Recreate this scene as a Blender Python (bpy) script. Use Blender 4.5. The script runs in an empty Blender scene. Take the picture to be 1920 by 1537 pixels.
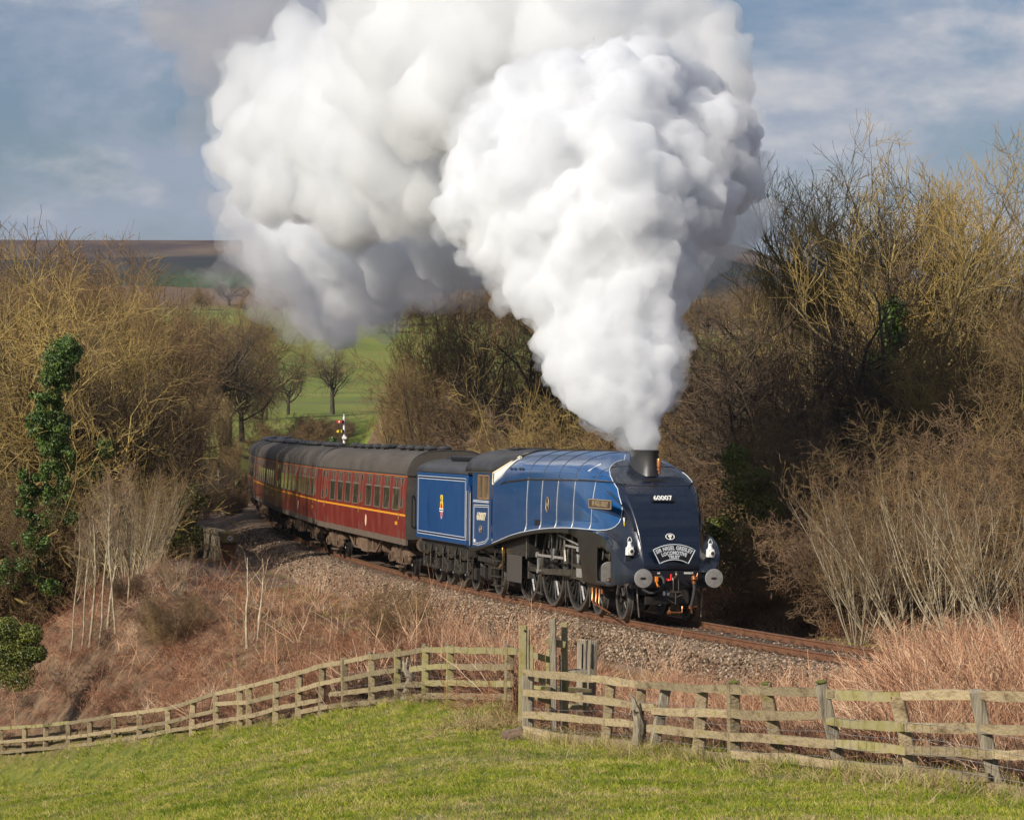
import bpy, bmesh, math, random
import numpy as np
from mathutils import Vector, Matrix, noise as mnoise

SC = bpy.context.scene
COL = SC.collection
rnd = random.Random(7)
RNG = np.random.default_rng(7)

# ------------------------------------------------------------------ camera, world, sun, exposure
CAM_F, CAM_YH, CAM_H = 5645.4, 677.4, 6.14
cam_data = bpy.data.cameras.new('camera')
cam_data.sensor_width = 36.0
cam_data.sensor_fit = 'HORIZONTAL'
cam_data.lens = 36.0 * CAM_F / 1920.0
cam_data.clip_start = 0.5
cam_data.clip_end = 9000.0
camera = bpy.data.objects.new('camera', cam_data)
COL.objects.link(camera)
camera.location = (0, 0, CAM_H)
camera.rotation_euler = (math.radians(90) - math.atan((768.5 - CAM_YH) / CAM_F), 0, 0)
SC.camera = camera

SUN_EL = math.radians(32)
SUN_AZ = math.radians(42)          # how far the sun stands behind the camera, coming from the left
sun_dir = Vector((-math.cos(SUN_AZ) * math.cos(SUN_EL), -math.sin(SUN_AZ) * math.cos(SUN_EL), math.sin(SUN_EL)))
sun_data = bpy.data.lights.new('sun', 'SUN')
sun_data.energy = 5.0
sun_data.angle = math.radians(0.53)
sun_data.color = (1.0, 0.92, 0.80)
sun = bpy.data.objects.new('sun', sun_data)
COL.objects.link(sun)
sun.rotation_euler = sun_dir.to_track_quat('Z', 'Y').to_euler()
sun.location = (-40, -40, 60)

world = bpy.data.worlds.new('World')
SC.world = world
world.use_nodes = True
WN, WL = world.node_tree.nodes, world.node_tree.links
for n in list(WN):
    WN.remove(n)
w_out = WN.new('ShaderNodeOutputWorld')
w_bg = WN.new('ShaderNodeBackground')
SKY_STRENGTH = 0.09
w_bg.inputs['Strength'].default_value = SKY_STRENGTH
w_sky = WN.new('ShaderNodeTexSky')
w_sky.sky_type = 'NISHITA'
w_sky.sun_disc = False
w_sky.sun_elevation = SUN_EL
w_sky.sun_rotation = math.atan2(sun_dir.x, sun_dir.y)
w_sky.altitude = 150
w_sky.air_density = 1.1
w_sky.dust_density = 0.6
w_sky.ozone_density = 1.4
w_tc = WN.new('ShaderNodeTexCoord')
w_sep = WN.new('ShaderNodeSeparateXYZ')
WL.new(w_tc.outputs['Generated'], w_sep.inputs[0])


def wmath(op, a, b=None, clamp=False):
    n = WN.new('ShaderNodeMath')
    n.operation = op
    n.use_clamp = clamp
    for i, v in enumerate((a, b)):
        if v is None:
            continue
        if isinstance(v, (int, float)):
            n.inputs[i].default_value = v
        else:
            WL.new(v, n.inputs[i])
    return n.outputs[0]


# stratified cloud: the direction stretched sideways, so layers lie flat above the horizon
w_map = WN.new('ShaderNodeMapping')
w_map.inputs['Scale'].default_value = (8.5, 8.5, 19.0)
w_map.inputs['Location'].default_value = (1.3, 0.2, 0.65)
WL.new(w_tc.outputs['Generated'], w_map.inputs[0])
w_n1 = WN.new('ShaderNodeTexNoise')
w_n1.inputs['Scale'].default_value = 1.15
w_n1.inputs['Detail'].default_value = 7.0
w_n1.inputs['Roughness'].default_value = 0.60
w_n1.inputs['Distortion'].default_value = 0.25
WL.new(w_map.outputs[0], w_n1.inputs['Vector'])
w_n2 = WN.new('ShaderNodeTexNoise')
w_n2.inputs['Scale'].default_value = 1.9
w_n2.inputs['Detail'].default_value = 5.0
w_n2.inputs['Roughness'].default_value = 0.55
WL.new(w_map.outputs[0], w_n2.inputs['Vector'])
w_r1 = WN.new('ShaderNodeMapRange')
w_r1.interpolation_type = 'SMOOTHSTEP'
w_r1.inputs['From Min'].default_value = 0.37
w_r1.inputs['From Max'].default_value = 0.60
w_r1.inputs['To Min'].default_value = 0.05
w_r1.inputs['To Max'].default_value = 0.85
WL.new(w_n1.outputs['Fac'], w_r1.inputs['Value'])
w_r2 = WN.new('ShaderNodeMapRange')
w_r2.interpolation_type = 'SMOOTHSTEP'
w_r2.inputs['From Min'].default_value = 0.48
w_r2.inputs['From Max'].default_value = 0.70
WL.new(w_n2.outputs['Fac'], w_r2.inputs['Value'])
K = 1.0 / SKY_STRENGTH
w_cloud = WN.new('ShaderNodeMix')
w_cloud.data_type = 'RGBA'
w_cloud.inputs['A'].default_value = (0.315 * K, 0.36 * K, 0.455 * K, 1)
w_cloud.inputs['B'].default_value = (0.60 * K, 0.585 * K, 0.60 * K, 1)
WL.new(w_r2.outputs[0], w_cloud.inputs['Factor'])
w_tint = WN.new('ShaderNodeMix')
w_tint.data_type = 'RGBA'
w_tint.blend_type = 'MULTIPLY'
w_tint.inputs['Factor'].default_value = 1.0
w_tint.inputs['B'].default_value = (0.40, 0.47, 0.64, 1)
WL.new(w_sky.outputs[0], w_tint.inputs['A'])
w_mix = WN.new('ShaderNodeMix')
w_mix.data_type = 'RGBA'
WL.new(w_r1.outputs[0], w_mix.inputs['Factor'])
WL.new(w_tint.outputs['Result'], w_mix.inputs['A'])
WL.new(w_cloud.outputs['Result'], w_mix.inputs['B'])
WL.new(w_mix.outputs['Result'], w_bg.inputs['Color'])
WL.new(w_bg.outputs[0], w_out.inputs[0])

SC.view_settings.view_transform = 'Standard'
SC.view_settings.look = 'None'
SC.view_settings.exposure = 0.16
SC.view_settings.gamma = 1.0
SC.view_settings.use_curve_mapping = False
SC.render.engine = 'CYCLES'
SC.cycles.use_denoising = True
SC.cycles.max_bounces = 16
SC.cycles.diffuse_bounces = 3
SC.cycles.glossy_bounces = 3
SC.cycles.transmission_bounces = 6
SC.cycles.transparent_max_bounces = 24
SC.cycles.volume_bounces = 14
SC.cycles.caustics_reflective = False
SC.cycles.caustics_refractive = False


# ------------------------------------------------------------------ helpers
def P(px, py, d):
    """a point of the place: direction measured on the photograph, distance d ahead of the camera"""
    return ((px - 960.0) / CAM_F * d, d, CAM_H - (py - CAM_YH) / CAM_F * d)


def tag(o, label=None, cat=None, group=None, kind=None):
    if label: o['label'] = label
    if cat: o['category'] = cat
    if group: o['group'] = group
    if kind: o['kind'] = kind
    return o


def empty(name, loc=(0, 0, 0), mat=None):
    o = bpy.data.objects.new(name, None)
    COL.objects.link(o)
    o.empty_display_size = 0.3
    if mat is not None:
        o.matrix_world = mat
    else:
        o.location = loc
    return o


def link(name, me, parent=None, mat=None):
    o = bpy.data.objects.new(name, me)
    COL.objects.link(o)
    if parent is not None:
        o.parent = parent
    if mat is not None and me is not None and len(me.materials) == 0:
        me.materials.append(mat)
    return o


def copy_tree(o, parent=None):
    c = o.copy()
    COL.objects.link(c)
    if parent is not None:
        c.parent = parent
    for ch in o.children:
        copy_tree(ch, c)
    return c


class MB:
    """collects shapes and links them as one mesh"""
    def __init__(self):
        self.v, self.f, self.m = [], [], []
        self.cm = 0

    def add(self, vs, fs):
        b = len(self.v)
        self.v.extend([tuple(map(float, q)) for q in vs])
        self.f.extend([tuple(i + b for i in f) for f in fs])
        self.m.extend([self.cm] * len(fs))
        return self

    def box(self, c, s, rot=None, taper=None):
        x, y, z = s[0] / 2, s[1] / 2, s[2] / 2
        vs = [Vector((sx * x, sy * y, sz * z)) for sz in (-1, 1) for sy in (-1, 1) for sx in (-1, 1)]
        if taper:
            for q in vs[4:]:
                q.x *= taper[0]
                q.y *= taper[1]
        if rot is not None:
            vs = [rot @ q for q in vs]
        c = Vector(c)
        return self.add([q + c for q in vs], [(0, 2, 3, 1), (4, 5, 7, 6), (0, 1, 5, 4), (2, 6, 7, 3), (0, 4, 6, 2), (1, 3, 7, 5)])

    def bbox(self, a, b):
        return self.box([(p + q) / 2 for p, q in zip(a, b)], [abs(q - p) for p, q in zip(a, b)])

    def bar(self, a, b, w, h, up=(0, 0, 1)):
        a, b = Vector(a), Vector(b)
        d = b - a
        L = d.length
        if L < 1e-6: return self
        x = d.normalized()
        y = Vector(up).cross(x)
        if y.length < 1e-4: y = Vector((0, 1, 0)).cross(x)
        y.normalize()
        z = x.cross(y)
        R = Matrix((x, y, z)).transposed()
        return self.box((a + b) / 2, (L, w, h), R)

    def tube(self, pts, r, n=8, cap=True):
        pts = [Vector(q) for q in pts]
        rs = r if isinstance(r, (list, tuple)) else [r] * len(pts)
        t0 = (pts[1] - pts[0]).normalized()
        ref = Vector((0, 0, 1)) if abs(t0.z) < 0.9 else Vector((1, 0, 0))
        vs, fs = [], []
        for i, q in enumerate(pts):
            t = (pts[min(i + 1, len(pts) - 1)] - pts[max(i - 1, 0)]).normalized()
            u = ref - t * ref.dot(t)
            if u.length < 1e-4: u = t.orthogonal()
            u.normalize()
            ref = u
            w = t.cross(u)
            for k in range(n):
                a = 2 * math.pi * k / n
                vs.append(q + (u * math.cos(a) + w * math.sin(a)) * rs[i])
        for i in range(len(pts) - 1):
            for k in range(n):
                k2 = (k + 1) % n
                fs.append((i * n + k, i * n + k2, (i + 1) * n + k2, (i + 1) * n + k))
        if cap:
            fs.append(tuple(range(n - 1, -1, -1)))
            fs.append(tuple((len(pts) - 1) * n + k for k in range(n)))
        return self.add(vs, fs)

    def cyl(self, a, b, r, n=16, r2=None):
        return self.tube([a, b], [r, r if r2 is None else r2], n)

    def lathe(self, prof, c=(0, 0, 0), axis='z', n=16, cap=True):
        """prof: (radius, height) pairs"""
        vs, fs = [], []
        for (r, h) in prof:
            for k in range(n):
                a = 2 * math.pi * k / n
                p = (r * math.cos(a), r * math.sin(a), h)
                if axis == 'x': p = (p[2], p[0], p[1])
                elif axis == 'y': p = (p[1], p[2], p[0])
                vs.append((p[0] + c[0], p[1] + c[1], p[2] + c[2]))
        for i in range(len(prof) - 1):
            for k in range(n):
                k2 = (k + 1) % n
                fs.append((i * n + k, i * n + k2, (i + 1) * n + k2, (i + 1) * n + k))
        if cap:
            fs.append(tuple(range(n - 1, -1, -1)))
            fs.append(tuple((len(prof) - 1) * n + k for k in range(n)))
        return self.add(vs, fs)

    def prism(self, poly, off, depth_axis='y', d0=0.0, d1=0.1):
        """poly in the plane left when depth_axis is taken out, extruded between d0 and d1"""
        def mk(p, d):
            if depth_axis == 'y': return (p[0] + off[0], d + off[1], p[1] + off[2])
            if depth_axis == 'x': return (d + off[0], p[0] + off[1], p[1] + off[2])
            return (p[0] + off[0], p[1] + off[1], d + off[2])
        n = len(poly)
        vs = [mk(p, d0) for p in poly] + [mk(p, d1) for p in poly]
        fs = [tuple(range(n - 1, -1, -1)), tuple(range(n, 2 * n))]
        for k in range(n):
            k2 = (k + 1) % n
            fs.append((k, k2, n + k2, n + k))
        return self.add(vs, fs)

    def loft(self, rings, closed=False, cap=False):
        n = len(rings[0])
        vs = [q for r in rings for q in r]
        fs = []
        for i in range(len(rings) - 1):
            for k in range(n if closed else n - 1):
                k2 = (k + 1) % n
                fs.append((i * n + k, i * n + k2, (i + 1) * n + k2, (i + 1) * n + k))
        if cap:
            fs.append(tuple(range(n - 1, -1, -1)))
            fs.append(tuple((len(rings) - 1) * n + k for k in range(n)))
        return self.add(vs, fs)

    def mesh(self, name, mats, smooth=None, fix=True):
        me = bpy.data.meshes.new(name)
        me.from_pydata(self.v, [], self.f)
        for m in (mats if isinstance(mats, (list, tuple)) else [mats]):
            me.materials.append(m)
        if any(self.m):
            me.polygons.foreach_set('material_index', self.m)
        if fix:
            bm = bmesh.new()
            bm.from_mesh(me)
            bmesh.ops.recalc_face_normals(bm, faces=bm.faces)
            bm.to_mesh(me)
            bm.free()
        if smooth is not None:
            me.polygons.foreach_set('use_smooth', [True] * len(me.polygons))
            me.set_sharp_from_angle(angle=math.radians(smooth))
        me.update()
        return me

    def build(self, name, mats, parent=None, smooth=None, bevel=None, fix=True):
        o = link(name, self.mesh(name, mats, smooth, fix), parent)
        if bevel:
            b = o.modifiers.new('bevel', 'BEVEL')
            b.width = bevel
            b.segments = 2
            b.limit_method = 'ANGLE'
            b.angle_limit = math.radians(40)
        return o


# ------------------------------------------------------------------ materials
def pbr(name, col, rough=0.6, metal=0.0, coat=0.0, spec=0.5):
    m = bpy.data.materials.new(name)
    m.use_nodes = True
    b = m.node_tree.nodes['Principled BSDF']
    b.inputs['Base Color'].default_value = (*col, 1)
    b.inputs['Roughness'].default_value = rough
    b.inputs['Metallic'].default_value = metal
    b.inputs['Coat Weight'].default_value = coat
    b.inputs['Coat Roughness'].default_value = 0.06
    b.inputs['Specular IOR Level'].default_value = spec
    return m


def noisy(name, cols, scale=3.0, rough=0.8, detail=6, metal=0.0, coat=0.0, bump=0.0, bscale=None, stretch=(1, 1, 1), rnd_amt=0.0,
          coords='Object', lo=0.3, hi=0.7, attr=None, rough_var=0.0, spec=0.5, nrough=0.6):
    """procedural colour: a ramp of colours over noise; per object variation from the object's own random number"""
    m = pbr(name, cols[0], rough, metal, coat, spec)
    nt = m.node_tree
    N, L = nt.nodes, nt.links
    b = N['Principled BSDF']
    tc = N.new('ShaderNodeTexCoord')
    mp = N.new('ShaderNodeMapping')
    mp.inputs['Scale'].default_value = stretch
    L.new(tc.outputs[coords], mp.inputs[0])
    nz = N.new('ShaderNodeTexNoise')
    nz.inputs['Scale'].default_value = scale
    nz.inputs['Detail'].default_value = detail
    nz.inputs['Roughness'].default_value = nrough
    L.new(mp.outputs[0], nz.inputs['Vector'])
    cr = N.new('ShaderNodeValToRGB')
    while len(cr.color_ramp.elements) < len(cols):
        cr.color_ramp.elements.new(0.5)
    for i, c in enumerate(cols):
        e = cr.color_ramp.elements[i]
        e.position = lo + (hi - lo) * i / max(1, len(cols) - 1)
        e.color = (*c, 1)
    L.new(nz.outputs['Fac'], cr.inputs[0])
    out = cr.outputs[0]
    if rnd_amt:
        oi = N.new('ShaderNodeObjectInfo')
        mr = N.new('ShaderNodeMapRange')
        mr.inputs['To Min'].default_value = 1 - rnd_amt
        mr.inputs['To Max'].default_value = 1 + rnd_amt
        L.new(oi.outputs['Random'], mr.inputs['Value'])
        mx = N.new('ShaderNodeVectorMath')
        mx.operation = 'SCALE'
        L.new(out, mx.inputs[0])
        L.new(mr.outputs[0], mx.inputs['Scale'])
        out = mx.outputs[0]
    L.new(out, b.inputs['Base Color'])
    if rough_var:
        mr = N.new('ShaderNodeMapRange')
        mr.inputs['To Min'].default_value = rough - rough_var
        mr.inputs['To Max'].default_value = rough + rough_var
        L.new(nz.outputs['Fac'], mr.inputs['Value'])
        L.new(mr.outputs[0], b.inputs['Roughness'])
    if bump:
        n2 = N.new('ShaderNodeTexNoise')
        n2.inputs['Scale'].default_value = bscale or scale * 4
        n2.inputs['Detail'].default_value = 5
        L.new(mp.outputs[0], n2.inputs['Vector'])
        bp = N.new('ShaderNodeBump')
        bp.inputs['Strength'].default_value = 1.0
        bp.inputs['Distance'].default_value = bump
        L.new(n2.outputs['Fac'], bp.inputs['Height'])
        L.new(bp.outputs[0], b.inputs['Normal'])
    return m


M = {}
M['blue'] = noisy('loco_blue_paint', [(0.0010, 0.0508, 0.1661), (0.0020, 0.0621, 0.2025)], 1.6, 0.22, coat=1.0, bump=0.010, bscale=0.9, lo=0.35, hi=0.65, rough_var=0.08)
M['blue_tender'] = noisy('tender_blue_paint', [(0.0040, 0.0437, 0.1510), (0.0060, 0.0599, 0.1936), (0.0120, 0.0599, 0.1704)], 2.2, 0.35, coat=0.2, bump=0.003, bscale=1.2, stretch=(1, 1, 0.35), rough_var=0.1)
M['black'] = noisy('loco_black_paint', [(0.008, 0.010, 0.016), (0.014, 0.018, 0.030)], 2.0, 0.25, coat=0.7, bump=0.003, bscale=1.0, rough_var=0.08)
M['nose_sky_black'] = noisy('nose_black_sky_tint', [(0.003, 0.007, 0.018), (0.006, 0.012, 0.028)], 2.0, 0.28, coat=0.5, bump=0.008, bscale=0.9, rough_var=0.06)  # black paint with the sky's blue reflection put into its colour
M['valance'] = noisy('valance_black', [(0.0108, 0.0096, 0.0078), (0.0210, 0.0186, 0.0144)], 3.0, 0.38, coat=0.3, bump=0.003, rough_var=0.1)
M['frame_black'] = noisy('frame_grime', [(0.0091, 0.0084, 0.0077), (0.0224, 0.0189, 0.0147), (0.0350, 0.0280, 0.0210)], 5.0, 0.55, bump=0.004, rough_var=0.15)
M['wheel'] = noisy('wheel_black', [(0.012, 0.011, 0.011), (0.032, 0.029, 0.025)], 6.0, 0.4, bump=0.002, rough_var=0.1)
M['tyre'] = noisy('steel_tyre', [(0.10, 0.09, 0.08), (0.2, 0.18, 0.155)], 6.0, 0.42, metal=0.6)
M['steel'] = noisy('bright_steel', [(0.30, 0.285, 0.26), (0.46, 0.44, 0.41)], 8.0, 0.42, metal=0.45, bump=0.002)
M['rod'] = noisy('oiled_steel', [(0.0850, 0.0747, 0.0576), (0.2040, 0.1784, 0.1440)], 7.0, 0.36, metal=0.75, bump=0.002)
M['copper'] = pbr('copper', (0.60, 0.24, 0.09), 0.32, 0.8)
M['brass'] = pbr('brass', (0.58, 0.34, 0.10), 0.32, 0.8)
M['bronze'] = noisy('dark_bronze_plate', [(0.055, 0.035, 0.022), (0.10, 0.065, 0.04)], 30, 0.5, metal=0.3)
M['cream'] = pbr('cream_paint', (0.72, 0.63, 0.42), 0.5)
M['white'] = pbr('white_paint', (0.80, 0.79, 0.75), 0.45)
M['lining'] = pbr('white_lining', (0.62, 0.66, 0.70), 0.4)
M['lining_black'] = pbr('black_lining', (0.01, 0.01, 0.014), 0.4)
M['red'] = pbr('red_paint', (0.70, 0.02, 0.012), 0.4)
M['orange'] = pbr('orange_paint', (0.80, 0.25, 0.02), 0.45)
M['yellow'] = pbr('yellow_paint', (0.82, 0.60, 0.03), 0.45)
M['rubber'] = pbr('hose_rubber', (0.035, 0.036, 0.038), 0.6, spec=0.3)
M['glass'] = noisy('window_glass', [(0.03, 0.032, 0.022), (0.09, 0.085, 0.055), (0.11, 0.10, 0.07), (0.34, 0.30, 0.20)], 2.1, 0.08, coat=1.0, stretch=(1.5, 1, 1))
M['sky_glass'] = pbr('spectacle_glass_sky_white', (0.62, 0.62, 0.58), 0.15, 0.0, 0.6)  # white sky reflection put into the pane's own colour
M['cab_roof'] = noisy('cab_roof_black', [(0.022, 0.022, 0.024), (0.045, 0.043, 0.042)], 2.0, 0.42, bump=0.003)
M['maroon'] = noisy('carriage_maroon', [(0.1318, 0.0162, 0.0119), (0.1700, 0.0234, 0.0161), (0.1955, 0.0450, 0.0323)], 1.4, 0.42, coat=0.12, bump=0.003, bscale=1.0, stretch=(1, 1, 0.45), rnd_amt=0.12, rough_var=0.1)
M['coach_roof'] = noisy('carriage_roof_grey', [(0.040, 0.033, 0.027), (0.075, 0.063, 0.052)], 1.2, 0.8, bump=0.004, stretch=(0.5, 2, 1), rnd_amt=0.18)
M['coach_end'] = noisy('carriage_end_grey', [(0.040, 0.038, 0.034), (0.075, 0.068, 0.058)], 2.5, 0.6)
M['underframe'] = noisy('brake_dust_brown', [(0.075, 0.045, 0.026), (0.13, 0.082, 0.050), (0.17, 0.115, 0.075)], 4.0, 0.85, bump=0.006)
M['solebar'] = noisy('solebar_brown', [(0.085, 0.060, 0.042), (0.13, 0.098, 0.072)], 3.0, 0.8, bump=0.004)
M['coach_line'] = pbr('carriage_yellow_line', (0.72, 0.30, 0.025), 0.45)
M['coach_line_dull'] = pbr('carriage_orange_line', (0.42, 0.13, 0.04), 0.5)
M['win_frame'] = pbr('window_frame_grey', (0.22, 0.19, 0.15), 0.45, 0.3)
M['rail_side'] = noisy('rusty_rail', [(0.085, 0.036, 0.016), (0.145, 0.062, 0.028), (0.18, 0.085, 0.04)], 5.0, 0.75, bump=0.004, coords='Object')
M['rail_head'] = pbr('worn_rail_head', (0.26, 0.17, 0.11), 0.38, 0.7)
M['sleeper'] = noisy('old_sleeper', [(0.055, 0.038, 0.026), (0.11, 0.08, 0.055)], 5.0, 0.9, bump=0.008, stretch=(1, 1, 1), rnd_amt=0.15)
M['chair'] = noisy('rail_chair_iron', [(0.07, 0.032, 0.016), (0.12, 0.06, 0.03)], 9.0, 0.85)
M['fence'] = noisy('weathered_fence_wood', [(0.0655, 0.0426, 0.0199), (0.1661, 0.1200, 0.0623), (0.2535, 0.1935, 0.1091), (0.3146, 0.2477, 0.1496), (0.2185, 0.1780, 0.0530), (0.1923, 0.1393, 0.0748)], 4.5, 0.9, bump=0.02, bscale=20, stretch=(1.0, 1, 1.6), rnd_amt=0.28, lo=0.28, hi=0.72, nrough=0.72)
M['fence_green'] = noisy('algae_covered_post', [(0.1235, 0.1012, 0.0440), (0.2660, 0.2300, 0.0800), (0.3135, 0.2668, 0.1440), (0.1900, 0.1472, 0.0800)], 4.0, 0.88, bump=0.010, bscale=18, rnd_amt=0.12)
M['fence_grey'] = noisy('silvered_oak_post', [(0.1235, 0.1035, 0.0738), (0.2470, 0.2115, 0.1517), (0.3325, 0.2880, 0.2132)], 5.0, 0.9, bump=0.018, bscale=14, stretch=(3, 3, 0.5), rnd_amt=0.12)
M['wire'] = pbr('galvanised_wire', (0.30, 0.30, 0.29), 0.5, 0.6)
M['moss'] = noisy('moss', [(0.06, 0.07, 0.012), (0.16, 0.17, 0.03)], 20, 0.95, bump=0.01)


# ------------------------------------------------------------------ the line of the railway (s = metres back from the leading axle)
GRADE = 0.021885
CANT = 0.0178


def heading(s):
    if s <= 72:
        return math.radians(16.95 - 0.21423 * s + 1.1026e-3 * s * s) if s > -12 else math.radians(16.95 - 0.21423 * s + 0.158 - 0.026 * (s + 12))
    h72 = 16.95 - 0.21423 * 72 + 1.1026e-3 * 72 * 72
    k = min(s, 84) - 72
    a = h72 - 0.0555 * k
    if s > 84:
        a -= 0.085 * (s - 84)
    return math.radians(a)


S_MIN, S_MAX, S_STEP = -40.0, 240.0, 0.25
_ss = np.arange(S_MIN, S_MAX + 0.01, S_STEP)
_th = np.array([heading(s) for s in _ss])
_i0 = int(round(-S_MIN / S_STEP))
_cx = np.concatenate([[0], np.cumsum(-(np.sin(_th[1:]) + np.sin(_th[:-1])) / 2 * S_STEP)])
_cy = np.concatenate([[0], np.cumsum((np.cos(_th[1:]) + np.cos(_th[:-1])) / 2 * S_STEP)])
_cx += 3.4899 - _cx[_i0]
_cy += 71.6165 - _cy[_i0]


def track(s, lat=0.0, z=0.0):
    """world point beside the line: lat metres to the right (seen from the camera), z metres over the rail tops"""
    x = np.interp(s, _ss, _cx)
    y = np.interp(s, _ss, _cy)
    t = np.interp(s, _ss, _th)
    return Vector((float(x + math.cos(t) * lat), float(y + math.sin(t) * lat), float(-GRADE * s + z - CANT * max(-2, min(2, lat)))))


def vehicle_matrix(s, half=3.0):
    """origin at station s on the rail tops, x forward (down the picture), y to the picture's right, z up"""
    a, b = track(s - half), track(s + half)
    c = track(s)
    x = (a - b).normalized()
    th = float(np.interp(s, _ss, _th))
    y0 = Vector((math.cos(th), math.sin(th), -CANT))
    z = x.cross(y0).normalized()
    y = z.cross(x).normalized()
    m = Matrix((x, y, z)).transposed().to_4x4()
    m.translation = c
    return m


def track_near(X, Y):
    """signed offset and station of the nearest point of the line, for arrays"""
    X = np.asarray(X, float); Y = np.asarray(Y, float)
    sub = slice(None, None, 4)
    cx, cy, th, ss = _cx[sub], _cy[sub], _th[sub], _ss[sub]
    best = np.full(X.shape, 1e9); bi = np.zeros(X.shape, int)
    for i in range(len(cx)):
        d = (X - cx[i]) ** 2 + (Y - cy[i]) ** 2
        k = d < best
        best[k] = d[k]; bi[k] = i
    dx, dy = X - cx[bi], Y - cy[bi]
    lat = dx * np.cos(th[bi]) + dy * np.sin(th[bi])
    along = -dx * np.sin(th[bi]) + dy * np.cos(th[bi])
    s = ss[bi] + np.clip(along, -0.6, 0.6)
    dist = np.sqrt(best)
    lat = np.sign(lat) * np.maximum(np.abs(lat), np.where(dist > 3, dist, 0))
    return lat, s


# fence feet on the photograph and their distances (used by the ground and by the fences)
LEFT_FENCE = [(0, 1418, 1365, 94.0), (44, 1413, 1365, 91.8), (83, 1410, 1362, 89.8), (127, 1402, 1357, 87.5), (168, 1397, 1347, 85.4),
              (212, 1393, 1341, 83.1), (260, 1388, 1334, 80.7), (315, 1380, 1327, 77.9), (359, 1374, 1315, 75.6), (405, 1367, 1299, 73.2),
              (449, 1360, 1283, 71.0), (466, 1359, 1287, 70.1), (516, 1352, 1272, 67.5), (559, 1344, 1260, 65.3), (602, 1336, 1246, 63.1),
              (647, 1334, 1234, 60.8), (697, 1325, 1226, 58.2), (745, 1317, 1218, 55.7), (798, 1319, 1211, 53.0), (843, 1323, 1209, 50.7),
              (954, 1338, 1211, 45.0)]
RIGHT_FENCE = [(990, 1385, 1268, 41.0), (1066, 1392, 1275, 39.8), (1136, 1404, 1284, 38.8), (1192, 1413, 1287, 37.9), (1224, 1412, 1292, 37.4),
               (1305, 1414, 1300, 36.2), (1378, 1431, 1290, 35.3), (1456, 1428, 1294, 34.3), (1577, 1452, 1292, 33.0), (1706, 1452, 1300, 31.9),
               (1866, 1490, 1302, 31.0), (2040, 1520, 1312, 30.1), (2240, 1556, 1324, 29.2), (2460, 1596, 1338, 28.3)]

ctrl = []
for q in [(0, 1537, 47), (500, 1537, 31.5), (960, 1537, 27.5), (1400, 1537, 27), (1920, 1537, 26), (0, 1475, 66), (250, 1455, 58), (500, 1430, 47),
          (750, 1400, 41), (1100, 1450, 33.5), (1500, 1500, 30), (2300, 1560, 27), (-400, 1500, 80), (960, 1365, 42.5), (750, 1370, 49),
          (230, 1155, 92), (475, 1188, 82), (300, 1262, 85), (100, 1235, 97), (0, 1250, 104), (600, 1235, 77), (100, 1110, 122), (400, 1045, 112),
          (-300, 1200, 110), (800, 1215, 66), (560, 1168, 82), (700, 1195, 75),
          (1200, 1228, 66), (1050, 1195, 68), (1330, 1258, 62.5), (1350, 1300, 51), (1150, 1290, 54), (1600, 1356, 44), (1900, 1345, 42),
          (1750, 1300, 52), (1500, 1300, 50), (2200, 1350, 42), (1550, 1195, 66), (1600, 1180, 70), (1900, 1170, 72), (1700, 1120, 85),
          (540, 800, 262), (440, 822, 250), (650, 760, 335), (540, 745, 362), (600, 700, 450), (600, 640, 520), (440, 600, 560), (800, 622, 560),
          (1200, 640, 560), (1700, 650, 560), (560, 560, 700), (1400, 590, 700), (200, 560, 700), (100, 700, 400), (-600, 640, 560), (2400, 650, 560),
          (-600, 570, 700), (2400, 590, 700), (640, 830, 190), (-300, 870, 200), (100, 800, 260), (1200, 800, 220), (1900, 800, 220), (2600, 850, 180),
          (560, 545, 900), (1400, 570, 900), (-600, 550, 900), (2400, 570, 900)]:
    ctrl.append(P(*q))
for q in LEFT_FENCE[::2] + RIGHT_FENCE[::2]:
    ctrl.append(P(q[0], q[1], q[3]))
for s in (-34, -24, -14, -4, 8, 20, 32, 46, 60, 75, 90, 110):
    for lat, dz in ((-4.5, -0.62), (4.5, -0.5), (8.5, -0.35)):
        if lat < 0 and s > 20: dz = -0.9
        q = track(s, lat)
        ctrl.append((q.x, q.y, -GRADE * s + dz))
for q in [(0, 12, 4.1), (-4, 12, 3.9), (4, 12, 4.2), (0, 20, 3.0), (-7, 20, 2.2), (7, 20, 3.0), (-9, 13, 3.0), (9, 13, 4.0), (-30, 150, -5.5), (-40, 220, -5), (-18, 140, -4.0), (22, 110, 0.6), (34, 160, 2.0),
          (0, 112, -1.8), (2, 150, -2.5), (24, 60, 0.6), (30, 45, 1.5), (-30, 60, -5.0), (-40, 95, -8.0)]:
    ctrl.append(q)
ctrl = np.array(ctrl)


def _uv(X, Y):
    Yc = np.maximum(Y, 12.0)
    return np.stack([X / Yc * 3.2, np.log(Yc)], -1)


def _tps_k(r2):
    return np.where(r2 > 1e-12, 0.5 * r2 * np.log(np.maximum(r2, 1e-12)), 0.0)


_cuv = _uv(ctrl[:, 0], ctrl[:, 1])
_n = len(ctrl)
_A = np.zeros((_n + 3, _n + 3))
_d2 = ((_cuv[:, None, :] - _cuv[None]) ** 2).sum(-1)
_A[:_n, :_n] = _tps_k(_d2) + np.eye(_n) * 2e-4
_A[:_n, _n] = 1; _A[:_n, _n + 1:] = _cuv
_A[_n, :_n] = 1; _A[_n + 1:, :_n] = _cuv.T
# heights are solved as the angle under the camera, which stays well behaved from 12 m to 900 m
_sol = np.linalg.solve(_A, np.concatenate([(ctrl[:, 2] - CAM_H) / np.maximum(ctrl[:, 1], 12), [0, 0, 0]]))


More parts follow.
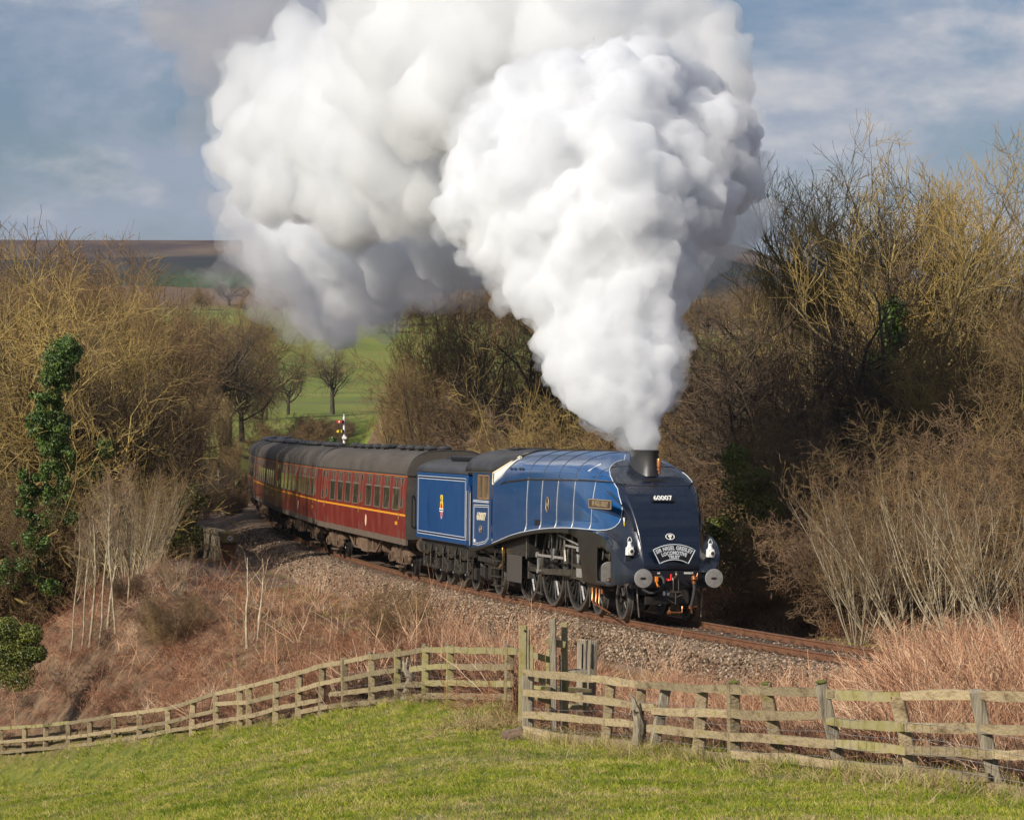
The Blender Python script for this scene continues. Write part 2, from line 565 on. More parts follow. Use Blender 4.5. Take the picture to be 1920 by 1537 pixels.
def raw_ground(X, Y):
    X = np.asarray(X, float); Y = np.asarray(Y, float)
    shp = X.shape
    uv = _uv(X.ravel(), Y.ravel())
    out = np.zeros(len(uv))
    for i in range(0, len(uv), 20000):
        q = uv[i:i + 20000]
        r2 = ((q[:, None, :] - _cuv[None]) ** 2).sum(-1)
        out[i:i + 20000] = _tps_k(r2) @ _sol[:_n] + _sol[_n] + q @ _sol[_n + 1:]
    return (out * np.maximum(Y.ravel(), 12) + CAM_H).reshape(shp)


def sstep(a, b, x):
    t = np.clip((x - a) / (b - a), 0, 1)
    return t * t * (3 - 2 * t)


def vnoise(X, Y, sc, seed=0):
    """cheap smooth value noise for arrays"""
    g = np.random.default_rng(seed).random((256, 256))
    x = X / sc; y = Y / sc
    xi = np.floor(x).astype(int); yi = np.floor(y).astype(int)
    fx = x - xi; fy = y - yi
    fx = fx * fx * (3 - 2 * fx); fy = fy * fy * (3 - 2 * fy)
    a = g[xi % 256, yi % 256]; b = g[(xi + 1) % 256, yi % 256]; c = g[xi % 256, (yi + 1) % 256]; d = g[(xi + 1) % 256, (yi + 1) % 256]
    return (a * (1 - fx) + b * fx) * (1 - fy) + (c * (1 - fx) + d * fx) * fy - 0.5


def ground(X, Y, fine=True):
    X = np.asarray(X, float); Y = np.asarray(Y, float)
    z = raw_ground(X, Y)
    lat, s = track_near(X, Y)
    a = np.abs(lat)
    ok = (s > S_MIN + 1) & (s < S_MAX - 1)
    tz = -GRADE * s
    bed = tz - 0.62
    w = np.where(ok, 1 - sstep(3.4, 7.5, a), 0) * (1 - sstep(150, 185, s))
    z = z * (1 - w) + bed * w
    if fine:
        amp = np.clip(np.maximum(Y, 1) / 60, 0.35, 6)
        z = z + (vnoise(X, Y, 2.3, 1) * 0.10 + vnoise(X, Y, 0.9, 2) * 0.05) * np.where(Y < 140, 1, 0) * (0.4 + 0.6 * sstep(2.5, 6, a))
        z = z + vnoise(X, Y, 17, 3) * 0.35 * sstep(6, 14, a) * np.where(Y > 44, 1, 0.2)
        z = z + vnoise(X, Y, 60, 4) * 2.2 * sstep(230, 400, Y)
    return z


def gz(x, y):
    return float(ground(np.array([x]), np.array([y]))[0])


_fence_px = np.array([(q[0], q[3]) for q in LEFT_FENCE] + [(972, 43.0)] + [(q[0], q[3]) for q in RIGHT_FENCE] + [(2700, 27.4), (3400, 26)])
_fence_px = np.concatenate([[(-900, 140.0), (-400, 115.0)], _fence_px])
_fu = (_fence_px[:, 0] - 960) / CAM_F


def fence_dist(X, Y):
    """distance at which the fence line crosses the same bearing: nearer than this is the meadow"""
    return np.interp(X / np.maximum(Y, 1), _fu, _fence_px[:, 1])


def meadow_mask(X, Y):
    fd = fence_dist(X, Y)
    return sstep(0.8, -0.8, (Y - fd) + vnoise(X, Y, 1.5, 9) * 1.2)


# --------------------------------------------------------------- the ground sheet
def axis(a, b, c, d0, grow, dmax):
    """coordinates from a to b with spacing d0 at c, growing away from it"""
    out = [c]
    x, st = c, d0
    while x < b:
        x += st; st = min(st * grow, dmax); out.append(x)
    x, st = c, d0
    while x > a:
        x -= st; st = min(st * grow, dmax); out.insert(0, x)
    return np.array(out)


gx = axis(-420, 420, -2, 0.34, 1.015, 12)
gy = axis(-30, 960, 55, 0.36, 1.011, 9)
GX, GY = np.meshgrid(gx, gy)
GZ = ground(GX, GY)
nx, ny = len(gx), len(gy)
vs = np.stack([GX.ravel(), GY.ravel(), GZ.ravel()], -1)
idx = np.arange(nx * ny).reshape(ny, nx)
fs = np.stack([idx[:-1, :-1], idx[:-1, 1:], idx[1:, 1:], idx[1:, :-1]], -1).reshape(-1, 4)


def np_mesh(name, v, f, smooth=True):
    me = bpy.data.meshes.new(name)
    v = np.asarray(v, np.float32); f = np.asarray(f, np.int32)
    k = f.shape[1]
    me.vertices.add(len(v)); me.vertices.foreach_set('co', v.ravel())
    me.loops.add(f.size); me.loops.foreach_set('vertex_index', f.ravel())
    me.polygons.add(len(f)); me.polygons.foreach_set('loop_start', np.arange(len(f), dtype=np.int32) * k)
    me.polygons.foreach_set('use_smooth', np.full(len(f), smooth))
    me.update(calc_edges=True)
    return me


terr = np_mesh('ground', vs, fs)
lat_g, s_g = track_near(GX, GY)
md = meadow_mask(GX, GY)
# zone colours (what grows there): r = grass share, g = gravel share, b = sunlit brightness painted into the far pasture
far_green = np.where(GY > 225, 1.0, 0.0) * (1 - sstep(560, 640, GY + vnoise(GX, GY, 60, 12) * 60))
hedge = np.exp(-((GY - (352 + GX * 0.35 + vnoise(GX, GY, 20, 13) * 10)) / 2.5) ** 2)
grass = np.maximum(md, far_green * (1 - hedge * 0.45))
cess = np.exp(-((GY - 63.5) / 4.2) ** 2) * sstep(0.5, 1.5, GX) * (1 - sstep(4.8, 6.5, GX)) * sstep(3.0, 4.2, -lat_g)
patch = sstep(-0.05, 0.25, vnoise(GX, GY, 1.6, 15) + vnoise(GX, GY, 0.7, 16) * 0.6 + 0.08)
grass = np.maximum(grass, cess * patch * 0.75)
strip = np.exp(-((lat_g + 7.0) / 1.1) ** 2) * sstep(72, 84, s_g) * np.where(s_g < 200, 1, 0)
grass = np.maximum(grass, strip)
tuft = np.exp(-(((GX - 6.2) / 0.7) ** 2 + ((GY - 66.5) / 2.0) ** 2))
grass = np.maximum(grass, tuft)
gravel = np.where((s_g > 30) & (s_g < 120), 1, 0) * sstep(8.2, 6.4, -lat_g) * sstep(2.5, 3.2, -lat_g) * sstep(112, 104, GY + vnoise(GX, GY, 5, 18) * 10) * 0.75
gravel = np.maximum(gravel, sstep(3.5, 2.7, np.abs(lat_g)) * (s_g < 130))
dry = np.where(GY > 225, 1.0, 0.0) * np.clip(.75 + vnoise(GX, GY, 45, 21) * .9 + vnoise(GX, GY, 14, 22) * .5, 0, 1)  # patchy share of the brighter sunlit green, far pasture only
colr = np.stack([grass.ravel(), gravel.ravel(), dry.ravel(), np.ones(grass.size)], -1).astype(np.float32)
ca = terr.color_attributes.new('zone', 'FLOAT_COLOR', 'POINT')
ca.data.foreach_set('color', colr.ravel())


def ground_material():
    m = pbr('ground_cover', (0.1, 0.08, 0.05), 0.95)
    nt = m.node_tree; N, L = nt.nodes, nt.links
    b = N['Principled BSDF']
    at = N.new('ShaderNodeVertexColor'); at.layer_name = 'zone'
    sp = N.new('ShaderNodeSeparateColor'); L.new(at.outputs[0], sp.inputs[0])
    tc = N.new('ShaderNodeTexCoord')

    def nz(scale, det=6, rough=0.6):
        n = N.new('ShaderNodeTexNoise'); n.inputs['Scale'].default_value = scale; n.inputs['Detail'].default_value = det
        n.inputs['Roughness'].default_value = rough
        L.new(tc.outputs['Object'], n.inputs['Vector']); return n.outputs['Fac']

    def ramp(fac, cols, lo=0.3, hi=0.7):
        c = N.new('ShaderNodeValToRGB')
        while len(c.color_ramp.elements) < len(cols): c.color_ramp.elements.new(0.5)
        for i, k in enumerate(cols):
            c.color_ramp.elements[i].position = lo + (hi - lo) * i / (len(cols) - 1); c.color_ramp.elements[i].color = (*k, 1)
        L.new(fac, c.inputs[0]); return c.outputs[0]

    def mix(f, a, c):
        x = N.new('ShaderNodeMix'); x.data_type = 'RGBA'
        L.new(f, x.inputs['Factor']); L.new(a, x.inputs['A']); L.new(c, x.inputs['B']); return x.outputs['Result']
    green = ramp(nz(0.9, 8, 0.68), [(0.08, 0.105, 0.008), (0.15, 0.17, 0.014), (0.23, 0.215, 0.03), (0.30, 0.23, 0.09)], 0.33, 0.74)
    fine = ramp(nz(9.0, 6, 0.7), [(0.62, 0.62, 0.62), (1.15, 1.15, 1.15)], 0.35, 0.65)
    mul = N.new('ShaderNodeMix'); mul.data_type = 'RGBA'; mul.blend_type = 'MULTIPLY'; mul.inputs['Factor'].default_value = 1
    L.new(green, mul.inputs['A']); L.new(fine, mul.inputs['B'])
    scrub = ramp(nz(2.2, 8, 0.7), [(0.045, 0.026, 0.014), (0.11, 0.062, 0.032), (0.19, 0.12, 0.066), (0.27, 0.19, 0.11)], 0.3, 0.72)
    grav = ramp(nz(11, 5, 0.75), [(0.06, 0.045, 0.035), (0.15, 0.115, 0.088), (0.26, 0.215, 0.175)], 0.36, 0.66)
    sunny = ramp(nz(0.05, 8, 0.7), [(0.085, 0.125, 0.014), (0.16, 0.195, 0.018), (0.24, 0.225, 0.045)], 0.35, 0.68)  # sunlit look of the far pasture put into its grass colour
    gcol = mix(sp.outputs[2], mul.outputs['Result'], sunny)
    c1 = mix(sp.outputs[0], scrub, gcol)
    c2 = mix(sp.outputs[1], c1, grav)
    L.new(c2, b.inputs['Base Color'])
    bp = N.new('ShaderNodeBump'); bp.inputs['Distance'].default_value = 0.05; bp.inputs['Strength'].default_value = 1
    L.new(nz(14, 5, 0.7), bp.inputs['Height']); L.new(bp.outputs[0], b.inputs['Normal'])
    return m


M['ground'] = ground_material()
g_obj = link('ground', terr, None, M['ground'])
tag(g_obj, 'rolling ground with green meadow, brown scrub bank and far pasture', kind='structure')

# --------------------------------------------------------------- far moorland
hx = np.linspace(-1500, 1500, 160)
hy = np.concatenate([np.linspace(870, 1500, 30), np.linspace(1540, 4200, 70)])
HX, HY = np.meshgrid(hx, hy)
side = sstep(0.06, 0.13, HX / HY)
ridge = 126.5 * (1 - side) + 74.0 * side
prof = np.interp(HY.ravel(), [870, 1200, 1500, 1900, 2300, 2650, 3000, 3400, 4200], [-0.02, -0.10, 0.10, 0.44, 0.60, 0.80, 1.0, 0.97, 0.85]).reshape(HY.shape)
HZ = ridge * prof + vnoise(HX, HY, 300, 31) * 10 * sstep(1200, 1700, HY) * (1 - 0.85 * sstep(2500, 3000, HY)) + vnoise(HX, HY, 110, 32) * 3 * (1 - 0.6 * sstep(2500, 3000, HY))
hidx = np.arange(HX.size).reshape(HX.shape)
hm = np_mesh('moorland_hills', np.stack([HX.ravel(), HY.ravel(), HZ.ravel()], -1), np.stack([hidx[:-1, :-1], hidx[:-1, 1:], hidx[1:, 1:], hidx[1:, :-1]], -1).reshape(-1, 4))
f1 = np.exp(-(((HX / HY * 5645 + 960 - 385) / 120) ** 2 + ((HY - 1900) / 230) ** 2)) * 1.3
hz = np.clip(f1 + vnoise(HX, HY, 150, 35) * 0.5, 0, 1) * np.where(HY < 2400, 1, 0)
top = sstep(2500, 2800, HY + vnoise(HX, HY, 200, 36) * 300)
hc = np.stack([hz.ravel(), top.ravel(), np.zeros(hz.size), np.ones(hz.size)], -1).astype(np.float32)
hca = hm.color_attributes.new('zone', 'FLOAT_COLOR', 'POINT'); hca.data.foreach_set('color', hc.ravel())


def hill_material():
    m = pbr('moor', (0.06, 0.05, 0.04), 1.0, spec=0.0)
    nt = m.node_tree; N, L = nt.nodes, nt.links; b = N['Principled BSDF']
    at = N.new('ShaderNodeVertexColor'); at.layer_name = 'zone'
    sp = N.new('ShaderNodeSeparateColor'); L.new(at.outputs[0], sp.inputs[0])
    tc = N.new('ShaderNodeTexCoord')
    mp = N.new('ShaderNodeMapping'); mp.inputs['Scale'].default_value = (1, 0.5, 2.5); L.new(tc.outputs['Object'], mp.inputs[0])

    def nramp(scale, cols, lo=0.35, hi=0.65):
        n = N.new('ShaderNodeTexNoise'); n.inputs['Scale'].default_value = scale; n.inputs['Detail'].default_value = 7; n.inputs['Roughness'].default_value = 0.65
        L.new(mp.outputs[0], n.inputs['Vector'])
        c = N.new('ShaderNodeValToRGB')
        while len(c.color_ramp.elements) < len(cols): c.color_ramp.elements.new(0.5)
        for i, k in enumerate(cols):
            c.color_ramp.elements[i].position = lo + (hi - lo) * i / (len(cols) - 1); c.color_ramp.elements[i].color = (*k, 1)
        L.new(n.outputs['Fac'], c.inputs[0]); return c.outputs[0]

    def mix(f, a, c):
        x = N.new('ShaderNodeMix'); x.data_type = 'RGBA'
        L.new(f, x.inputs['Factor']); L.new(a, x.inputs['A']); L.new(c, x.inputs['B']); return x.outputs['Result']
    wood = nramp(0.012, [(0.018, 0.026, 0.03), (0.035, 0.035, 0.035), (0.06, 0.045, 0.04)])
    field = nramp(0.008, [(0.045, 0.075, 0.028), (0.075, 0.105, 0.038)])
    moor = nramp(0.006, [(0.055, 0.035, 0.035), (0.11, 0.07, 0.05), (0.17, 0.12, 0.075)], 0.38, 0.6)
    L.new(mix(sp.outputs[1], mix(sp.outputs[0], wood, field), moor), b.inputs['Base Color'])
    return m


M['moor'] = hill_material()
tag(link('moorland_hills', hm, None, M['moor']), 'long flat-topped moorland ridge far behind the valley', kind='structure')

# --------------------------------------------------------------- ballast bed, sleepers, chairs, rails
def sweep(name, prof, s0, s1, ds, mat, parent=None, smooth=None, jitter=0.0, closed=False):
    rings = []
    n = int((s1 - s0) / ds)
    for i in range(n + 1):
        s = s0 + (s1 - s0) * i / n
        rings.append([tuple(track(s, l + (rnd.uniform(-1, 1) * jitter if jitter else 0), z + (rnd.uniform(-1, 1) * jitter * 0.4 if jitter else 0))) for l, z in prof])
    b = MB(); b.loft(rings, closed=closed, cap=closed)
    return b.build(name, mat, parent, smooth=smooth)


M['ballast'] = noisy('ballast_stone', [(0.075, 0.046, 0.028), (0.16, 0.105, 0.065), (0.26, 0.18, 0.115), (0.34, 0.26, 0.19)], 13, 0.95, bump=0.05, bscale=22, lo=0.32, hi=0.7, nrough=0.75)
bal = sweep('ballast_bed', [(-3.7, -0.78), (-2.95, -0.56), (-2.3, -0.36), (-1.75, -0.19), (-1.3, -0.16), (-0.7, -0.175), (0, -0.19), (0.7, -0.175), (1.3, -0.16), (1.75, -0.19), (2.5, -0.36), (3.2, -0.52), (4.4, -0.72)], -38, 132, 0.35, M['ballast'], jitter=0.05)
tag(bal, 'brown stone ballast under and beside the single railway line', kind='structure')

railway = empty('railway_track', tuple(track(0)))
tag(railway, 'curving single railway line of rusty rails on old sleepers', kind='structure')
inv = Matrix.Translation(-track(0))


def adopt(o, root):
    """parent o to root keeping it where it stands"""
    o.parent = root
    o.matrix_parent_inverse = root.matrix_world.inverted() if root.matrix_world != Matrix.Identity(4) else Matrix.Identity(4)
    return o


bpy.context.view_layer.update()
for side in (-1, 1):
    c = side * 0.7535
    prof = [(c - .035, 0.0), (c + .035, 0.0), (c + .036, -.028), (c + .012, -.045), (c + .010, -.118), (c + .068, -.132), (c + .070, -.145), (c - .070, -.145), (c - .068, -.132), (c - .010, -.118), (c - .012, -.045), (c - .036, -.028)]
    rl = sweep('rail', prof, -38, 150, 0.5, M['rail_side'], railway, closed=True)
    adopt(rl, railway)
    # the worn running surface, a thin strip just over the rusty head
    hd = sweep('running_surface', [(c - .028 * 1, 0.0), (c - .020, 0.003), (c + .020, 0.003), (c + .028, 0.0)], -38, 150, 0.5, M['rail_head'], railway)
    adopt(hd, railway)
sb = MB(); sb.box((0, 0, 0), (0.25, 2.6, 0.13))
sme = sb.mesh('sleeper', M['sleeper'])
chairs = MB()
s = -21.0
while s < 74:
    m = vehicle_matrix(s, 0.3)
    m = m @ Matrix.Translation((0, rnd.uniform(-.03, .03), -0.215)) @ Matrix.Rotation(rnd.uniform(-.012, .012), 4, 'Z')
    o = link('sleeper', sme, railway)
    o.matrix_basis = m
    o.matrix_parent_inverse = railway.matrix_world.inverted()
    R3 = m.to_3x3()
    for sd in (-1, 1):
        for k in (-1, 1):
            cpos = m @ Vector((0, sd * 0.7535 + k * 0.105, 0.085))
            chairs.box(cpos, (0.17, 0.11, 0.07), R3, taper=(0.6, 0.6))
    s += 0.66
ch = chairs.build('rail_chair', M['chair'], railway)
ch['kind'] = 'stuff'
adopt(ch, railway)


# ------------------------------------------------------------------ text as flat meshes
def text_mesh(s, size, bold=0.0, extrude=0.002, xscale=1.0, spacing=1.0):
    cu = bpy.data.curves.new('txt', 'FONT')
    cu.body = s
    cu.size = size
    cu.extrude = extrude
    cu.offset = bold
    cu.space_character = spacing
    cu.align_x = 'CENTER'
    cu.align_y = 'CENTER'
    cu.resolution_u = 3
    ob = bpy.data.objects.new('txt', cu)
    COL.objects.link(ob)
    dg = bpy.context.evaluated_depsgraph_get()
    me = bpy.data.meshes.new_from_object(ob.evaluated_get(dg))
    bpy.data.objects.remove(ob)
    bpy.data.curves.remove(cu)
    for v in me.vertices:
        v.co.x *= xscale
    return me


def put_text(name, s, size, mat, parent, origin, xdir, ydir, bold=0.0, xscale=1.0, warp=None, extrude=0.003, spacing=1.0):
    me = text_mesh(s, size, bold, extrude, xscale, spacing)
    me.materials.clear()
    me.materials.append(mat)
    X, Y = Vector(xdir).normalized(), Vector(ydir).normalized()
    Z = X.cross(Y)
    O = Vector(origin)
    for v in me.vertices:
        x, y, z = v.co
        if warp: x, y = warp(x, y)
        v.co = O + X * x + Y * y + Z * z
    return link(name, me, parent)


def q(s, lat, z):
    return Vector((-s, lat, z))


# ------------------------------------------------------------------ wheels
def wheel_meshes(r, spokes, w=0.13, crank=None, weight=False, tag_=''):
    """a spoked wheel about the y axis, outer face towards -y; returns (centre mesh, tyre mesh)"""
    n = 40
    b = MB()
    ri = r - 0.075
    # rim
    prof_o, rings = [], []
    rim_in = ri - 0.07
    vs, fs = [], []
    for k in range(n):
        a = 2 * math.pi * k / n
        c, s_ = math.cos(a), math.sin(a)
        for (rr, y) in ((rim_in, -w * .42), (ri, -w * .42), (ri, w * .42), (rim_in, w * .42)):
            vs.append((rr * c, y, rr * s_))
    for k in range(n):
        k2 = (k + 1) % n
        for j in range(4):
            j2 = (j + 1) % 4
            fs.append((k * 4 + j, k * 4 + j2, k2 * 4 + j2, k2 * 4 + j))
    b.add(vs, fs)
    hub = r * 0.17
    b.lathe([(hub * .6, -w * .75), (hub * .95, -w * .7), (hub, -w * .5), (hub, w * .5), (hub * .8, w * .6)], axis='y', n=16)
    for k in range(spokes):
        a = 2 * math.pi * (k + 0.5) / spokes
        d = Vector((math.cos(a), 0, math.sin(a)))
        b.tube([d * hub * .8 + Vector((0, -w * .12, 0)), d * rim_in * 1.01 + Vector((0, -w * .02, 0))], [0.034 * r / 0.9 + .008, 0.022 * r / 0.9 + .006], 5, cap=False)
    if crank:
        ca = math.radians(crank[0])
        cp = Vector((math.cos(ca) * crank[1], 0, math.sin(ca) * crank[1]))
        b.lathe([(.15, -w * .72), (.17, -w * .6), (.17, w * .2)], c=cp, axis='y', n=14)
        b.bar(Vector((0, -w * .45, 0)), cp + Vector((0, -w * .45, 0)), .05, .26, up=(0, 1, 0))
    if weight:
        wa = math.radians(crank[0]) + math.pi
        arc = [wa - .62 + 1.24 * i / 8 for i in range(9)]
        poly = [(rim_in * 1.02 * math.cos(a), rim_in * 1.02 * math.sin(a)) for a in arc]
        b.prism(poly, (0, 0, 0), 'y', -w * .46, w * .3)
    t = MB()
    vs, fs = [], []
    pr = ((ri, -w * .5), (r - .006, -w * .5), (r, -w * .42), (r, w * .28), (r + .028, w * .36), (r + .028, w * .5), (ri, w * .5))
    m_ = len(pr)
    for k in range(n):
        a = 2 * math.pi * k / n
        c, s_ = math.cos(a), math.sin(a)
        for (rr, y) in pr:
            vs.append((rr * c, y, rr * s_))
    for k in range(n):
        k2 = (k + 1) % n
        for j in range(m_):
            j2 = (j + 1) % m_
            fs.append((k * m_ + j, k * m_ + j2, k2 * m_ + j2, k2 * m_ + j))
    t.add(vs, fs)
    return b.mesh('wheel_centre', M['wheel'], 35), t.mesh('tyre', M['tyre'], 35)


def put_wheel(meshes, root, s, side, r, name='wheel', lat=0.795):
    o = link(name, meshes[0], root)
    o.location = q(s, side * lat, r)
    if side > 0:
        o.rotation_euler = (0, 0, math.pi)
    t = link('tyre', meshes[1], o)
    return o


# ================================================================== LOCOMOTIVE
loco = empty('steam_locomotive', mat=vehicle_matrix(5.8, 4.0) @ Matrix.Translation((5.8, 0, 0)))
tag(loco, 'streamlined blue steam locomotive with dark wedge nose and headboard at the head of the train', 'steam locomotive')

# --- casing: lofted rings. station: (s, z_top, flat half width, shoulder half width, shoulder z, side half width, side foot z, exponent)
ST = [
    (9.97, 3.95, 0.10, 1.345, 3.02, 1.345, 1.42, 1.25),
    (9.50, 3.965, 0.08, 1.340, 3.08, 1.345, 1.485, 1.45),
    (9.00, 3.98, 0.06, 1.335, 3.14, 1.345, 1.555, 1.75),
    (8.40, 3.99, 0.05, 1.330, 3.18, 1.345, 1.65, 2.0),
    (7.40, 4.00, 0.05, 1.325, 3.22, 1.345, 1.77, 2.1),
    (6.40, 4.00, 0.05, 1.320, 3.25, 1.345, 1.865, 2.1),
    (5.40, 4.00, 0.05, 1.315, 3.27, 1.345, 1.945, 2.1),
    (4.40, 4.00, 0.05, 1.31, 3.28, 1.345, 2.01, 2.1),
    (3.40, 3.99, 0.05, 1.305, 3.28, 1.345, 2.05, 2.1),
    (2.60, 3.97, 0.05, 1.295, 3.28, 1.34, 2.07, 2.1),
    (2.20, 3.93, 0.10, 1.285, 3.28, 1.33, 2.08, 2.1),
    (1.90, 3.86, 0.20, 1.27, 3.28, 1.325, 2.08, 2.1),
    (1.60, 3.77, 0.32, 1.25, 3.26, 1.315, 2.08, 2.15),
    (1.30, 3.68, 0.44, 1.22, 3.22, 1.30, 2.08, 2.2),
    (1.00, 3.59, 0.55, 1.18, 3.16, 1.28, 2.08, 2.3),
    (0.70, 3.50, 0.64, 1.13, 3.08, 1.25, 2.07, 2.4),
    (0.40, 3.385, 0.71, 1.08, 2.97, 1.21, 2.06, 2.6),
    (0.15, 3.25, 0.755, 1.02, 2.86, 1.165, 2.04, 2.8),
    (-0.05, 3.12, 0.775, 0.97, 2.76, 1.125, 2.02, 3.0),
    (-0.25, 2.97, 0.78, 0.92, 2.66, 1.08, 1.99, 3.0),
    (-0.42, 2.80, 0.775, 0.88, 2.54, 1.03, 1.95, 3.0),
    (-0.57, 2.62, 0.762, 0.845, 2.40, 0.98, 1.90, 3.0),
    (-0.70, 2.44, 0.748, 0.815, 2.26, 0.925, 1.84, 3.0),
    (-0.82, 2.24, 0.732, 0.785, 2.08, 0.87, 1.76, 3.0),
    (-0.92, 2.04, 0.715, 0.760, 1.91, 0.82, 1.67, 3.0),
    (-1.00, 1.84, 0.70, 0.737, 1.74, 0.78, 1.56, 3.0),
    (-1.06, 1.64, 0.685, 0.715, 1.57, 0.74, 1.44, 3.0),
    (-1.10, 1.46, 0.67, 0.695, 1.41, 0.71, 1.33, 3.0),
    (-1.115, 1.32, 0.66, 0.68, 1.29, 0.69, 1.25, 3.0),
    (-1.115, 1.22, 0.655, 0.67, 1.205, 0.68, 1.19, 3.0),
]


def interp_st(s):
    ss = [a[0] for a in ST]
    # monotone decreasing in s (last two share s)
    return [float(np.interp(-s, [-a for a in ss], [a[j] for a in ST])) for j in range(8)]


def flare(s, t):
    return .075 * max(0, 1 - t / .20) ** 2 * min(1, max(0, (s - .2) / 1.0)) * min(1, max(0, (9.9 - s) / 3.0))


def ring(st, nside=22, narc=14, nflat=5):
    s, zt, wf, wsh, zsh, ws, zv, ex = st
    half = []
    for i in range(nside):
        t = i / (nside - 1)
        w = ws + (wsh - ws) * (t ** 1.6)
        w += 0.02 * math.sin(math.pi * t) * min(1, max(0, (zsh - zv) / 1.0)) + flare(s, t)
        half.append((w, zv + (zsh - zv) * t))
    for i in range(1, narc + 1):
        a = math.pi / 2 * i / narc
        e = 2 / ex
        half.append((wf + (wsh - wf) * max(0, math.cos(a)) ** e, zsh + (zt - zsh) * math.sin(a) ** e))
    for i in range(1, nflat):
        half.append((wf * (1 - i / (nflat - 1)), zt))
    # full ring from image-left foot over the top to the right foot
    left = [(s, -w, z) for (w, z) in half]
    right = [(s, w, z) for (w, z) in half[:-1]][::-1]
    return [q(*p) for p in left + right]


stations = []
ss_list = [9.97 - 0.16 * i for i in range(55)]
ss_list = [s for s in ss_list if s > 1.55] + [1.55 - 0.05 * i for i in range(34)]
rows = [interp_st(s) for s in ss_list if s > -0.10]
# the nose is followed along its own steep profile
for i in range(len(ST) - 1):
    if ST[i][0] > -0.05: continue
    if ST[i][0] == -0.05: rows.append(list(ST[i]))
    for k in range(1, 4):
        t = k / 3
        rows.append([ST[i][j] * (1 - t) + ST[i + 1][j] * t for j in range(8)])


BND = [(3.98, 2.25), (3.90, 1.95), (3.75, 1.55), (3.6, 1.15), (3.45, 0.75), (3.3, 0.42), (3.1, 0.08), (2.84, -0.10), (2.6, -0.24), (2.42, -0.30), (2.30, -0.27), (2.22, -0.16), (2.16, 0.0), (2.12, 0.25), (2.10, 0.6)]


def bound_s(z):
    zz = [b[0] for b in BND][::-1]
    sv = [b[1] for b in BND][::-1]
    return float(np.interp(z, zz, sv))


rings = [ring(r) for r in rows]
cas = MB()
cas.loft(rings)
# inner lip turned under along the foot so that the shell has thickness
me = cas.mesh('casing', [M['blue'], M['black'], M['nose_sky_black']], 32)
for p in me.polygons:
    c = p.center
    s, lat, z = -c.x, c.y, c.z
    zfoot = interp_st(s)[6]
    if s < bound_s(z) or z < zfoot + (0.0 if s > 1.0 else 0.02):
        st = interp_st(s)
        p.material_index = 1
        if abs(lat) < st[3] + .03 and s < 1.5 and z > 1.0 and (p.normal.x > 0.12):
            p.material_index = 2
casing = link('casing', me, loco)
so = casing.modifiers.new('thick', 'SOLIDIFY')
so.thickness = 0.02
so.offset = -1


def side_lat(s, z):
    """half width of the casing side at a station and height"""
    st = interp_st(s)
    _, zt, wf, wsh, zsh, ws, zv, ex = st
    if z <= zsh:
        t = max(0, min(1, (z - zv) / (zsh - zv)))
        return ws + (wsh - ws) * t ** 1.6 + 0.02 * math.sin(math.pi * t) * min(1, max(0, (zsh - zv))) + flare(s, t)
    t = min(1, (z - zsh) / max(1e-6, zt - zsh))
    a = math.asin(min(1, t ** (ex / 2)))
    return wf + (wsh - wf) * max(0, math.cos(a)) ** (2 / ex)


def nose_s(z):
    """station of the nose centre line at a height"""
    return float(np.interp(z, [a[1] for a in ST][::-1], [a[0] for a in ST][::-1]))


def nose_frame(z):
    """point, and up-slope direction, on the nose centre line"""
    a, b = q(nose_s(z - .05), 0, z - .05), q(nose_s(z + .05), 0, z + .05)
    return q(nose_s(z), 0, z), (b - a).normalized()


# white line that divides blue from black, both sides
for sd in (-1, 1):
    b = MB()
    pts = [q(bs, sd * (side_lat(bs, bz) + .004), bz) for bz, bs in BND[1:]] + [q(s, sd * (side_lat(s, interp_st(s)[6] + .02) + .006), interp_st(s)[6] + .025) for s in (1.2, 2, 3, 4, 5, 6, 7, 8, 9, 9.9)]
    fine = []
    for a_, b_ in zip(pts[:-1], pts[1:]):
        n = 5
        fine += [a_.lerp(b_, k / n) for k in range(n)]
    for p in fine[:60]:
        p.y = sd * (side_lat(-p.x, p.z) + .003)
    b.tube(fine + [pts[-1]], 0.011, 5)
    b.build('lining', M['lining'], loco)
# boiler bands: steel strips
for sb_ in (1.12, 2.44, 3.83, 5.20, 6.53):
    for sd in (-1, 1):
        b = MB()
        zf = interp_st(sb_)[6]
        pts = [q(sb_, sd * (side_lat(sb_, z) + .003), z) for z in np.linspace(zf + .03, 3.26, 14)]
        b.tube(pts, 0.012, 5)
        b.build('boiler_band', M['steel'], loco)
    b = MB()
    pts = [q(sb_, lat, 0) for lat in ()]
    arc = []
    st = interp_st(sb_)
    for i in range(29):
        a = math.pi * (i / 28)
        e = 2 / st[7]
        c_, s_ = math.cos(a), math.sin(a)
        w = (st[2] + (st[3] - st[2]) * abs(c_) ** e) * (1 if c_ > 0 else -1)
        arc.append(q(sb_, w * 1.002, st[4] + (st[1] - st[4]) * s_ ** e + .002))
    b.tube(arc, 0.008, 4)
    b.build('boiler_band', M['frame_black'], loco)
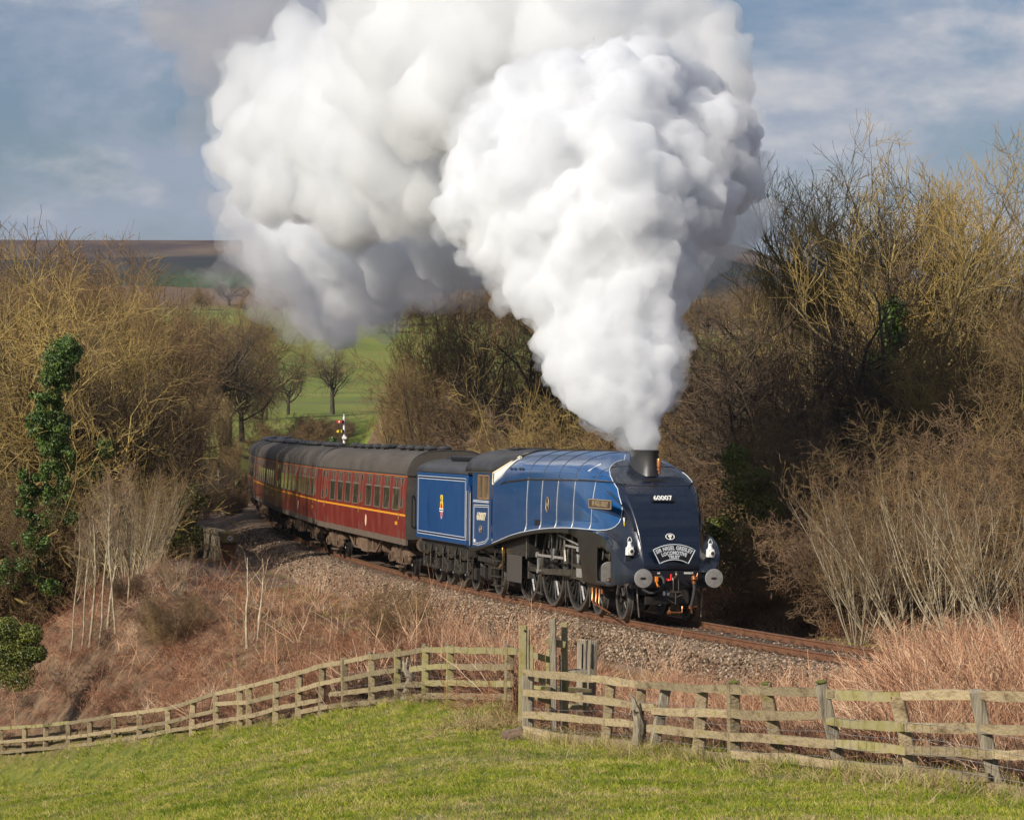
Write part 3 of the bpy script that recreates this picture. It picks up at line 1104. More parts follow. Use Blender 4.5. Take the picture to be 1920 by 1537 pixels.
# handrails
for sd in (-1, 1):
    b = MB()
    pts = [q(s, sd * (side_lat(s, 3.27) + .045), float(np.interp(s, [-.2, .5, 1.5, 6.5, 8.6, 9.2], [3.20, 3.27, 3.285, 3.235, 3.13, 3.03]))) for s in np.linspace(-0.0, 9.2, 30)]
    b.tube(pts, 0.019, 6)
    for s in np.linspace(0.4, 8.9, 9):
        z = float(np.interp(s, [-.2, .5, 1.5, 6.5, 8.6, 9.2], [3.20, 3.27, 3.285, 3.235, 3.13, 3.03]))
        b.tube([q(s, sd * (side_lat(s, z) - .01), z), q(s, sd * (side_lat(s, z) + .05), z)], 0.014, 5)
    b.build('handrail', M['black'], loco, smooth=40)
    # the long black grab rail down the edge of the nose
    b = MB()
    pts = []
    for i in range(len(ST)):
        if ST[i][0] < 0.45 and ST[i][1] > 2.2:
            pts.append(q(ST[i][0] + .02, sd * (ST[i][3] + .05), ST[i][4] + .06))
    b.tube(pts, 0.016, 6)
    b.tube([pts[-1], pts[-1] + Vector((-.1, 0, 0))], .014, 5)
    b.build('handrail', M['frame_black'], loco, smooth=40)

# --- valance and front skirts: one deep curved plate each side
arch = [(11.98, 1.20), (11.54, 1.17), (10.4, 1.32), (9.15, 1.48), (8.0, 1.63), (6.84, 1.75), (5.7, 1.85), (4.71, 1.91), (3.6, 1.95), (2.74, 1.955), (2.15, 1.90), (1.85, 1.80), (1.70, 1.62), (1.60, 1.35), (1.55, 1.05), (1.54, 0.86)]
for sd in (-1, 1):
    topz = lambda s: float(np.interp(s, [-1.2, -1.05, -0.9, -0.7, -0.45, -0.1, 0.4, 1.0, 2.0], [1.18, 1.36, 1.52, 1.68, 1.82, 1.95, 2.03, 2.06, 2.08])) if s < 2.0 else (interp_st(s)[6] if s < 9.97 else float(np.interp(s, [9.97, 11.54, 12.0], [1.42, 1.27, 1.30])))
    out = lambda s: float(np.interp(s, [-1.24, -1.2, -1.12, -1.0, -0.8, -0.5, 0.0, 0.6], [0.80, 0.95, 1.10, 1.21, 1.30, 1.35, 1.368, 1.37]))
    # shelf: fillet from casing side down and out to the skirt, as a loft of rings
    rings = []
    srow = [-1.235, -1.22, -1.19, -1.14, -1.08, -1.0, -.9, -.8, -.65, -.5, -.3, -.1, .1, .3, .5, .8, 1.1, 1.5, 2.0, 2.6]
    for s in srow:
        o_ = out(s)
        zt = topz(s)
        inn = interp_st(max(s, -1.11))
        wi = inn[5] - .02 if s > -1.11 else 0.66
        zi = inn[6] + .10 if s > -1.11 else 1.2
        if o_ < wi: wi = o_ - .02
        r_ = []
        for k in range(9):
            t = k / 8
            # concave fillet: falls quickly beside the casing then runs out flat to the edge
            w = wi + (o_ - wi) * (1 - math.cos(t * math.pi / 2)) ** 0.9
            z = zi + (zt - zi) * math.sin(t * math.pi / 2)
            r_.append(q(s, sd * w, z))
        lowz = float(np.interp(s, [-1.3, -1.15, -.9, -.5, 0.0, .6, 1.5], [0.98, 0.92, 0.86, 0.82, 0.81, 0.81, 0.84]))
        zlow = lowz if s < 1.54 else float(np.interp(s, [x for x, _ in arch[::-1]], [z for _, z in arch[::-1]]))
        for k in range(1, 9):
            t = k / 8
            r_.append(q(s, sd * (o_ + 0.012 * math.sin(math.pi * t)), zt - .015 + (zlow - zt + .015) * t))
        rings.append(r_)
    b = MB(); b.loft(rings)
    me = b.mesh('front_skirt', M['valance'], 35)
    # cut the opening in front of the cylinder
    bm = bmesh.new(); bm.from_mesh(me)
    bmesh.ops.subdivide_edges(bm, edges=[e for e in bm.edges if -0.6 > -100 and all(-1.2 < -v.co.x < 0.7 and v.co.z < 1.9 for v in e.verts)], cuts=2, use_grid_fill=True)
    kill = []
    for f in bm.faces:
        c = f.calc_center_median()
        s, z = -c.x, c.z
        if abs(c.y) > 1.15 and -0.62 < s < 0.40 and 0.90 < z < 1.70 - 0.22 * max(0, -s) ** 1.2:
            # rounded corners
            kill.append(f)
    bmesh.ops.delete(bm, geom=kill, context='FACES')
    bm.to_mesh(me); bm.free()
    me.materials.append(M['black'])
    for p in me.polygons:
        p.use_smooth = True
        if -p.center.x < -0.30 or p.normal.z > 0.75:
            p.material_index = 1
    o = link('front_skirt', me, loco)
    m_ = o.modifiers.new('thick', 'SOLIDIFY'); m_.thickness = 0.02; m_.offset = -1
    # rear valance band
    rings = []
    for s in list(np.linspace(2.6, 11.98, 40)):
        zt = topz(s)
        zl = float(np.interp(s, [x for x, _ in arch[::-1]], [z for _, z in arch[::-1]]))
        rings.append([q(s, sd * 1.30, zt + .0), q(s, sd * 1.42, zt - .004), q(s, sd * 1.422, (zt + zl) / 2), q(s, sd * 1.42, zl), q(s, sd * 1.33, zl - .01), q(s, sd * 1.30, zl)])
    b = MB(); b.loft(rings, closed=True, cap=True)
    b.build('valance', M['valance'], loco, smooth=50)

# --- nose furniture
p0, up = nose_frame(2.86)
nrm = Vector((0, 1, 0)).cross(up) * 1.0
nrm = up.cross(Vector((0, 1, 0)))
if nrm.x < 0: nrm = -nrm
R = Matrix((nrm, Vector((0, 1, 0)), up)).transposed()
b = MB(); b.box(p0 + nrm * .03, (0.035, 0.56, 0.20), R)
plate = b.build('number_plate', M['lining_black'], loco, bevel=.012)
put_text('number', '60007', 0.205, M['white'], plate, p0 + nrm * .052, (0, 1, 0), up, bold=.004, xscale=.92)
# shed emblem oval
p1, up1 = nose_frame(1.99)
n1 = up1.cross(Vector((0, 1, 0)))
if n1.x < 0: n1 = -n1
R1 = Matrix((n1, Vector((0, 1, 0)), up1)).transposed()
b = MB()
pts = [p1 + n1 * .03 + Vector((0, 1, 0)) * (.105 * math.cos(a)) + up1 * (.072 * math.sin(a)) for a in np.linspace(0, 2 * math.pi, 25)]
b.tube(pts, .011, 5, cap=False)
ov = b.build('oval_badge', M['white'], loco)
b = MB(); b.box(p1 + n1 * .025 + up1 * .022, (.016, .085, .05), R1); b.box(p1 + n1 * .027 - up1 * .035, (.014, .032, .06), R1)
b.build('badge_emblem', M['white'], ov)
b = MB()
vs = [p1 + n1 * .014 + Vector((0, 1, 0)) * (.10 * math.cos(a)) + up1 * (.068 * math.sin(a)) for a in np.linspace(0, 2 * math.pi, 24, endpoint=False)]
vs2 = [v + n1 * .008 for v in vs]
b.add(vs + vs2, [tuple(range(24)), tuple(range(24, 48))] + [(k, (k + 1) % 24, 24 + (k + 1) % 24, 24 + k) for k in range(24)])
b.build('badge_field', M['lining_black'], ov)
# headboard: a slice of a ring
HBo = q(-1.245, 0.0, 1.60)
Rb, cz = 0.98, -0.98 + 0.13
A0 = math.radians(28.5)
def arcpt(r, a, dx=0.0):
    return HBo + Vector((dx, r * math.sin(a), cz + r * math.cos(a)))
r_out, r_in = Rb + .10, Rb - .255
b = MB()
n = 16
outer = [(r_out, -A0 + 2 * A0 * k / n) for k in range(n + 1)]
inner = [(r_in, (A0 - .0) - 2 * A0 * k / n) for k in range(n + 1)]
inner = [(r, a * 1.02) for r, a in inner]
poly = outer + inner
vs = [arcpt(r, a, .0) for r, a in poly] + [arcpt(r, a, .03) for r, a in poly]
m_ = len(poly)
b.add(vs, [tuple(range(m_)), tuple(range(m_, 2 * m_))] + [(k, (k + 1) % m_, m_ + (k + 1) % m_, m_ + k) for k in range(m_)])
hb = b.build('headboard', M['lining_black'], loco)
hb['label'] = 'black arched headboard with white lettering'
b = MB()
bp = [arcpt(r, a, .034) for r, a in poly]
b.tube(bp + [bp[0]], .012, 5)
b.build('headboard_rim', M['lining'], hb)


def arcwarp(rad):
    return lambda x, y: ((rad + y) * math.sin(x / rad), (rad + y) * math.cos(x / rad) + cz)


for txt, rad, size in (('SIR NIGEL GRESLEY', Rb + .018, .128), ('LOCOMOTIVE', Rb - .098, .118), ('TRUST', Rb - .195, .108)):
    put_text('lettering', txt, size, M['lining'], hb, HBo + Vector((.036, 0, 0)), (0, 1, 0), (0, 0, 1), bold=.0050, xscale=.80, spacing=1.06, warp=arcwarp(rad))
for sd in (-1, 1):
    b = MB(); b.box(HBo + Vector((-.07, sd * .2, 0)), (.14, .04, .12)); b.build('headboard_bracket', M['frame_black'], loco)
# nose panel seams
for z in (3.18, 1.78):
    b = MB()
    st = interp_st(nose_s(z))
    w = st[3] - .04
    c0 = q(nose_s(z), 0, z)
    _, u_ = nose_frame(z); nn = u_.cross(Vector((0, 1, 0)))
    if nn.x < 0: nn = -nn
    b.bar(c0 + nn * .002 + Vector((0, -w + .08, 0)), c0 + nn * .002 + Vector((0, w - .08, 0)), .010, .012)
    b.build('panel_seam', M['lining_black'], loco)
# data panel, yellow and white, on the black side
b = MB()
lt = side_lat(-.42, 2.34)
b.box(q(-.42, -lt - .004, 2.38), (.115, .008, .10)); pn = b.build('notice_plate', M['white'], loco)
b = MB(); b.box(q(-.42, -lt - .008, 2.28), (.115, .012, .09)); b.build('notice_plate_yellow', M['yellow'], pn)

# --- chimney: long double casing and its round lip
b = MB()
def oval(s0, hw, hl, z, n=28):
    return [q(s0 - hl * math.cos(a) , hw * math.sin(a), z) for a in np.linspace(0, 2 * math.pi, n, endpoint=False)]
b.loft([oval(1.06, .36, .68, 3.40), oval(1.06, .31, .62, 3.60), oval(1.06, .305, .61, 3.75), oval(1.06, .31, .615, 3.95), oval(1.06, .33, .64, 4.02), oval(1.06, .30, .60, 4.03), oval(1.06, .26, .55, 3.7)], closed=True, cap=True)
b.build('chimney', M['cab_roof'], loco, smooth=50)
# whistle in front of the chimney
b = MB()
b.lathe([(.022, 0), (.022, .08), (.05, .09), (.05, .13), (.03, .15), (.055, .17), (.058, .33), (.05, .36), (.01, .38)], c=q(.26, 0.12, 3.46), n=12)
b.build('whistle', M['copper'], loco, smooth=40)

# --- name plates, works plates
def side_plate(name, s0, s1, z0, z1, mat, rimmat, txt=None, size=.16, sd=-1):
    sc, zc = (s0 + s1) / 2, (z0 + z1) / 2
    la = max(side_lat(s0, zc), side_lat(s1, zc), side_lat(sc, zc)) + .02
    b = MB(); b.box(q(sc, sd * la, zc), (abs(s0 - s1), .03, z1 - z0))
    o = b.build(name, mat, loco, bevel=.005)
    b = MB()
    e = .012
    for (a, c) in (((s0, z0), (s1, z0)), ((s0, z1), (s1, z1)), ((s0, z0), (s0, z1)), ((s1, z0), (s1, z1))):
        b.bar(q(a[0], sd * (la + .018), a[1]), q(c[0], sd * (la + .018), c[1]), .02, .02)
    b.build('plate_rim', rimmat, o)
    if txt:
        put_text('lettering', txt, size, rimmat, o, q(sc, sd * (la + .017), zc), (-sd * -1 * 1.0 if False else (1 if sd < 0 else -1), 0, 0), (0, 0, 1), bold=.002, xscale=.86)
    return o
M['plate_rim'] = pbr('plate_rim', (0.42, 0.32, 0.20), 0.45, 0.3)
side_plate('nameplate', 1.25, -0.50, 2.63, 2.83, M['bronze'], M['plate_rim'], 'SIR NIGEL GRESLEY', .175)


def oval_plate(s, z, w, h, parent=loco, la=None):
    la = la or side_lat(s, z)
    b = MB()
    n = 18
    vs = [q(s + w * math.cos(a), -(la + .004), z + h * math.sin(a)) for a in np.linspace(0, 2 * math.pi, n, endpoint=False)]
    vs2 = [v + Vector((0, -.014, 0)) for v in vs]
    b.add(vs + vs2, [tuple(range(n)), tuple(range(n, 2 * n))] + [(k, (k + 1) % n, n + (k + 1) % n, n + k) for k in range(n)])
    o = b.build('works_plate', M['bronze'], parent)
    b = MB()
    b.tube([q(s + w * math.cos(a), -(la + .018), z + h * math.sin(a)) for a in np.linspace(0, 2 * math.pi, n + 1)], .008, 4)
    b.box(q(s, -(la + .02), z), (w * .8, .004, h * .5))
    b.build('plate_rim', M['plate_rim'], o)
oval_plate(4.62, 2.62, .14, .19)
# lubricator doorway near the arch, its dark recess painted as a black plate
b = MB(); b.box(q(5.48, -side_lat(5.48, 2.1) - .004, 2.11), (.52, .012, .2)); b.build('access_opening_dark', M['lining_black'], loco)
# snifting hatch and washout lids on the shoulder
for s, z in ((8.35, 3.46), (7.95, 3.46), (7.45, 3.47), (7.2, 3.47)):
    la = side_lat(s, z)
    b = MB(); b.lathe([(.05, -.02), (.062, .0), (.055, .03), (.02, .035)], c=(0, 0, 0), axis='y', n=12)
    for i, v in enumerate(b.v): b.v[i] = tuple(Matrix.Rotation(math.radians(35), 3, 'X') @ Vector((v[0], -v[1], v[2])) + q(s, -la, z))
    b.build('washout_lid', M['black'], loco)
b = MB()
for a_, c_ in (((.55, 3.38), (.55, 3.78)), ((.95, 3.36), (.55, 3.38)), ((.55, 3.78), (.82, 3.80))):
    b.bar(q(a_[0] + .4, -side_lat(a_[0] + .4, a_[1]) - .004, a_[1]), q(c_[0] + .4, -side_lat(c_[0] + .4, c_[1]) - .004, c_[1]), .012, .012)
b.build('panel_seam', M['frame_black'], loco)
b = MB(); b.bar(q(1.75, -side_lat(1.75, 3.5) - .015, 3.5), q(1.62, -side_lat(1.62, 3.68) - .015, 3.68), .05, .02)
b.build('lamp_bracket', M['white'], loco)

# --- buffer beam, buffers, coupling and pipes
b = MB()
b.bbox(q(-1.02, -1.02, .80), q(-1.16, 1.02, 1.21)); b.build('buffer_beam', M['lining_black'], loco, bevel=.01)
b = MB()
for sd in (-1, 1):
    for yy in (.78, .86, .52, .60):
        for zz in (1.16, 1.06, .90):
            b.lathe([(.013, 0), (.010, .012)], c=q(-1.162, sd * yy, zz), axis='x', n=6)
b.build('rivet', M['frame_black'], loco)['kind'] = 'stuff'
for sd in (-1, 1):
    b = MB()
    b.lathe([(.13, 0), (.13, .03), (.10, .05), (.095, .40), (.07, .41), (.065, .52)], c=q(-1.10, sd * .87, 1.055), axis='x', n=24)
    bf = b.build('buffer', M['black'], loco, smooth=40)
    b = MB()
    b.lathe([(.06, -.05), (.13, -.035), (.215, .0), (.222, .012), (.215, .028), (.12, .037), (.0, .04)], c=q(-1.62, sd * .87, 1.055), axis='x', n=36, cap=False)
    b.build('buffer_head', M['steel'], bf, smooth=50)
    b = MB(); b.lathe([(.05, 0), (.065, .004), (.0, .008)], c=q(-1.657, sd * .87 - .01, 1.05), axis='x', n=16, cap=False)
    for i, v in enumerate(b.v): b.v[i] = (v[0], sd * .87 + (v[1] - sd * .87) * 1.2, 1.055 + (v[2] - 1.055) * .5)
    b.build('grease_mark', M['frame_black'], bf)
put_text('lettering', 'A4', .055, M['white'], loco, q(-1.163, -.34, 1.155), (0, 1, 0), (0, 0, 1), bold=.003)
put_text('lettering', 'KINGS X', .058, M['white'], loco, q(-1.163, .40, 1.155), (0, 1, 0), (0, 0, 1), bold=.003)
# draw hook and screw coupling
b = MB()
b.tube([q(-1.14, .02, 1.03), q(-1.26, .02, 1.03), q(-1.36, .02, 1.05), q(-1.42, .02, 1.12), q(-1.38, .02, 1.19), q(-1.33, .02, 1.19)], [.045, .045, .042, .036, .028, .018], 8)
b.build('coupling_hook', M['rod'], loco, smooth=60)
b = MB()
for yy in (-.045, .085):
    b.tube([q(-1.33, yy, 1.06), q(-1.37, yy, .98), q(-1.38, yy, .72), q(-1.34, yy * .6, .68)], .014, 6)
b.tube([q(-1.37, -.10, .72), q(-1.37, .14, .72)], .022, 6)
b.tube([q(-1.37, .02, .74), q(-1.36, .02, .45)], .017, 6)
b.tube([q(-1.36, .02, .60), q(-1.37, -.20, .63)], .014, 6)
b.tube([q(-1.36, .02, .60), q(-1.37, .18, .66)], .014, 6)
b.tube([q(-1.36, .02, .44), q(-1.34, -.22, .58)], .013, 6)
b.build('screw_coupling', M['rod'], loco, smooth=60)
b = MB()
b.tube([q(-1.16, -.33, 1.06), q(-1.25, -.30, 1.08), q(-1.33, -.27, 1.02), q(-1.35, -.26, .92), q(-1.33, -.33, .78), q(-1.26, -.48, .70), q(-1.2, -.58, .69), q(-1.14, -.74, .78)], .036, 8)
b.build('steam_heat_hose', M['rubber'], loco, smooth=60)
b = MB()
b.box(q(-1.22, -.41, 1.02), (.10, .05, .12)); b.tube([q(-1.22, -.42, .98), q(-1.25, -.38, .84)], .022, 6); b.tube([q(-1.22, -.40, .85), q(-1.22, -.34, .84)], .03, 6)
b.build('hose_cock', M['orange'], loco)
b = MB()
b.tube([q(-1.2, -.20, 1.0), q(-1.26, -.12, 1.0), q(-1.28, -.07, 1.0), q(-1.28, -.07, 1.14)], .026, 7)
b.box(q(-1.22, -.16, 1.0), (.10, .09, .06))
b.build('brake_cock', M['red'], loco)
b = MB()
b.tube([q(-1.2, -.17, .98), q(-1.29, -.15, .90), q(-1.30, -.13, .78), q(-1.28, -.15, .68)], .024, 7); b.build('air_hose', M['rubber'], loco, smooth=60)
b = MB()
for yy in (-.14, -.24):
    b.lathe([(.03, 0), (.033, .05), (.024, .10)], c=q(-1.28, yy, .64), n=10)
b.build('hose_coupling', M['white'], loco)
b = MB()
b.tube([q(-1.28, -.24, .78), q(-1.30, -.24, .6), q(-1.27, -.28, .44), q(-1.24, -.36, .40)], .016, 6)
b.build('drain_pipe', M['rubber'], loco)
# right hand vacuum pipe
b = MB()
b.tube([q(-1.2, .50, 1.06), q(-1.30, .48, 1.06), q(-1.33, .48, 1.00)], .045, 8)
b.box(q(-1.24, .52, 1.04), (.13, .12, .09)); b.tube([q(-1.24, .56, 1.03), q(-1.24, .60, 1.16)], .012, 5); b.lathe([(.05, 0), (.05, .06)], c=q(-1.33, .48, .92), n=10)
b.build('vacuum_elbow', M['copper'], loco, smooth=40)
b = MB()
b.tube([q(-1.33, .48, .95), q(-1.35, .49, .80), q(-1.34, .47, .62), q(-1.31, .44, .44), q(-1.29, .42, .36)], .044, 9)
b.build('vacuum_hose', M['rubber'], loco, smooth=60)
b = MB(); b.tube([q(-1.29, .42, .40), q(-1.28, .42, .33)], .05, 8); b.tube([q(-1.3, .38, .38), q(-1.3, .56, .38)], .018, 6); b.tube([q(-1.28, .42, .33), q(-1.27, .46, .22)], .02, 6)
b.build('vacuum_end', M['copper'], loco)
b = MB()
b.tube([q(-1.2, -.08, .36), q(-1.24, -.1, .24), q(-1.24, .22, .24), q(-1.2, .24, .38)], .018, 6); b.lathe([(.04, -.04), (.04, .04)], c=q(-1.24, -.1, .24), axis='y', n=8)
b.build('lower_pipe', M['copper'], loco, smooth=40)
# front plate below the beam, guard irons
b = MB()
b.prism([(-.36, .44), (.40, .44), (.46, .60), (.40, .80), (-.30, .80)], q(-1.1, 0, 0), 'x', 0, .03); b.build('front_plate', M['frame_black'], loco)
b = MB()
b.bbox(q(-.98, -.62, .42), q(-1.08, -.05, .60)); b.build('pilot_beam', M['frame_black'], loco)
for sd in (-1, 1):
    b = MB()
    b.tube([q(-.95, sd * .80, .88), q(-1.0, sd * .80, .55), q(-1.03, sd * .765, .12)], .022, 6)
    b.build('guard_iron', M['rod'], loco)

# --- headlamps
def headlamp(s, lat, z):
    r = empty('headlamp'); r.parent = loco; r.location = q(s, lat, z)
    # plain part: body, top, handle, lens are meshes under one body mesh
    return r


def make_lamp(s, lat, z):
    b = MB()
    b.box((0, 0, .115), (.17, .165, .19), taper=(.93, .93))
    b.lathe([(.062, .20), (.066, .225), (.05, .26), (.047, .31), (.058, .325), (.03, .345)], n=14)
    o = b.build('headlamp', M['white'], loco, bevel=.012)
    o.location = q(s, lat, z)
    h = MB()
    h.tube([Vector((0, .05 * math.cos(a), .345 + .10 * math.sin(a))) for a in np.linspace(0, math.pi, 11)], .009, 5)
    h.build('lamp_handle', M['white'], o)
    l = MB(); l.lathe([(.058, 0), (.060, .03), (.046, .034), (.046, .030)], c=(.082, .02, .115), axis='x', n=20, cap=False)
    l.build('lens_ring', M['white'], o)
    l = MB(); l.lathe([(.047, 0), (.035, .012), (.0, .016)], c=(.108, .02, .115), axis='x', n=18, cap=False)
    l.build('lamp_lens', M['rubber'], o)
    return o


make_lamp(-.98, -1.00, 1.545)
make_lamp(-1.02, .985, 1.50)
for sd in (-1, 1):
    b = MB(); b.box(q(-.92, sd * 1.0, 1.50), (.12, .05, .10)); b.build('lamp_iron', M['frame_black'], loco)

# --- cab
def curve_poly(pts):
    return [(-s, z) for s, z in pts]
for sd in (-1, 1):
    b = MB()
    body = [(9.97, 1.42), (10.75, 1.335), (11.35, 1.28), (12.02, 1.30), (12.02, 3.33), (9.97, 3.36)]
    # side sheet built round the window openings
    y0, y1 = sorted((sd * 1.31, sd * 1.345))
    b.prism(curve_poly([(9.97, 1.42), (10.75, 1.335), (11.35, 1.28), (12.02, 1.30), (12.02, 2.58), (9.97, 2.60)]), (0, 0, 0), 'y', y0, y1)
    b.prism(curve_poly([(9.97, 2.60), (10.22, 2.60), (10.22, 3.36), (9.97, 3.36)]), (0, 0, 0), 'y', y0, y1)
    b.prism(curve_poly([(11.42, 2.586), (12.02, 2.58), (12.02, 3.33), (11.42, 3.34)]), (0, 0, 0), 'y', y0, y1)
    b.prism(curve_poly([(10.22, 3.28), (11.42, 3.27), (11.42, 3.34), (10.22, 3.36)]), (0, 0, 0), 'y', y0, y1)
    b.build('cab_side', M['blue'], loco)
    for (a, c) in ((10.26, 10.78), (10.86, 11.38)):
        f = MB()
        for (p_, r_) in (((a, 2.63), (c, 2.63)), ((a, 3.255), (c, 3.255)), ((a, 2.63), (a, 3.255)), ((c, 2.63), (c, 3.255))):
            f.bar(q(p_[0], sd * 1.345, p_[1]), q(r_[0], sd * 1.345, r_[1]), .035, .035)
        fr = f.build('cab_window', pbr('varnished_frame', (0.26, 0.15, 0.075), 0.45), loco)
        g = MB(); g.box(q((a + c) / 2, sd * 1.325, 2.94), (c - a, .008, .62)); g.build('pane', M['glass'], fr)
# V-shaped front of the cab with cream spectacle frames
for sd in (-1, 1):
    A = q(9.93, sd * 1.335, 3.04); B_ = q(9.40, sd * 1.13, 3.02); C_ = q(9.02, sd * .86, 3.50); D_ = q(8.98, sd * .74, 3.72); E_ = q(9.12, sd * .80, 3.80); F_ = q(9.93, sd * 1.325, 3.34)
    loop = [A, B_, C_, D_, E_, F_]
    cen = sum(loop, Vector()) / 6
    nrm = (B_ - A).cross(F_ - A).normalized()
    if nrm.x < 0: nrm = -nrm
    b = MB()
    inner = [cen + (p - cen) * .93 for p in loop]
    vs = [p + nrm * .01 for p in inner] + [p - nrm * .02 for p in inner]
    b.add(vs, [tuple(range(6)), tuple(range(6, 12))] + [(k, (k + 1) % 6, 6 + (k + 1) % 6, 6 + k) for k in range(6)])
    fr = MB(); fr.tube(loop + [loop[0]], .028, 6)
    f_o = fr.build('spectacle_window', M['cream'], loco, smooth=50)
    b.build('pane', M['sky_glass'], f_o)
    # blue apron between the spectacle and the roof
    ap = MB()
    G_ = q(9.97, sd * 1.31, 3.40); H_ = q(9.97, 0, 3.93); I_ = q(8.9, 0, 3.985)
    ap.add([A - nrm * .03, F_ - nrm * .03, E_ - nrm * .03, D_ - nrm * .03, I_, H_, G_], [(1, 6, 5, 4, 3, 2)])
    ap.build('cab_front', M['blue'], loco)
# roof
rings = []
for s, wmax, zb in ((8.88, .45, 3.93), (9.05, .78, 3.82), (9.25, .92, 3.70), (9.45, 1.04, 3.60), (9.70, 1.20, 3.47), (9.95, 1.36, 3.345), (11.0, 1.36, 3.34), (12.0, 1.36, 3.34), (12.75, 1.36, 3.34)):
    r_ = []
    for i in range(21):
        a = math.pi * i / 20
        e = 2 / 2.2
        c_, s_ = math.cos(a), math.sin(a)
        r_.append(q(s, -wmax * abs(c_) ** e * (1 if c_ > 0 else -1), zb + (3.995 - zb) * s_ ** e - (.02 if s > 12.5 else 0)))
    rings.append(r_)
b = MB(); b.loft(rings)
o = b.build('cab_roof', M['cab_roof'], loco, smooth=40)
m_ = o.modifiers.new('thick', 'SOLIDIFY'); m_.thickness = .02
b = MB()
b.bbox(q(10.3, -.55, 3.975), q(11.3, .55, 4.02)); b.build('roof_ventilator', M['cab_roof'], loco, bevel=.01)
for sd in (-1, 1):
    b = MB(); b.bar(q(9.97, sd * 1.35, 3.35), q(12.75, sd * 1.35, 3.33), .03, .025); b.build('rain_strip', M['coach_end'], loco)
b = MB(); b.bbox(q(12.0, -1.29, 1.3), q(9.9, 1.29, 1.36)); b.bbox(q(9.95, -1.3, 1.4), q(9.9, 1.3, 3.0)); b.build('cab_interior', M['lining_black'], loco)

# cab side lining panel and number
def line_loop(pts, parent, lat, r1=.009, gap=.055):
    """double white line with black between, as thin flat strips"""
    for k, (off, mat, w) in enumerate(((0, M['lining'], .016), (gap * .5, M['lining_black'], .03), (gap, M['lining'], .016))):
        b = MB()
        n = len(pts)
        c = (sum(p[0] for p in pts) / n, sum(p[1] for p in pts) / n)
        ins = []
        for i in range(n):
            p, a, d = Vector(pts[i]), Vector(pts[i - 1]), Vector(pts[(i + 1) % n])
            e1, e2 = (p - a).normalized(), (d - p).normalized()
            n1, n2 = Vector((-e1.y, e1.x)), Vector((-e2.y, e2.x))
            if n1.dot(Vector(c) - p) < 0: n1 = -n1
            if n2.dot(Vector(c) - p) < 0: n2 = -n2
            bis = n1 + n2
            bis = bis / max(.3, bis.dot(n1))
            ins.append(p + bis * off)
        for i in range(n):
            a, d = ins[i], ins[(i + 1) % n]
            b.bar(q(a.x, -(lat + .002 + k * .0015), a.y), q(d.x, -(lat + .002 + k * .0015), d.y), .006, w, up=(0, 1, 0)) if False else None
            e = (d - a).normalized() * (w / 2)
            nn = Vector((-e.y, e.x))
            aa, dd = a - e, d + e
            vs = []
            for y in (lat, lat + .003 + .001 * k):
                vs += [q(aa.x + nn.x, -y, aa.y + nn.y), q(dd.x + nn.x, -y, dd.y + nn.y), q(dd.x - nn.x, -y, dd.y - nn.y), q(aa.x - nn.x, -y, aa.y - nn.y)]
            b.add(vs, [(0, 1, 2, 3), (4, 5, 6, 7), (0, 1, 5, 4), (1, 2, 6, 5), (2, 3, 7, 6), (3, 0, 4, 7)])
        b.build('lining', mat, parent)


line_loop([(10.28, 2.46), (11.86, 2.44), (11.86, 1.36), (11.3, 1.36), (10.62, 1.43), (10.28, 1.56)], loco, 1.345, gap=.05)
b = MB(); b.box(q(11.07, -1.352, 2.535), (1.6, .012, .022)); b.box(q(11.07, -1.352, 2.575), (1.6, .012, .014)); b.build('lining', M['lining'], loco)
put_text('number', '60007', .30, M['cream'], loco, q(11.03, -1.352, 2.13), (1, 0, 0), (0, 0, 1), bold=.006, xscale=1.25)
oval_plate(11.05, 1.80, .13, .095, la=1.345)
b = MB(); b.lathe([(.045, 0), (.04, .02), (.0, .03)], c=(0, 0, 0), axis='y', n=12, cap=False)
for i, v in enumerate(b.v): b.v[i] = tuple(Vector((v[0], -v[1], v[2])) + q(11.7, -1.346, 1.46))
b.build('electrification_mark', M['white'], loco)

# --- inside mass: frames, boiler bottom, firebox, smokebox (keep daylight from showing through)
b = MB()
b.bbox(q(12.0, -.58, .62), q(-.95, -.55, 1.32)); b.bbox(q(12.0, .55, .62), q(-.95, .58, 1.32))
b.build('main_frame', M['frame_black'], loco)
b = MB()
b.lathe([(.80, -9.2), (.80, -.2)], c=(0, 0, 2.55), axis='x', n=24)
b.build('boiler', M['frame_black'], loco, smooth=40)
b = MB(); b.bbox(q(9.9, -1.15, 1.2), q(7.0, 1.15, 2.3)); b.build('firebox', M['frame_black'], loco)
b = MB(); b.bbox(q(9.1, -1.16, .48), q(7.7, -1.12, 1.20)); b.bbox(q(9.1, 1.12, .48), q(7.7, 1.16, 1.20)); b.bbox(q(9.0, -.95, .60), q(7.75, .95, 1.20)); b.build('ashpan', pbr('ashpan_grey', (0.06, 0.052, 0.045), .6), loco, bevel=.02)
b = MB(); b.bbox(q(1.9, -.55, .7), q(-.2, .55, 2.2)); b.build('saddle', M['frame_black'], loco)
b = MB(); b.bbox(q(6.9, -.62, 1.3), q(2.0, .62, 1.9)); b.build('frame_stay', M['frame_black'], loco)

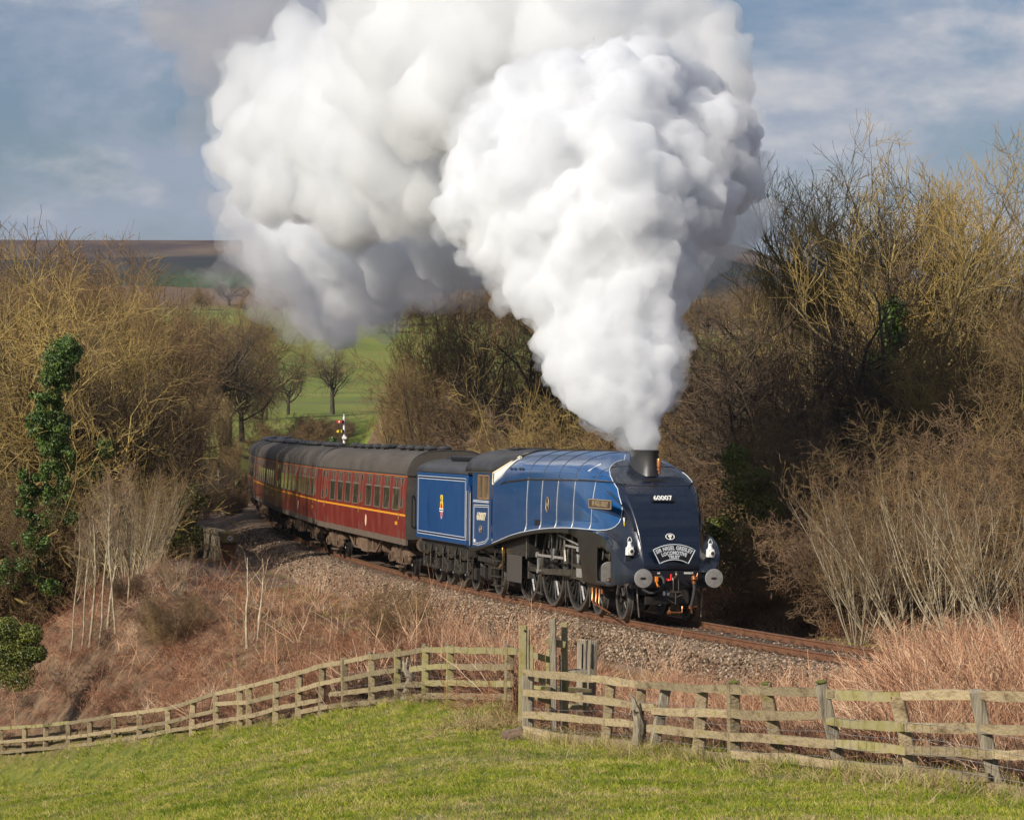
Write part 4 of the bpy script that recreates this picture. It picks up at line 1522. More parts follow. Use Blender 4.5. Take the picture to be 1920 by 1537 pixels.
# --- wheels
DR = 1.016
CR = .33
CA = 205
drv = wheel_meshes(DR, 20, crank=(CA, CR), weight=True)
bog = wheel_meshes(.4825, 10)
trl = wheel_meshes(.559, 11)
ten = wheel_meshes(.635, 12)
for s in (3.581, 5.791, 8.001):
    for sd in (-1, 1):
        o = put_wheel(drv, loco, s, sd, DR, 'driving_wheel')
for s in (0, 1.905):
    for sd in (-1, 1): put_wheel(bog, loco, s, sd, .4825, 'bogie_wheel')
for sd in (-1, 1): put_wheel(trl, loco, 10.896, sd, .559, 'trailing_wheel')
b = MB()
for s, r in ((0, .48), (1.905, .48), (3.581, DR), (5.791, DR), (8.001, DR), (10.896, .56)):
    b.tube([q(s, -.72, r), q(s, .72, r)], .09, 10)
b.build('axle', M['frame_black'], loco)['kind'] = 'stuff'
b = MB()
for sd in (-1, 1):
    b.prism(curve_poly([(-.25, .62), (2.15, .62), (2.15, .46), (1.4, .40), (.5, .40), (-.25, .46)]), (0, 0, 0), 'y', *sorted((sd * .62, sd * .58)))
    for s in (0, 1.905): b.box(q(s, sd * .64, .49), (.26, .06, .3))
b.build('bogie_frame', M['frame_black'], loco)

# --- motion on both sides
def pin(s, sd=-1):
    a = math.radians(CA)
    # wheel mesh is turned round for the far side
    x = math.cos(a) * CR * (1 if sd < 0 else -1)
    return (-(-s + x), DR + math.sin(a) * CR)
for sd in (-1, 1):
    ca = pin(3.581, sd); cb = pin(5.791, sd); cc = pin(8.001, sd)
    y = sd * .94
    for (p_, r_) in ((ca, cb), (cb, cc)):
        b = MB()
        b.bar(q(p_[0], y, p_[1]), q(r_[0], y, r_[1]), .045, .115)
        for e in (p_, r_):
            b.lathe([(.10, -.035), (.11, -.03), (.11, .03), (.10, .035)], c=q(e[0], y, e[1]), axis='y', n=16)
        b.build('coupling_rod', M['rod'], loco, smooth=30)
    b = MB()
    y2 = sd * 1.06
    xh = (2.62, .985)
    b.bar(q(cb[0], y2, cb[1]), q(xh[0], y2, xh[1]), .05, .15)
    b.lathe([(.13, -.04), (.145, -.03), (.145, .03), (.13, .04)], c=q(cb[0], y2, cb[1]), axis='y', n=18)
    b.lathe([(.09, -.04), (.10, .04)], c=q(xh[0], y2, xh[1]), axis='y', n=14)
    b.build('connecting_rod', M['rod'], loco, smooth=30)
    b = MB(); b.lathe([(.06, -.05), (.055, .05)], c=q(cb[0], sd * 1.14, cb[1]), axis='y', n=12)
    b.bar(q(cb[0], sd * 1.16, cb[1]), q(cb[0] + .02, sd * 1.16, cb[1] + .42), .03, .09)
    b.build('return_crank', M['steel'], loco, smooth=30)
    # eccentric rod, expansion link, radius rod, combination lever
    b = MB(); b.bar(q(cb[0] + .02, sd * 1.18, cb[1] + .42), q(3.85, sd * 1.16, 1.30), .025, .06)
    b.lathe([(.075, -.03), (.075, .03)], c=q(cb[0] + .02, sd * 1.18, cb[1] + .42), axis='y', n=12); b.build('eccentric_rod', M['steel'], loco)
    b = MB(); b.tube([q(3.80, sd * 1.12, 1.22), q(3.88, sd * 1.12, 1.5), q(3.90, sd * 1.12, 1.75), q(3.86, sd * 1.12, 1.92)], .04, 6); b.build('expansion_link', M['rod'], loco)
    b = MB(); b.bar(q(3.9, sd * 1.10, 1.62), q(2.2, sd * 1.08, 1.58), .025, .05); b.bar(q(4.3, sd * 1.15, 1.86), q(2.6, sd * 1.12, 1.66), .02, .04); b.build('radius_rod', M['steel'], loco)
    b = MB(); b.bar(q(2.34, sd * 1.08, 1.66), q(2.28, sd * 1.10, .74), .03, .07); b.bar(q(2.28, sd * 1.10, .76), q(2.62, sd * 1.10, .84), .025, .05); b.build('combination_lever', M['rod'], loco)
    b = MB(); b.bar(q(3.30, sd * 1.06, 1.16), q(1.62, sd * 1.06, 1.10), .11, .07); b.bar(q(3.30, sd * 1.06, .86), q(1.62, sd * 1.06, .83), .11, .06); b.bar(q(3.32, sd * 1.06, .82), q(3.32, sd * 1.06, 1.9), .10, .08)
    b.build('slide_bar', M['rod'], loco)
    b = MB(); b.box(q(2.62, sd * 1.06, .985), (.42, .16, .22)); b.build('crosshead', M['steel'], loco, bevel=.01)
    b = MB(); b.tube([q(2.5, sd * 1.06, .96), q(1.5, sd * 1.06, .94)], .042, 10); b.build('piston_rod', M['steel'], loco, smooth=40)
    # cylinder
    b = MB(); b.lathe([(.33, -1.55), (.34, -1.5), (.34, -.55), (.33, -.5)], c=(0, sd * 1.0, .98), axis='x', n=28)
    b.lathe([(.20, -1.5), (.20, -.5)], c=(0, sd * .97, 1.46), axis='x', n=20); b.bbox(q(1.5, sd * .7, 1.0), q(.55, sd * 1.3, 1.55))
    cyl = b.build('cylinder', M['frame_black'], loco, smooth=40)
    b = MB(); b.lathe([(.30, -.52), (.30, -.44), (.285, -.42), (.12, -.405), (.0, -.40)], c=(0, sd * 1.03, 1.06), axis='x', n=32, cap=False)
    b.build('cylinder_cover', M['steel'], cyl, smooth=40)
    b = MB(); b.lathe([(.075, -.40), (.07, -.36), (.04, -.33), (.04, -.29), (.0, -.28)], c=(0, sd * 1.06, .90), axis='x', n=14, cap=False); b.build('relief_valve', M['bronze'], cyl)
    b = MB(); b.lathe([(.11, -.45), (.10, -.30), (.05, -.28), (.05, -.1)], c=(0, sd * 1.06, 1.52), axis='x', n=16); b.tube([q(.2, sd * 1.12, 1.40), q(.2, sd * 1.12, 1.66)], .02, 6); b.tube([q(.42, sd * 1.22, 1.40), q(.42, sd * 1.2, 1.66)], .02, 6)
    b.build('valve_spindle', M['rod'], cyl)
    # cylinder drain pipes
    b = MB()
    for k, s in enumerate((1.30, 1.0, .75)):
        b.tube([q(s, sd * 1.18, .74), q(s, sd * 1.20, .40 - .02 * k), q(s - .12, sd * 1.20, .32 - .03 * k), q(s - .9, sd * 1.19, .24 - .035 * k)], [.02, .014, .013, .013], 6)
    b.build('drain_pipe', M['copper'], loco, smooth=50)
    for s in (.62, 1.05, 1.42):
        b = MB(); b.tube([q(s, sd * 1.16, .82), q(s, sd * 1.16, .58)], .035, 8); b.build('drain_cock', M['copper'], loco)
    # injector and pipes under the cab, ladder steps
    b = MB()
    b.tube([q(9.3, sd * 1.2, 1.35), q(9.25, sd * 1.2, 1.22), q(9.2, sd * 1.2, 1.0), q(9.6, sd * 1.2, .8)], .05, 8); b.build('injector', M['brass'] if sd < 0 else M['copper'], loco, smooth=50)
    b = MB()
    for s in (9.15, 9.95): b.bar(q(s, sd * 1.24, 1.45), q(s, sd * 1.27, .30), .02, .05, up=(1, 0, 0))
    for z in (.34, .58, .80, 1.0): b.box(q(9.55, sd * 1.27, z), (.80, .16, .025))
    b.build('cab_steps', M['rod'], loco)
    b = MB()
    b.bar(q(12.0, sd * 1.15, .98), q(9.2, sd * 1.15, .92), .04, .14); b.bar(q(11.9, sd * 1.12, 1.25), q(9.9, sd * 1.12, .95), .03, .06)
    b.box(q(10.896, sd * 1.02, .62), (.34, .22, .36)); b.bar(q(11.6, sd * 1.04, .86), q(10.2, sd * 1.04, .86), .09, .1)
    b.box(q(11.5, sd * 1.12, .62), (.5, .1, .22)); b.box(q(12.0, sd * 1.18, .52), (.3, .12, .3))
    b.build('trailing_frame', M['frame_black'], loco)
    b = MB()
    for s, z0 in ((7.05, 1.15), (4.75, 1.2), (2.0, 1.0)):
        b.tube([q(s, sd * 1.2, 1.85 if s < 7 else 1.7), q(s, sd * 1.2, z0)], .022, 6)
    for s in (6.4, 5.2, 4.5, 4.2): b.tube([q(s, sd * 1.1, 1.92), q(s + .08, sd * 1.12, 1.5)], .03, 6)
    b.build('hanger', M['rod'], loco)['kind'] = 'stuff'
    b = MB()
    for s in (3.581, 5.791, 8.001):
        b.bar(q(s - .55, sd * .74, .42), q(s + .25, sd * .74, .22), .05, .05); b.box(q(s - 1.10, sd * .79, .62), (.09, .11, .5))
    b.build('brake_gear', M['frame_black'], loco)['kind'] = 'stuff'
    b = MB()
    for s, r in ((6.9, .45),): b.tube([q(6.9, sd * 1.0, .32), q(6.5, sd * .9, .25)], .03, 6)
    for s in (2.62, 4.68, 6.9): b.tube([q(s, sd * .84, .8), q(s, sd * .84, .16)], .017, 6)
    b.build('sanding_pipe', M['rod'], loco)['kind'] = 'stuff'

# ================================================================== TENDER
tender = empty('tender', mat=vehicle_matrix(16.1, 2.5) @ Matrix.Translation((16.1, 0, 0)))
tag(tender, 'blue eight-wheeled tender with white lining and lion crest behind the locomotive', 'tender')
TZ0, TZ1 = 1.27, 3.24
b = MB()
b.bbox(q(12.95, -1.31, TZ0), q(19.72, 1.31, TZ1)); b.build('tank', M['blue_tender'], tender, bevel=.035)
for sd in (-1, 1):
    b = MB()
    b.prism(curve_poly([(12.95, 1.24), (12.58, 1.24), (12.50, 1.3), (12.48, 2.75), (12.58, 2.92), (12.78, 2.98), (12.95, 3.0)]), (0, 0, 0), 'y', *sorted((sd * 1.285, sd * 1.31)))
    b.build('front_wing', M['blue'], tender)
    b = MB(); b.tube([q(12.44, sd * 1.33, 1.3), q(12.44, sd * 1.33, 2.75)], .022, 8); b.tube([q(12.9, sd * 1.33, 1.42), q(12.9, sd * 1.33, 2.8)], .02, 8); b.build('handrail', M['steel'], tender)
    b = MB(); b.tube([q(19.9, sd * 1.22, 1.6), q(19.86, sd * 1.28, 1.6), q(19.86, sd * 1.28, 2.75), q(19.9, sd * 1.22, 2.75)], .016, 6); b.build('handrail', M['frame_black'], tender)
# curved top, coal space
rings = []
for s in (12.9, 14.5, 16.0, 17.6, 19.75):
    drop = 0 if s < 17.7 else .02
    r_ = []
    for i in range(17):
        a = math.pi * i / 16
        c_, s_ = math.cos(a), math.sin(a)
        hgt = .40 if s > 13.5 else .36
        r_.append(q(s, -1.31 * abs(c_) ** .8 * (1 if c_ > 0 else -1), TZ1 + .012 + hgt * s_ ** 1.0))
    rings.append(r_)
b = MB(); b.loft(rings, cap=True); b.build('tank_top', M['cab_roof'], tender, smooth=40)
b = MB(); b.bbox(q(12.96, -.80, 3.60), q(17.4, .80, 3.74)); b.build('coal_hatch', M['lining_black'], tender, bevel=.04)
b = MB(); b.bbox(q(19.3, -1.31, TZ1 + .02), q(19.74, 1.31, TZ1 + .05)); b.bbox(q(17.6, -.5, 3.6), q(19.2, .5, 3.7)); b.build('filler', M['cab_roof'], tender)
line_loop([(13.10, 3.13), (19.52, 3.13), (19.52, 1.42), (13.10, 1.42)], tender, 1.31, gap=.075)
# crest: lion over a wheel, painted flat: yellow lion, red crown wheel, white band
b = MB()
cs, cz_ = 16.21, 2.25
def crest_shape(poly, mat, off, name, parent):
    b = MB()
    n = len(poly)
    vs = [q(cs - x, -(1.312 + off), cz_ + z) for x, z in poly] + [q(cs - x, -(1.316 + off), cz_ + z) for x, z in poly]
    b.add(vs, [tuple(range(n)), tuple(range(n, 2 * n))] + [(k, (k + 1) % n, n + (k + 1) % n, n + k) for k in range(n)])
    return b.build(name, mat, parent)
cr_ = crest_shape([(-.20, -.06), (.20, -.06), (.19, .1), (.14, .18), (.17, .28), (.13, .36), (.02, .37), (-.12, .36), (-.17, .30), (-.13, .2), (-.18, .1)], M['yellow'], 0, 'crest', tender)
cr_['label'] = 'yellow and red lion and wheel crest'
crest_shape([(-.13, -.02), (.13, -.02), (.10, .10), (.05, .13), (0, .10), (-.05, .13), (-.10, .10)], M['red'], .003, 'crest_crown', cr_)
crest_shape([(-.05, .16), (.02, .20), (.0, .27), (.06, .33), (-.02, .33), (-.06, .26), (-.10, .22)], M['bronze'], .003, 'crest_lion', cr_)
crest_shape([(.13 * math.cos(a), -.13 + .20 * math.sin(a)) for a in np.linspace(0, 2 * math.pi, 20, endpoint=False)], pbr('crest_pink', (.75, .35, .35), .5), -.001, 'crest_wheel', cr_)
crest_shape([(.07 * math.cos(a), -.17 + .10 * math.sin(a)) for a in np.linspace(0, 2 * math.pi, 16, endpoint=False)], M['red'], .003, 'crest_hub', cr_)
crest_shape([(-.24, -.12), (.24, -.12), (.24, -.02), (-.24, -.02)], M['white'], .006, 'crest_band', cr_)
crest_shape([(-.22, -.085), (.22, -.085), (.22, -.055), (-.22, -.055)], M['lining_black'], .010, 'crest_band_line', cr_)
# underframe, springs, axleboxes, wheels
b = MB()
for sd in (-1, 1):
    b.bbox(q(12.7, sd * 1.05, .95), q(19.8, sd * 1.12, 1.24))
b.bbox(q(12.6, -1.1, 1.08), q(19.85, 1.1, 1.24)); b.build('tender_frame', M['frame_black'], tender)
for sd in (-1, 1):
    b = MB(); b.bar(q(13.0, sd * 1.16, .50), q(19.2, sd * 1.16, .50), .05, .09); b.build('tie_bar', M['frame_black'], tender)
    for s in (13.68, 15.28, 16.88, 18.555):
        b = MB()
        b.prism(curve_poly([(s - .46, 1.14), (s + .46, 1.14), (s + .2, .82), (s - .2, .82)]), (0, 0, 0), 'y', *sorted((sd * 1.12, sd * 1.15)))
        b.build('hornguide', M['frame_black'], tender)
        b = MB(); b.box(q(s, sd * 1.17, .62), (.26, .16, .3)); b.box(q(s, sd * 1.26, .62), (.16, .03, .16)); b.build('axlebox', M['underframe'] if False else M['frame_black'], tender, bevel=.01)
        b = MB()
        for k in range(5): b.box(q(s, sd * 1.18, .84 + k * .022), (1.0 - .16 * (4 - k) * 1.1, .09, .018))
        for e in (-.46, .46): b.tube([q(s + e, sd * 1.2, .50), q(s + e, sd * 1.2, 1.08)], .02, 6)
        for z in (.66, .76, .90): b.bar(q(s + .22, sd * 1.24, z), q(s + .46, sd * 1.24, z), .02, .02)
        b.build('leaf_spring', M['rod'], tender)
        put_wheel(ten, tender, s, sd, .635, 'wheel')
b = MB()
for s in (13.68, 15.28, 16.88, 18.555): b.tube([q(s, -.72, .635), q(s, .72, .635)], .09, 8)
b.bbox(q(13.0, -.5, .5), q(19.3, .5, 1.0)); b.build('axle', M['frame_black'], tender)['kind'] = 'stuff'
for sd in (-1, 1):
    b = MB(); b.lathe([(.20, -19.75), (.215, -19.7), (.215, -19.05), (.20, -19.0)], c=(0, sd * 1.0, 1.02), axis='x', n=18); b.build('vacuum_reservoir', M['frame_black'], tender, smooth=40)
    b = MB()
    for s in (12.55, 13.0): b.bar(q(s, sd * 1.2, 1.22), q(s, sd * 1.22, .32), .02, .05, up=(1, 0, 0))
    for z in (.36, .62, .88): b.box(q(12.78, sd * 1.22, z), (.46, .15, .022))
    b.build('steps', M['rod'], tender)
b = MB(); b.bbox(q(19.72, -.5, 1.2), q(20.2, .5, 3.2)); b.build('gangway', M['rubber'], tender)

# ================================================================== CARRIAGES
CL = 19.66
HW = 1.38
WINS = [(0.86, .46, 'door'), (1.93, 1.18, 'w'), (3.78, 1.18, 'w'), (5.62, 1.18, 'w'), (7.46, 1.18, 'w'), (9.10, .50, 'door'), (10.28, 1.18, 'w'), (12.12, 1.18, 'w'), (13.95, 1.18, 'w'), (15.80, 1.18, 'w'), (17.35, .46, 'door'), (18.3, .60, 'f')]


def cpt(a, lat, z):
    return Vector((CL / 2 - a, lat, z))


def make_coach():
    root = empty('carriage')
    b = MB()
    prof = [(-HW + .02, 1.17), (-HW, 1.5), (-HW, 2.0), (-HW + .02, 2.6), (-HW + .07, 3.10), (HW - .07, 3.10), (HW - .02, 2.6), (HW, 2.0), (HW, 1.5), (HW - .02, 1.17)]
    b.loft([[cpt(0, y, z) for y, z in prof], [cpt(CL, y, z) for y, z in prof]], closed=True, cap=False)
    b.build('body', M['maroon'], root)
    b = MB()
    for e in (0, CL):
        s_ = -1 if e == 0 else 1
        pr = prof + []
        n = len(pr)
        vs = [cpt(e + s_ * .012, y * .996, z) for y, z in pr] + [cpt(e - s_ * .03, y * .996, z) for y, z in pr]
        b.add(vs, [tuple(range(n)), tuple(range(n, 2 * n))] + [(k, (k + 1) % n, n + (k + 1) % n, n + k) for k in range(n)])
        b.prism([(y * 1.0, 3.10 + .74 * math.cos(y / 1.32 * math.pi / 2) ** .75) for y in np.linspace(-1.31, 1.31, 13)], cpt(e, 0, 0), 'x', 0, s_ * -.012)
    b.build('end_panel', M['coach_end'], root)
    b = MB()
    for e, s_ in ((0, -1), (CL, 1)):
        b.box(cpt(e + s_ * .17, 0, 2.15), (.32, 1.0, 2.1))
    b.build('gangway', M['rubber'], root)
    for e, s_ in ((0, -1), (CL, 1)):
        for sd in (-1, 1):
            b = MB(); b.tube([cpt(e + s_ * .02, sd * 1.16, 1.55), cpt(e + s_ * .10, sd * 1.2, 1.6), cpt(e + s_ * .10, sd * 1.2, 2.45), cpt(e + s_ * .02, sd * 1.16, 2.5)], .02, 6)
            b.build('end_handrail', M['lining_black'], root)
    rings = []
    for a in np.linspace(-.05, CL + .05, 12):
        r_ = []
        for i in range(19):
            an = math.pi * i / 18
            c_, s_ = math.cos(an), math.sin(an)
            r_.append(cpt(a, -1.345 * abs(c_) ** .62 * (1 if c_ > 0 else -1), 3.10 + .76 * s_ ** 1.0))
        rings.append(r_)
    b = MB(); b.loft(rings, cap=True); roof = b.build('roof', M['coach_roof'], root, smooth=35)
    b = MB()
    for sd in (-1, 1):
        b = MB(); b.bar(cpt(0, sd * 1.335, 3.13), cpt(CL, sd * 1.335, 3.13), .03, .03); b.build('rain_strip', M['rubber'], root)
    for a in (0.02, CL - .02):
        b = MB(); b.tube([cpt(a, -1.35 * abs(math.cos(an)) ** .62 * (1 if math.cos(an) > 0 else -1), 3.115 + .765 * math.sin(an)) for an in np.linspace(.02, math.pi - .02, 19)], .025, 5)
        b.build('roof_end_strip', M['rubber'], root)
    rr = random.Random(3)
    for i in range(11):
        a = 1.2 + i * 1.72
        for sd in ((-1, 1) if i % 2 else (-1,)):
            if rr.random() < .18: continue
            b = MB(); b.lathe([(.15, 0), (.16, .02), (.09, .05), (.10, .08), (.21, .09), (.225, .13), (.17, .19), (.06, .215), (0, .22)], c=cpt(a + (0.45 if sd > 0 else 0), sd * .42, 3.80), n=12, cap=False)
            b.build('roof_ventilator', M['cab_roof'], root, smooth=40)
    # windows on both sides
    for sd in (-1, 1):
        for a, w, kind in WINS:
            zc0, zc1 = 2.03, 3.03
            if kind == 'door': zc0 = 2.12
            y = sd * (HW - .008)
            f = MB()
            z1 = 2.69 if kind == 'w' else 3.0
            a0, a1 = a - w / 2, a + w / 2
            zo = [(a0, zc0), (a1, zc0), (a1, zc1), (a0, zc1)]
            lean = lambda z: sd * (.006 + float(np.interp(z, [2.0, 2.6, 3.1], [HW, HW - .02, HW - .07])))
            t = .028
            for (p_, r_) in ((zo[0], zo[1]), (zo[1], zo[2]), (zo[2], zo[3]), (zo[3], zo[0])):
                f.bar(cpt(p_[0], lean(p_[1]), p_[1]), cpt(r_[0], lean(r_[1]), r_[1]), t, t)
            if kind == 'w':
                f.bar(cpt(a0, lean(2.70), 2.70), cpt(a1, lean(2.70), 2.70), .04, .05)
                f.bar(cpt(a, lean(2.7), 2.70), cpt(a, lean(3.0), 3.02), .03, .03)
                for e in (-.3, .3): f.bar(cpt(a + e, lean(2.7), 2.70), cpt(a + e, lean(3.0), 3.02), .012, .02)
            fr = f.build('window', M['win_frame'], root)
            g = MB()
            zt = 2.68 if kind == 'w' else 3.02
            vs = []
            for (aa, zz) in ((a0, zc0), (a1, zc0), (a1, zt), (a0, zt)):
                vs.append(cpt(aa, lean(zz) + sd * -.004 + sd * .006, zz))
            for (aa, zz) in ((a0, zc0), (a1, zc0), (a1, zt), (a0, zt)):
                vs.append(cpt(aa, lean(zz) - sd * .02, zz))
            g.add(vs, [(0, 1, 2, 3), (4, 5, 6, 7), (0, 1, 5, 4), (1, 2, 6, 5), (2, 3, 7, 6), (3, 0, 4, 7)])
            g.build('pane', M['glass'] if kind != 'f' else M['sky_glass'] if False else M['glass'], fr)
            if kind == 'w':
                for lo, hi, mt in ((a0 + .02, a - .32, M['maroon']), (a - .28, a - .02, M['glass']), (a + .02, a + .28, M['glass']), (a + .32, a1 - .02, M['maroon'])):
                    g = MB(); vs = []
                    for dy in (.004, -.02):
                        for (aa, zz) in ((lo, 2.73), (hi, 2.73), (hi, 3.0), (lo, 3.0)): vs.append(cpt(aa, lean(zz) + sd * dy, zz))
                    g.add(vs, [(0, 1, 2, 3), (4, 5, 6, 7), (0, 1, 5, 4), (1, 2, 6, 5), (2, 3, 7, 6), (3, 0, 4, 7)])
                    g.build('ventilator_light', mt, fr)
            if kind == 'door':
                d = MB()
                for e in (-.36, .36): d.bar(cpt(a + e, sd * HW, 1.2), cpt(a + e, sd * (HW - .06), 3.08), .012, .012)
                dr = d.build('door', M['win_frame'], root)
                h = MB(); h.tube([cpt(a + .27, sd * (HW + .03), 1.75), cpt(a + .27, sd * (HW + .03), 1.95)], .015, 6); h.lathe([(.03, -.02), (.03, .02)], c=cpt(a + .27, sd * (HW + .01), 2.05), axis='y', n=8)
                h.build('door_handle', M['brass'], dr)
        b = MB()
        segs = [0.02, .50, .52, CL - .02]
        y0, y1 = sorted((sd * (HW + .001), sd * (HW + .007)))
        b.bbox((cpt(0.05, 0, 0).x, y0, 1.865), (cpt(CL - .05, 0, 0).x, y1, 1.925)); b.build('waist_line', M['coach_line'], root)
        b = MB()
        b.bar(cpt(.05, sd * 1.325, 3.075), cpt(CL - .05, sd * 1.325, 3.075), .02, .035); b.build('cant_line', M['coach_line_dull'], root)
        put_text('number', 'M 2', .16, M['coach_line'], root, cpt(2.0 if sd < 0 else CL - 2.0, sd * (HW + .002), 1.62), (1 if sd < 0 else -1, 0, 0), (0, 0, 1), bold=.004, xscale=1.6) if False else None
        for aa in (1.75,):
            b = MB(); b.box(cpt(aa if sd < 0 else CL - aa, sd * (HW + .003), 1.62), (.42, .006, .10)); b.build('running_number', M['coach_line'], root)
        # crest on the side
        b = MB(); n = 16
        vs = []
        for dy in (.001, .006):
            vs += [cpt(7.9 + .16 * math.cos(an), sd * (HW + dy), 1.53 + .19 * math.sin(an)) for an in np.linspace(0, 2 * math.pi, n, endpoint=False)]
        b.add(vs, [tuple(range(n)), tuple(range(n, 2 * n))] + [(k, (k + 1) % n, n + (k + 1) % n, n + k) for k in range(n)])
        b.build('roundel', pbr('roundel_cream', (.75, .5, .35), .5), root)
        b = MB(); b.bar(cpt(0.0, sd * 1.33, 1.08), cpt(CL, sd * 1.33, 1.08), .07, .19); b.build('solebar', M['solebar'], root)
    b = MB()
    b.bbox(cpt(.1, -1.25, 1.06), cpt(CL - .1, 1.25, 1.165)); b.build('underframe', M['underframe'], root)
    b = MB()
    for sd in (-1, 1):
        b.bbox(cpt(8.6, sd * .75, .45), cpt(9.9, sd * 1.22, 1.0)) ; b.bbox(cpt(10.1, sd * .8, .5), cpt(10.75, sd * 1.2, 1.0))
    b.build('battery_box', M['underframe'], root, bevel=.02)
    b = MB()
    for sd in (-1, 1):
        b.bar(cpt(6.0, sd * 1.1, 1.0), cpt(7.4, sd * 1.1, .52), .05, .06); b.bar(cpt(7.4, sd * 1.1, .52), cpt(12.2, sd * 1.1, .52), .06, .06); b.bar(cpt(12.2, sd * 1.1, .52), cpt(13.7, sd * 1.1, 1.0), .05, .06)
        for a in (7.4, 9.2, 10.9, 12.2): b.bar(cpt(a, sd * 1.1, .52), cpt(a, sd * 1.1, 1.02), .04, .04)
    b.lathe([(.22, -.45), (.24, -.42), (.24, .42), (.22, .45)], c=cpt(6.9, -.8, .74), axis='x', n=14); b.lathe([(.22, -.45), (.24, .42)], c=cpt(12.6, .4, .74), axis='x', n=14)
    b.box(cpt(7.9, -1.0, .80), (.3, .3, .4)); b.box(cpt(11.6, -.95, .78), (.45, .3, .42))
    b.build('truss_gear', M['underframe'], root)
    for c_ in (2.74, CL - 2.74):
        b = MB()
        for sd in (-1, 1):
            y0, y1 = sorted((sd * .98, sd * 1.06))
            pl = [(-1.75, .62), (-1.7, .80), (-1.0, .88), (-.45, .74), (.45, .74), (1.0, .88), (1.7, .80), (1.75, .62), (1.05, .64), (.5, .50), (-.5, .50), (-1.05, .64)]
            b.prism(pl, cpt(c_, 0, 0), 'y', y0, y1)
            for e in (-1.295, 1.295):
                b.box(cpt(c_ + e, sd * 1.08, .50), (.30, .18, .30)); b.lathe([(.10, -.03), (.06, .03)], c=cpt(c_ + e, sd * 1.19, .50), axis='y', n=10)
                for k in (-.32, .32): b.lathe([(.075, 0), (.085, .05), (.07, .10), (.085, .15), (.07, .2), (.08, .26)], c=cpt(c_ + e + k, sd * 1.02, .48), n=8)
                b.bar(cpt(c_ + e - .35, sd * 1.12, .40), cpt(c_ + e + .35, sd * 1.12, .40), .05, .05)
            for k in range(4): b.box(cpt(c_, sd * 1.06, .36 + .035 * k), (1.0 - .18 * k, .10, .028))
            b.bar(cpt(c_ - .35, sd * 1.12, .98), cpt(c_ - .28, sd * 1.12, .36), .05, .04); b.bar(cpt(c_ + .35, sd * 1.12, .98), cpt(c_ + .28, sd * 1.12, .36), .05, .04)
            b.box(cpt(c_, sd * 1.08, .24), (.7, .18, .05))
        b.bbox(cpt(c_ - .25, -1.0, .55), cpt(c_ + .25, 1.0, 1.0)); b.box(cpt(c_ - 1.8, 0, .72), (.08, 2.0, .14)); b.box(cpt(c_ + 1.8, 0, .72), (.08, 2.0, .14))
        bo = b.build('bogie', M['underframe'], root)
        for e in (-1.295, 1.295):
            for sd in (-1, 1):
                w = MB()
                w.lathe([(.09, -.10), (.10, -.06), (.36, -.03), (.38, -.065), (.46, -.065), (.46, .04), (.485, .065), (.38, .07), (.10, .06)], c=cpt(c_ + e, sd * .795, .46) if sd < 0 else cpt(c_ + e, .795, .46), axis='y', n=28)
                w.build('wheel', M['wheel'], bo, smooth=35)
    for e, s_ in ((0, -1), (CL, 1)):
        for sd in (-1, 1):
            b = MB(); b.lathe([(.09, 0), (.08, .25), (.05, .26), (.05, .32), (.22, .33), (.22, .36)], c=(0, 0, 0), axis='x', n=14)
            for i, v in enumerate(b.v): b.v[i] = tuple(Vector((-s_ * v[0], v[1], v[2])) + cpt(e, sd * .87, 1.03))
            b.build('buffer', M['underframe'], root)
    return root


coach0 = make_coach()
COACH_LABELS = ['maroon carriage coupled directly behind the blue tender', 'maroon carriage second from the blue tender, with brown stained flank',
                'third maroon carriage from the tender, dull dark red side', 'fourth maroon carriage from the tender, with pinkish faded side',
                'fifth maroon carriage from the tender, at the far bend', 'sixth maroon carriage from the tender, mostly hidden round the bend']
for i in range(6):
    c = coach0 if i == 0 else copy_tree(coach0)
    c.matrix_world = vehicle_matrix(20.45 + CL / 2 + 20.12 * i, 7.1)
    tag(c, COACH_LABELS[i], 'train carriage', 'maroon carriages of the train')


# ================================================================== PLANTS: bare winter trees grown level by level
def _norm(v):
    return v / np.maximum(np.linalg.norm(v, axis=-1, keepdims=True), 1e-9)


def polytubes(P_, R_, sides):
    """P_ (n,k,3) polylines, R_ (n,k) radii -> vertices, quads"""
    n, k, _ = P_.shape
    T = np.empty_like(P_)
    T[:, 1:-1] = P_[:, 2:] - P_[:, :-2]
    T[:, 0] = P_[:, 1] - P_[:, 0]
    T[:, -1] = P_[:, -1] - P_[:, -2]
    T = _norm(T)
    ref = np.where(np.abs(T[..., 2:3]) < 0.9, np.array([0, 0, 1.0]), np.array([1.0, 0, 0]))
    ref = np.broadcast_to(ref[:, :1], T.shape)
    U = _norm(ref - T * (ref * T).sum(-1, keepdims=True))
    W = np.cross(T, U)
    a = np.arange(sides) * 2 * math.pi / sides
    V = P_[:, :, None, :] + R_[:, :, None, None] * (U[:, :, None, :] * np.cos(a)[None, None, :, None] + W[:, :, None, :] * np.sin(a)[None, None, :, None])
    base = np.arange(n)[:, None, None] * (k * sides) + np.arange(k - 1)[None, :, None] * sides
    j = np.arange(sides)[None, None, :]
    j2 = (j + 1) % sides
    F = np.stack([base + j, base + j2, base + sides + j2, base + sides + j], -1).reshape(-1, 4)
    return V.reshape(-1, 3), F


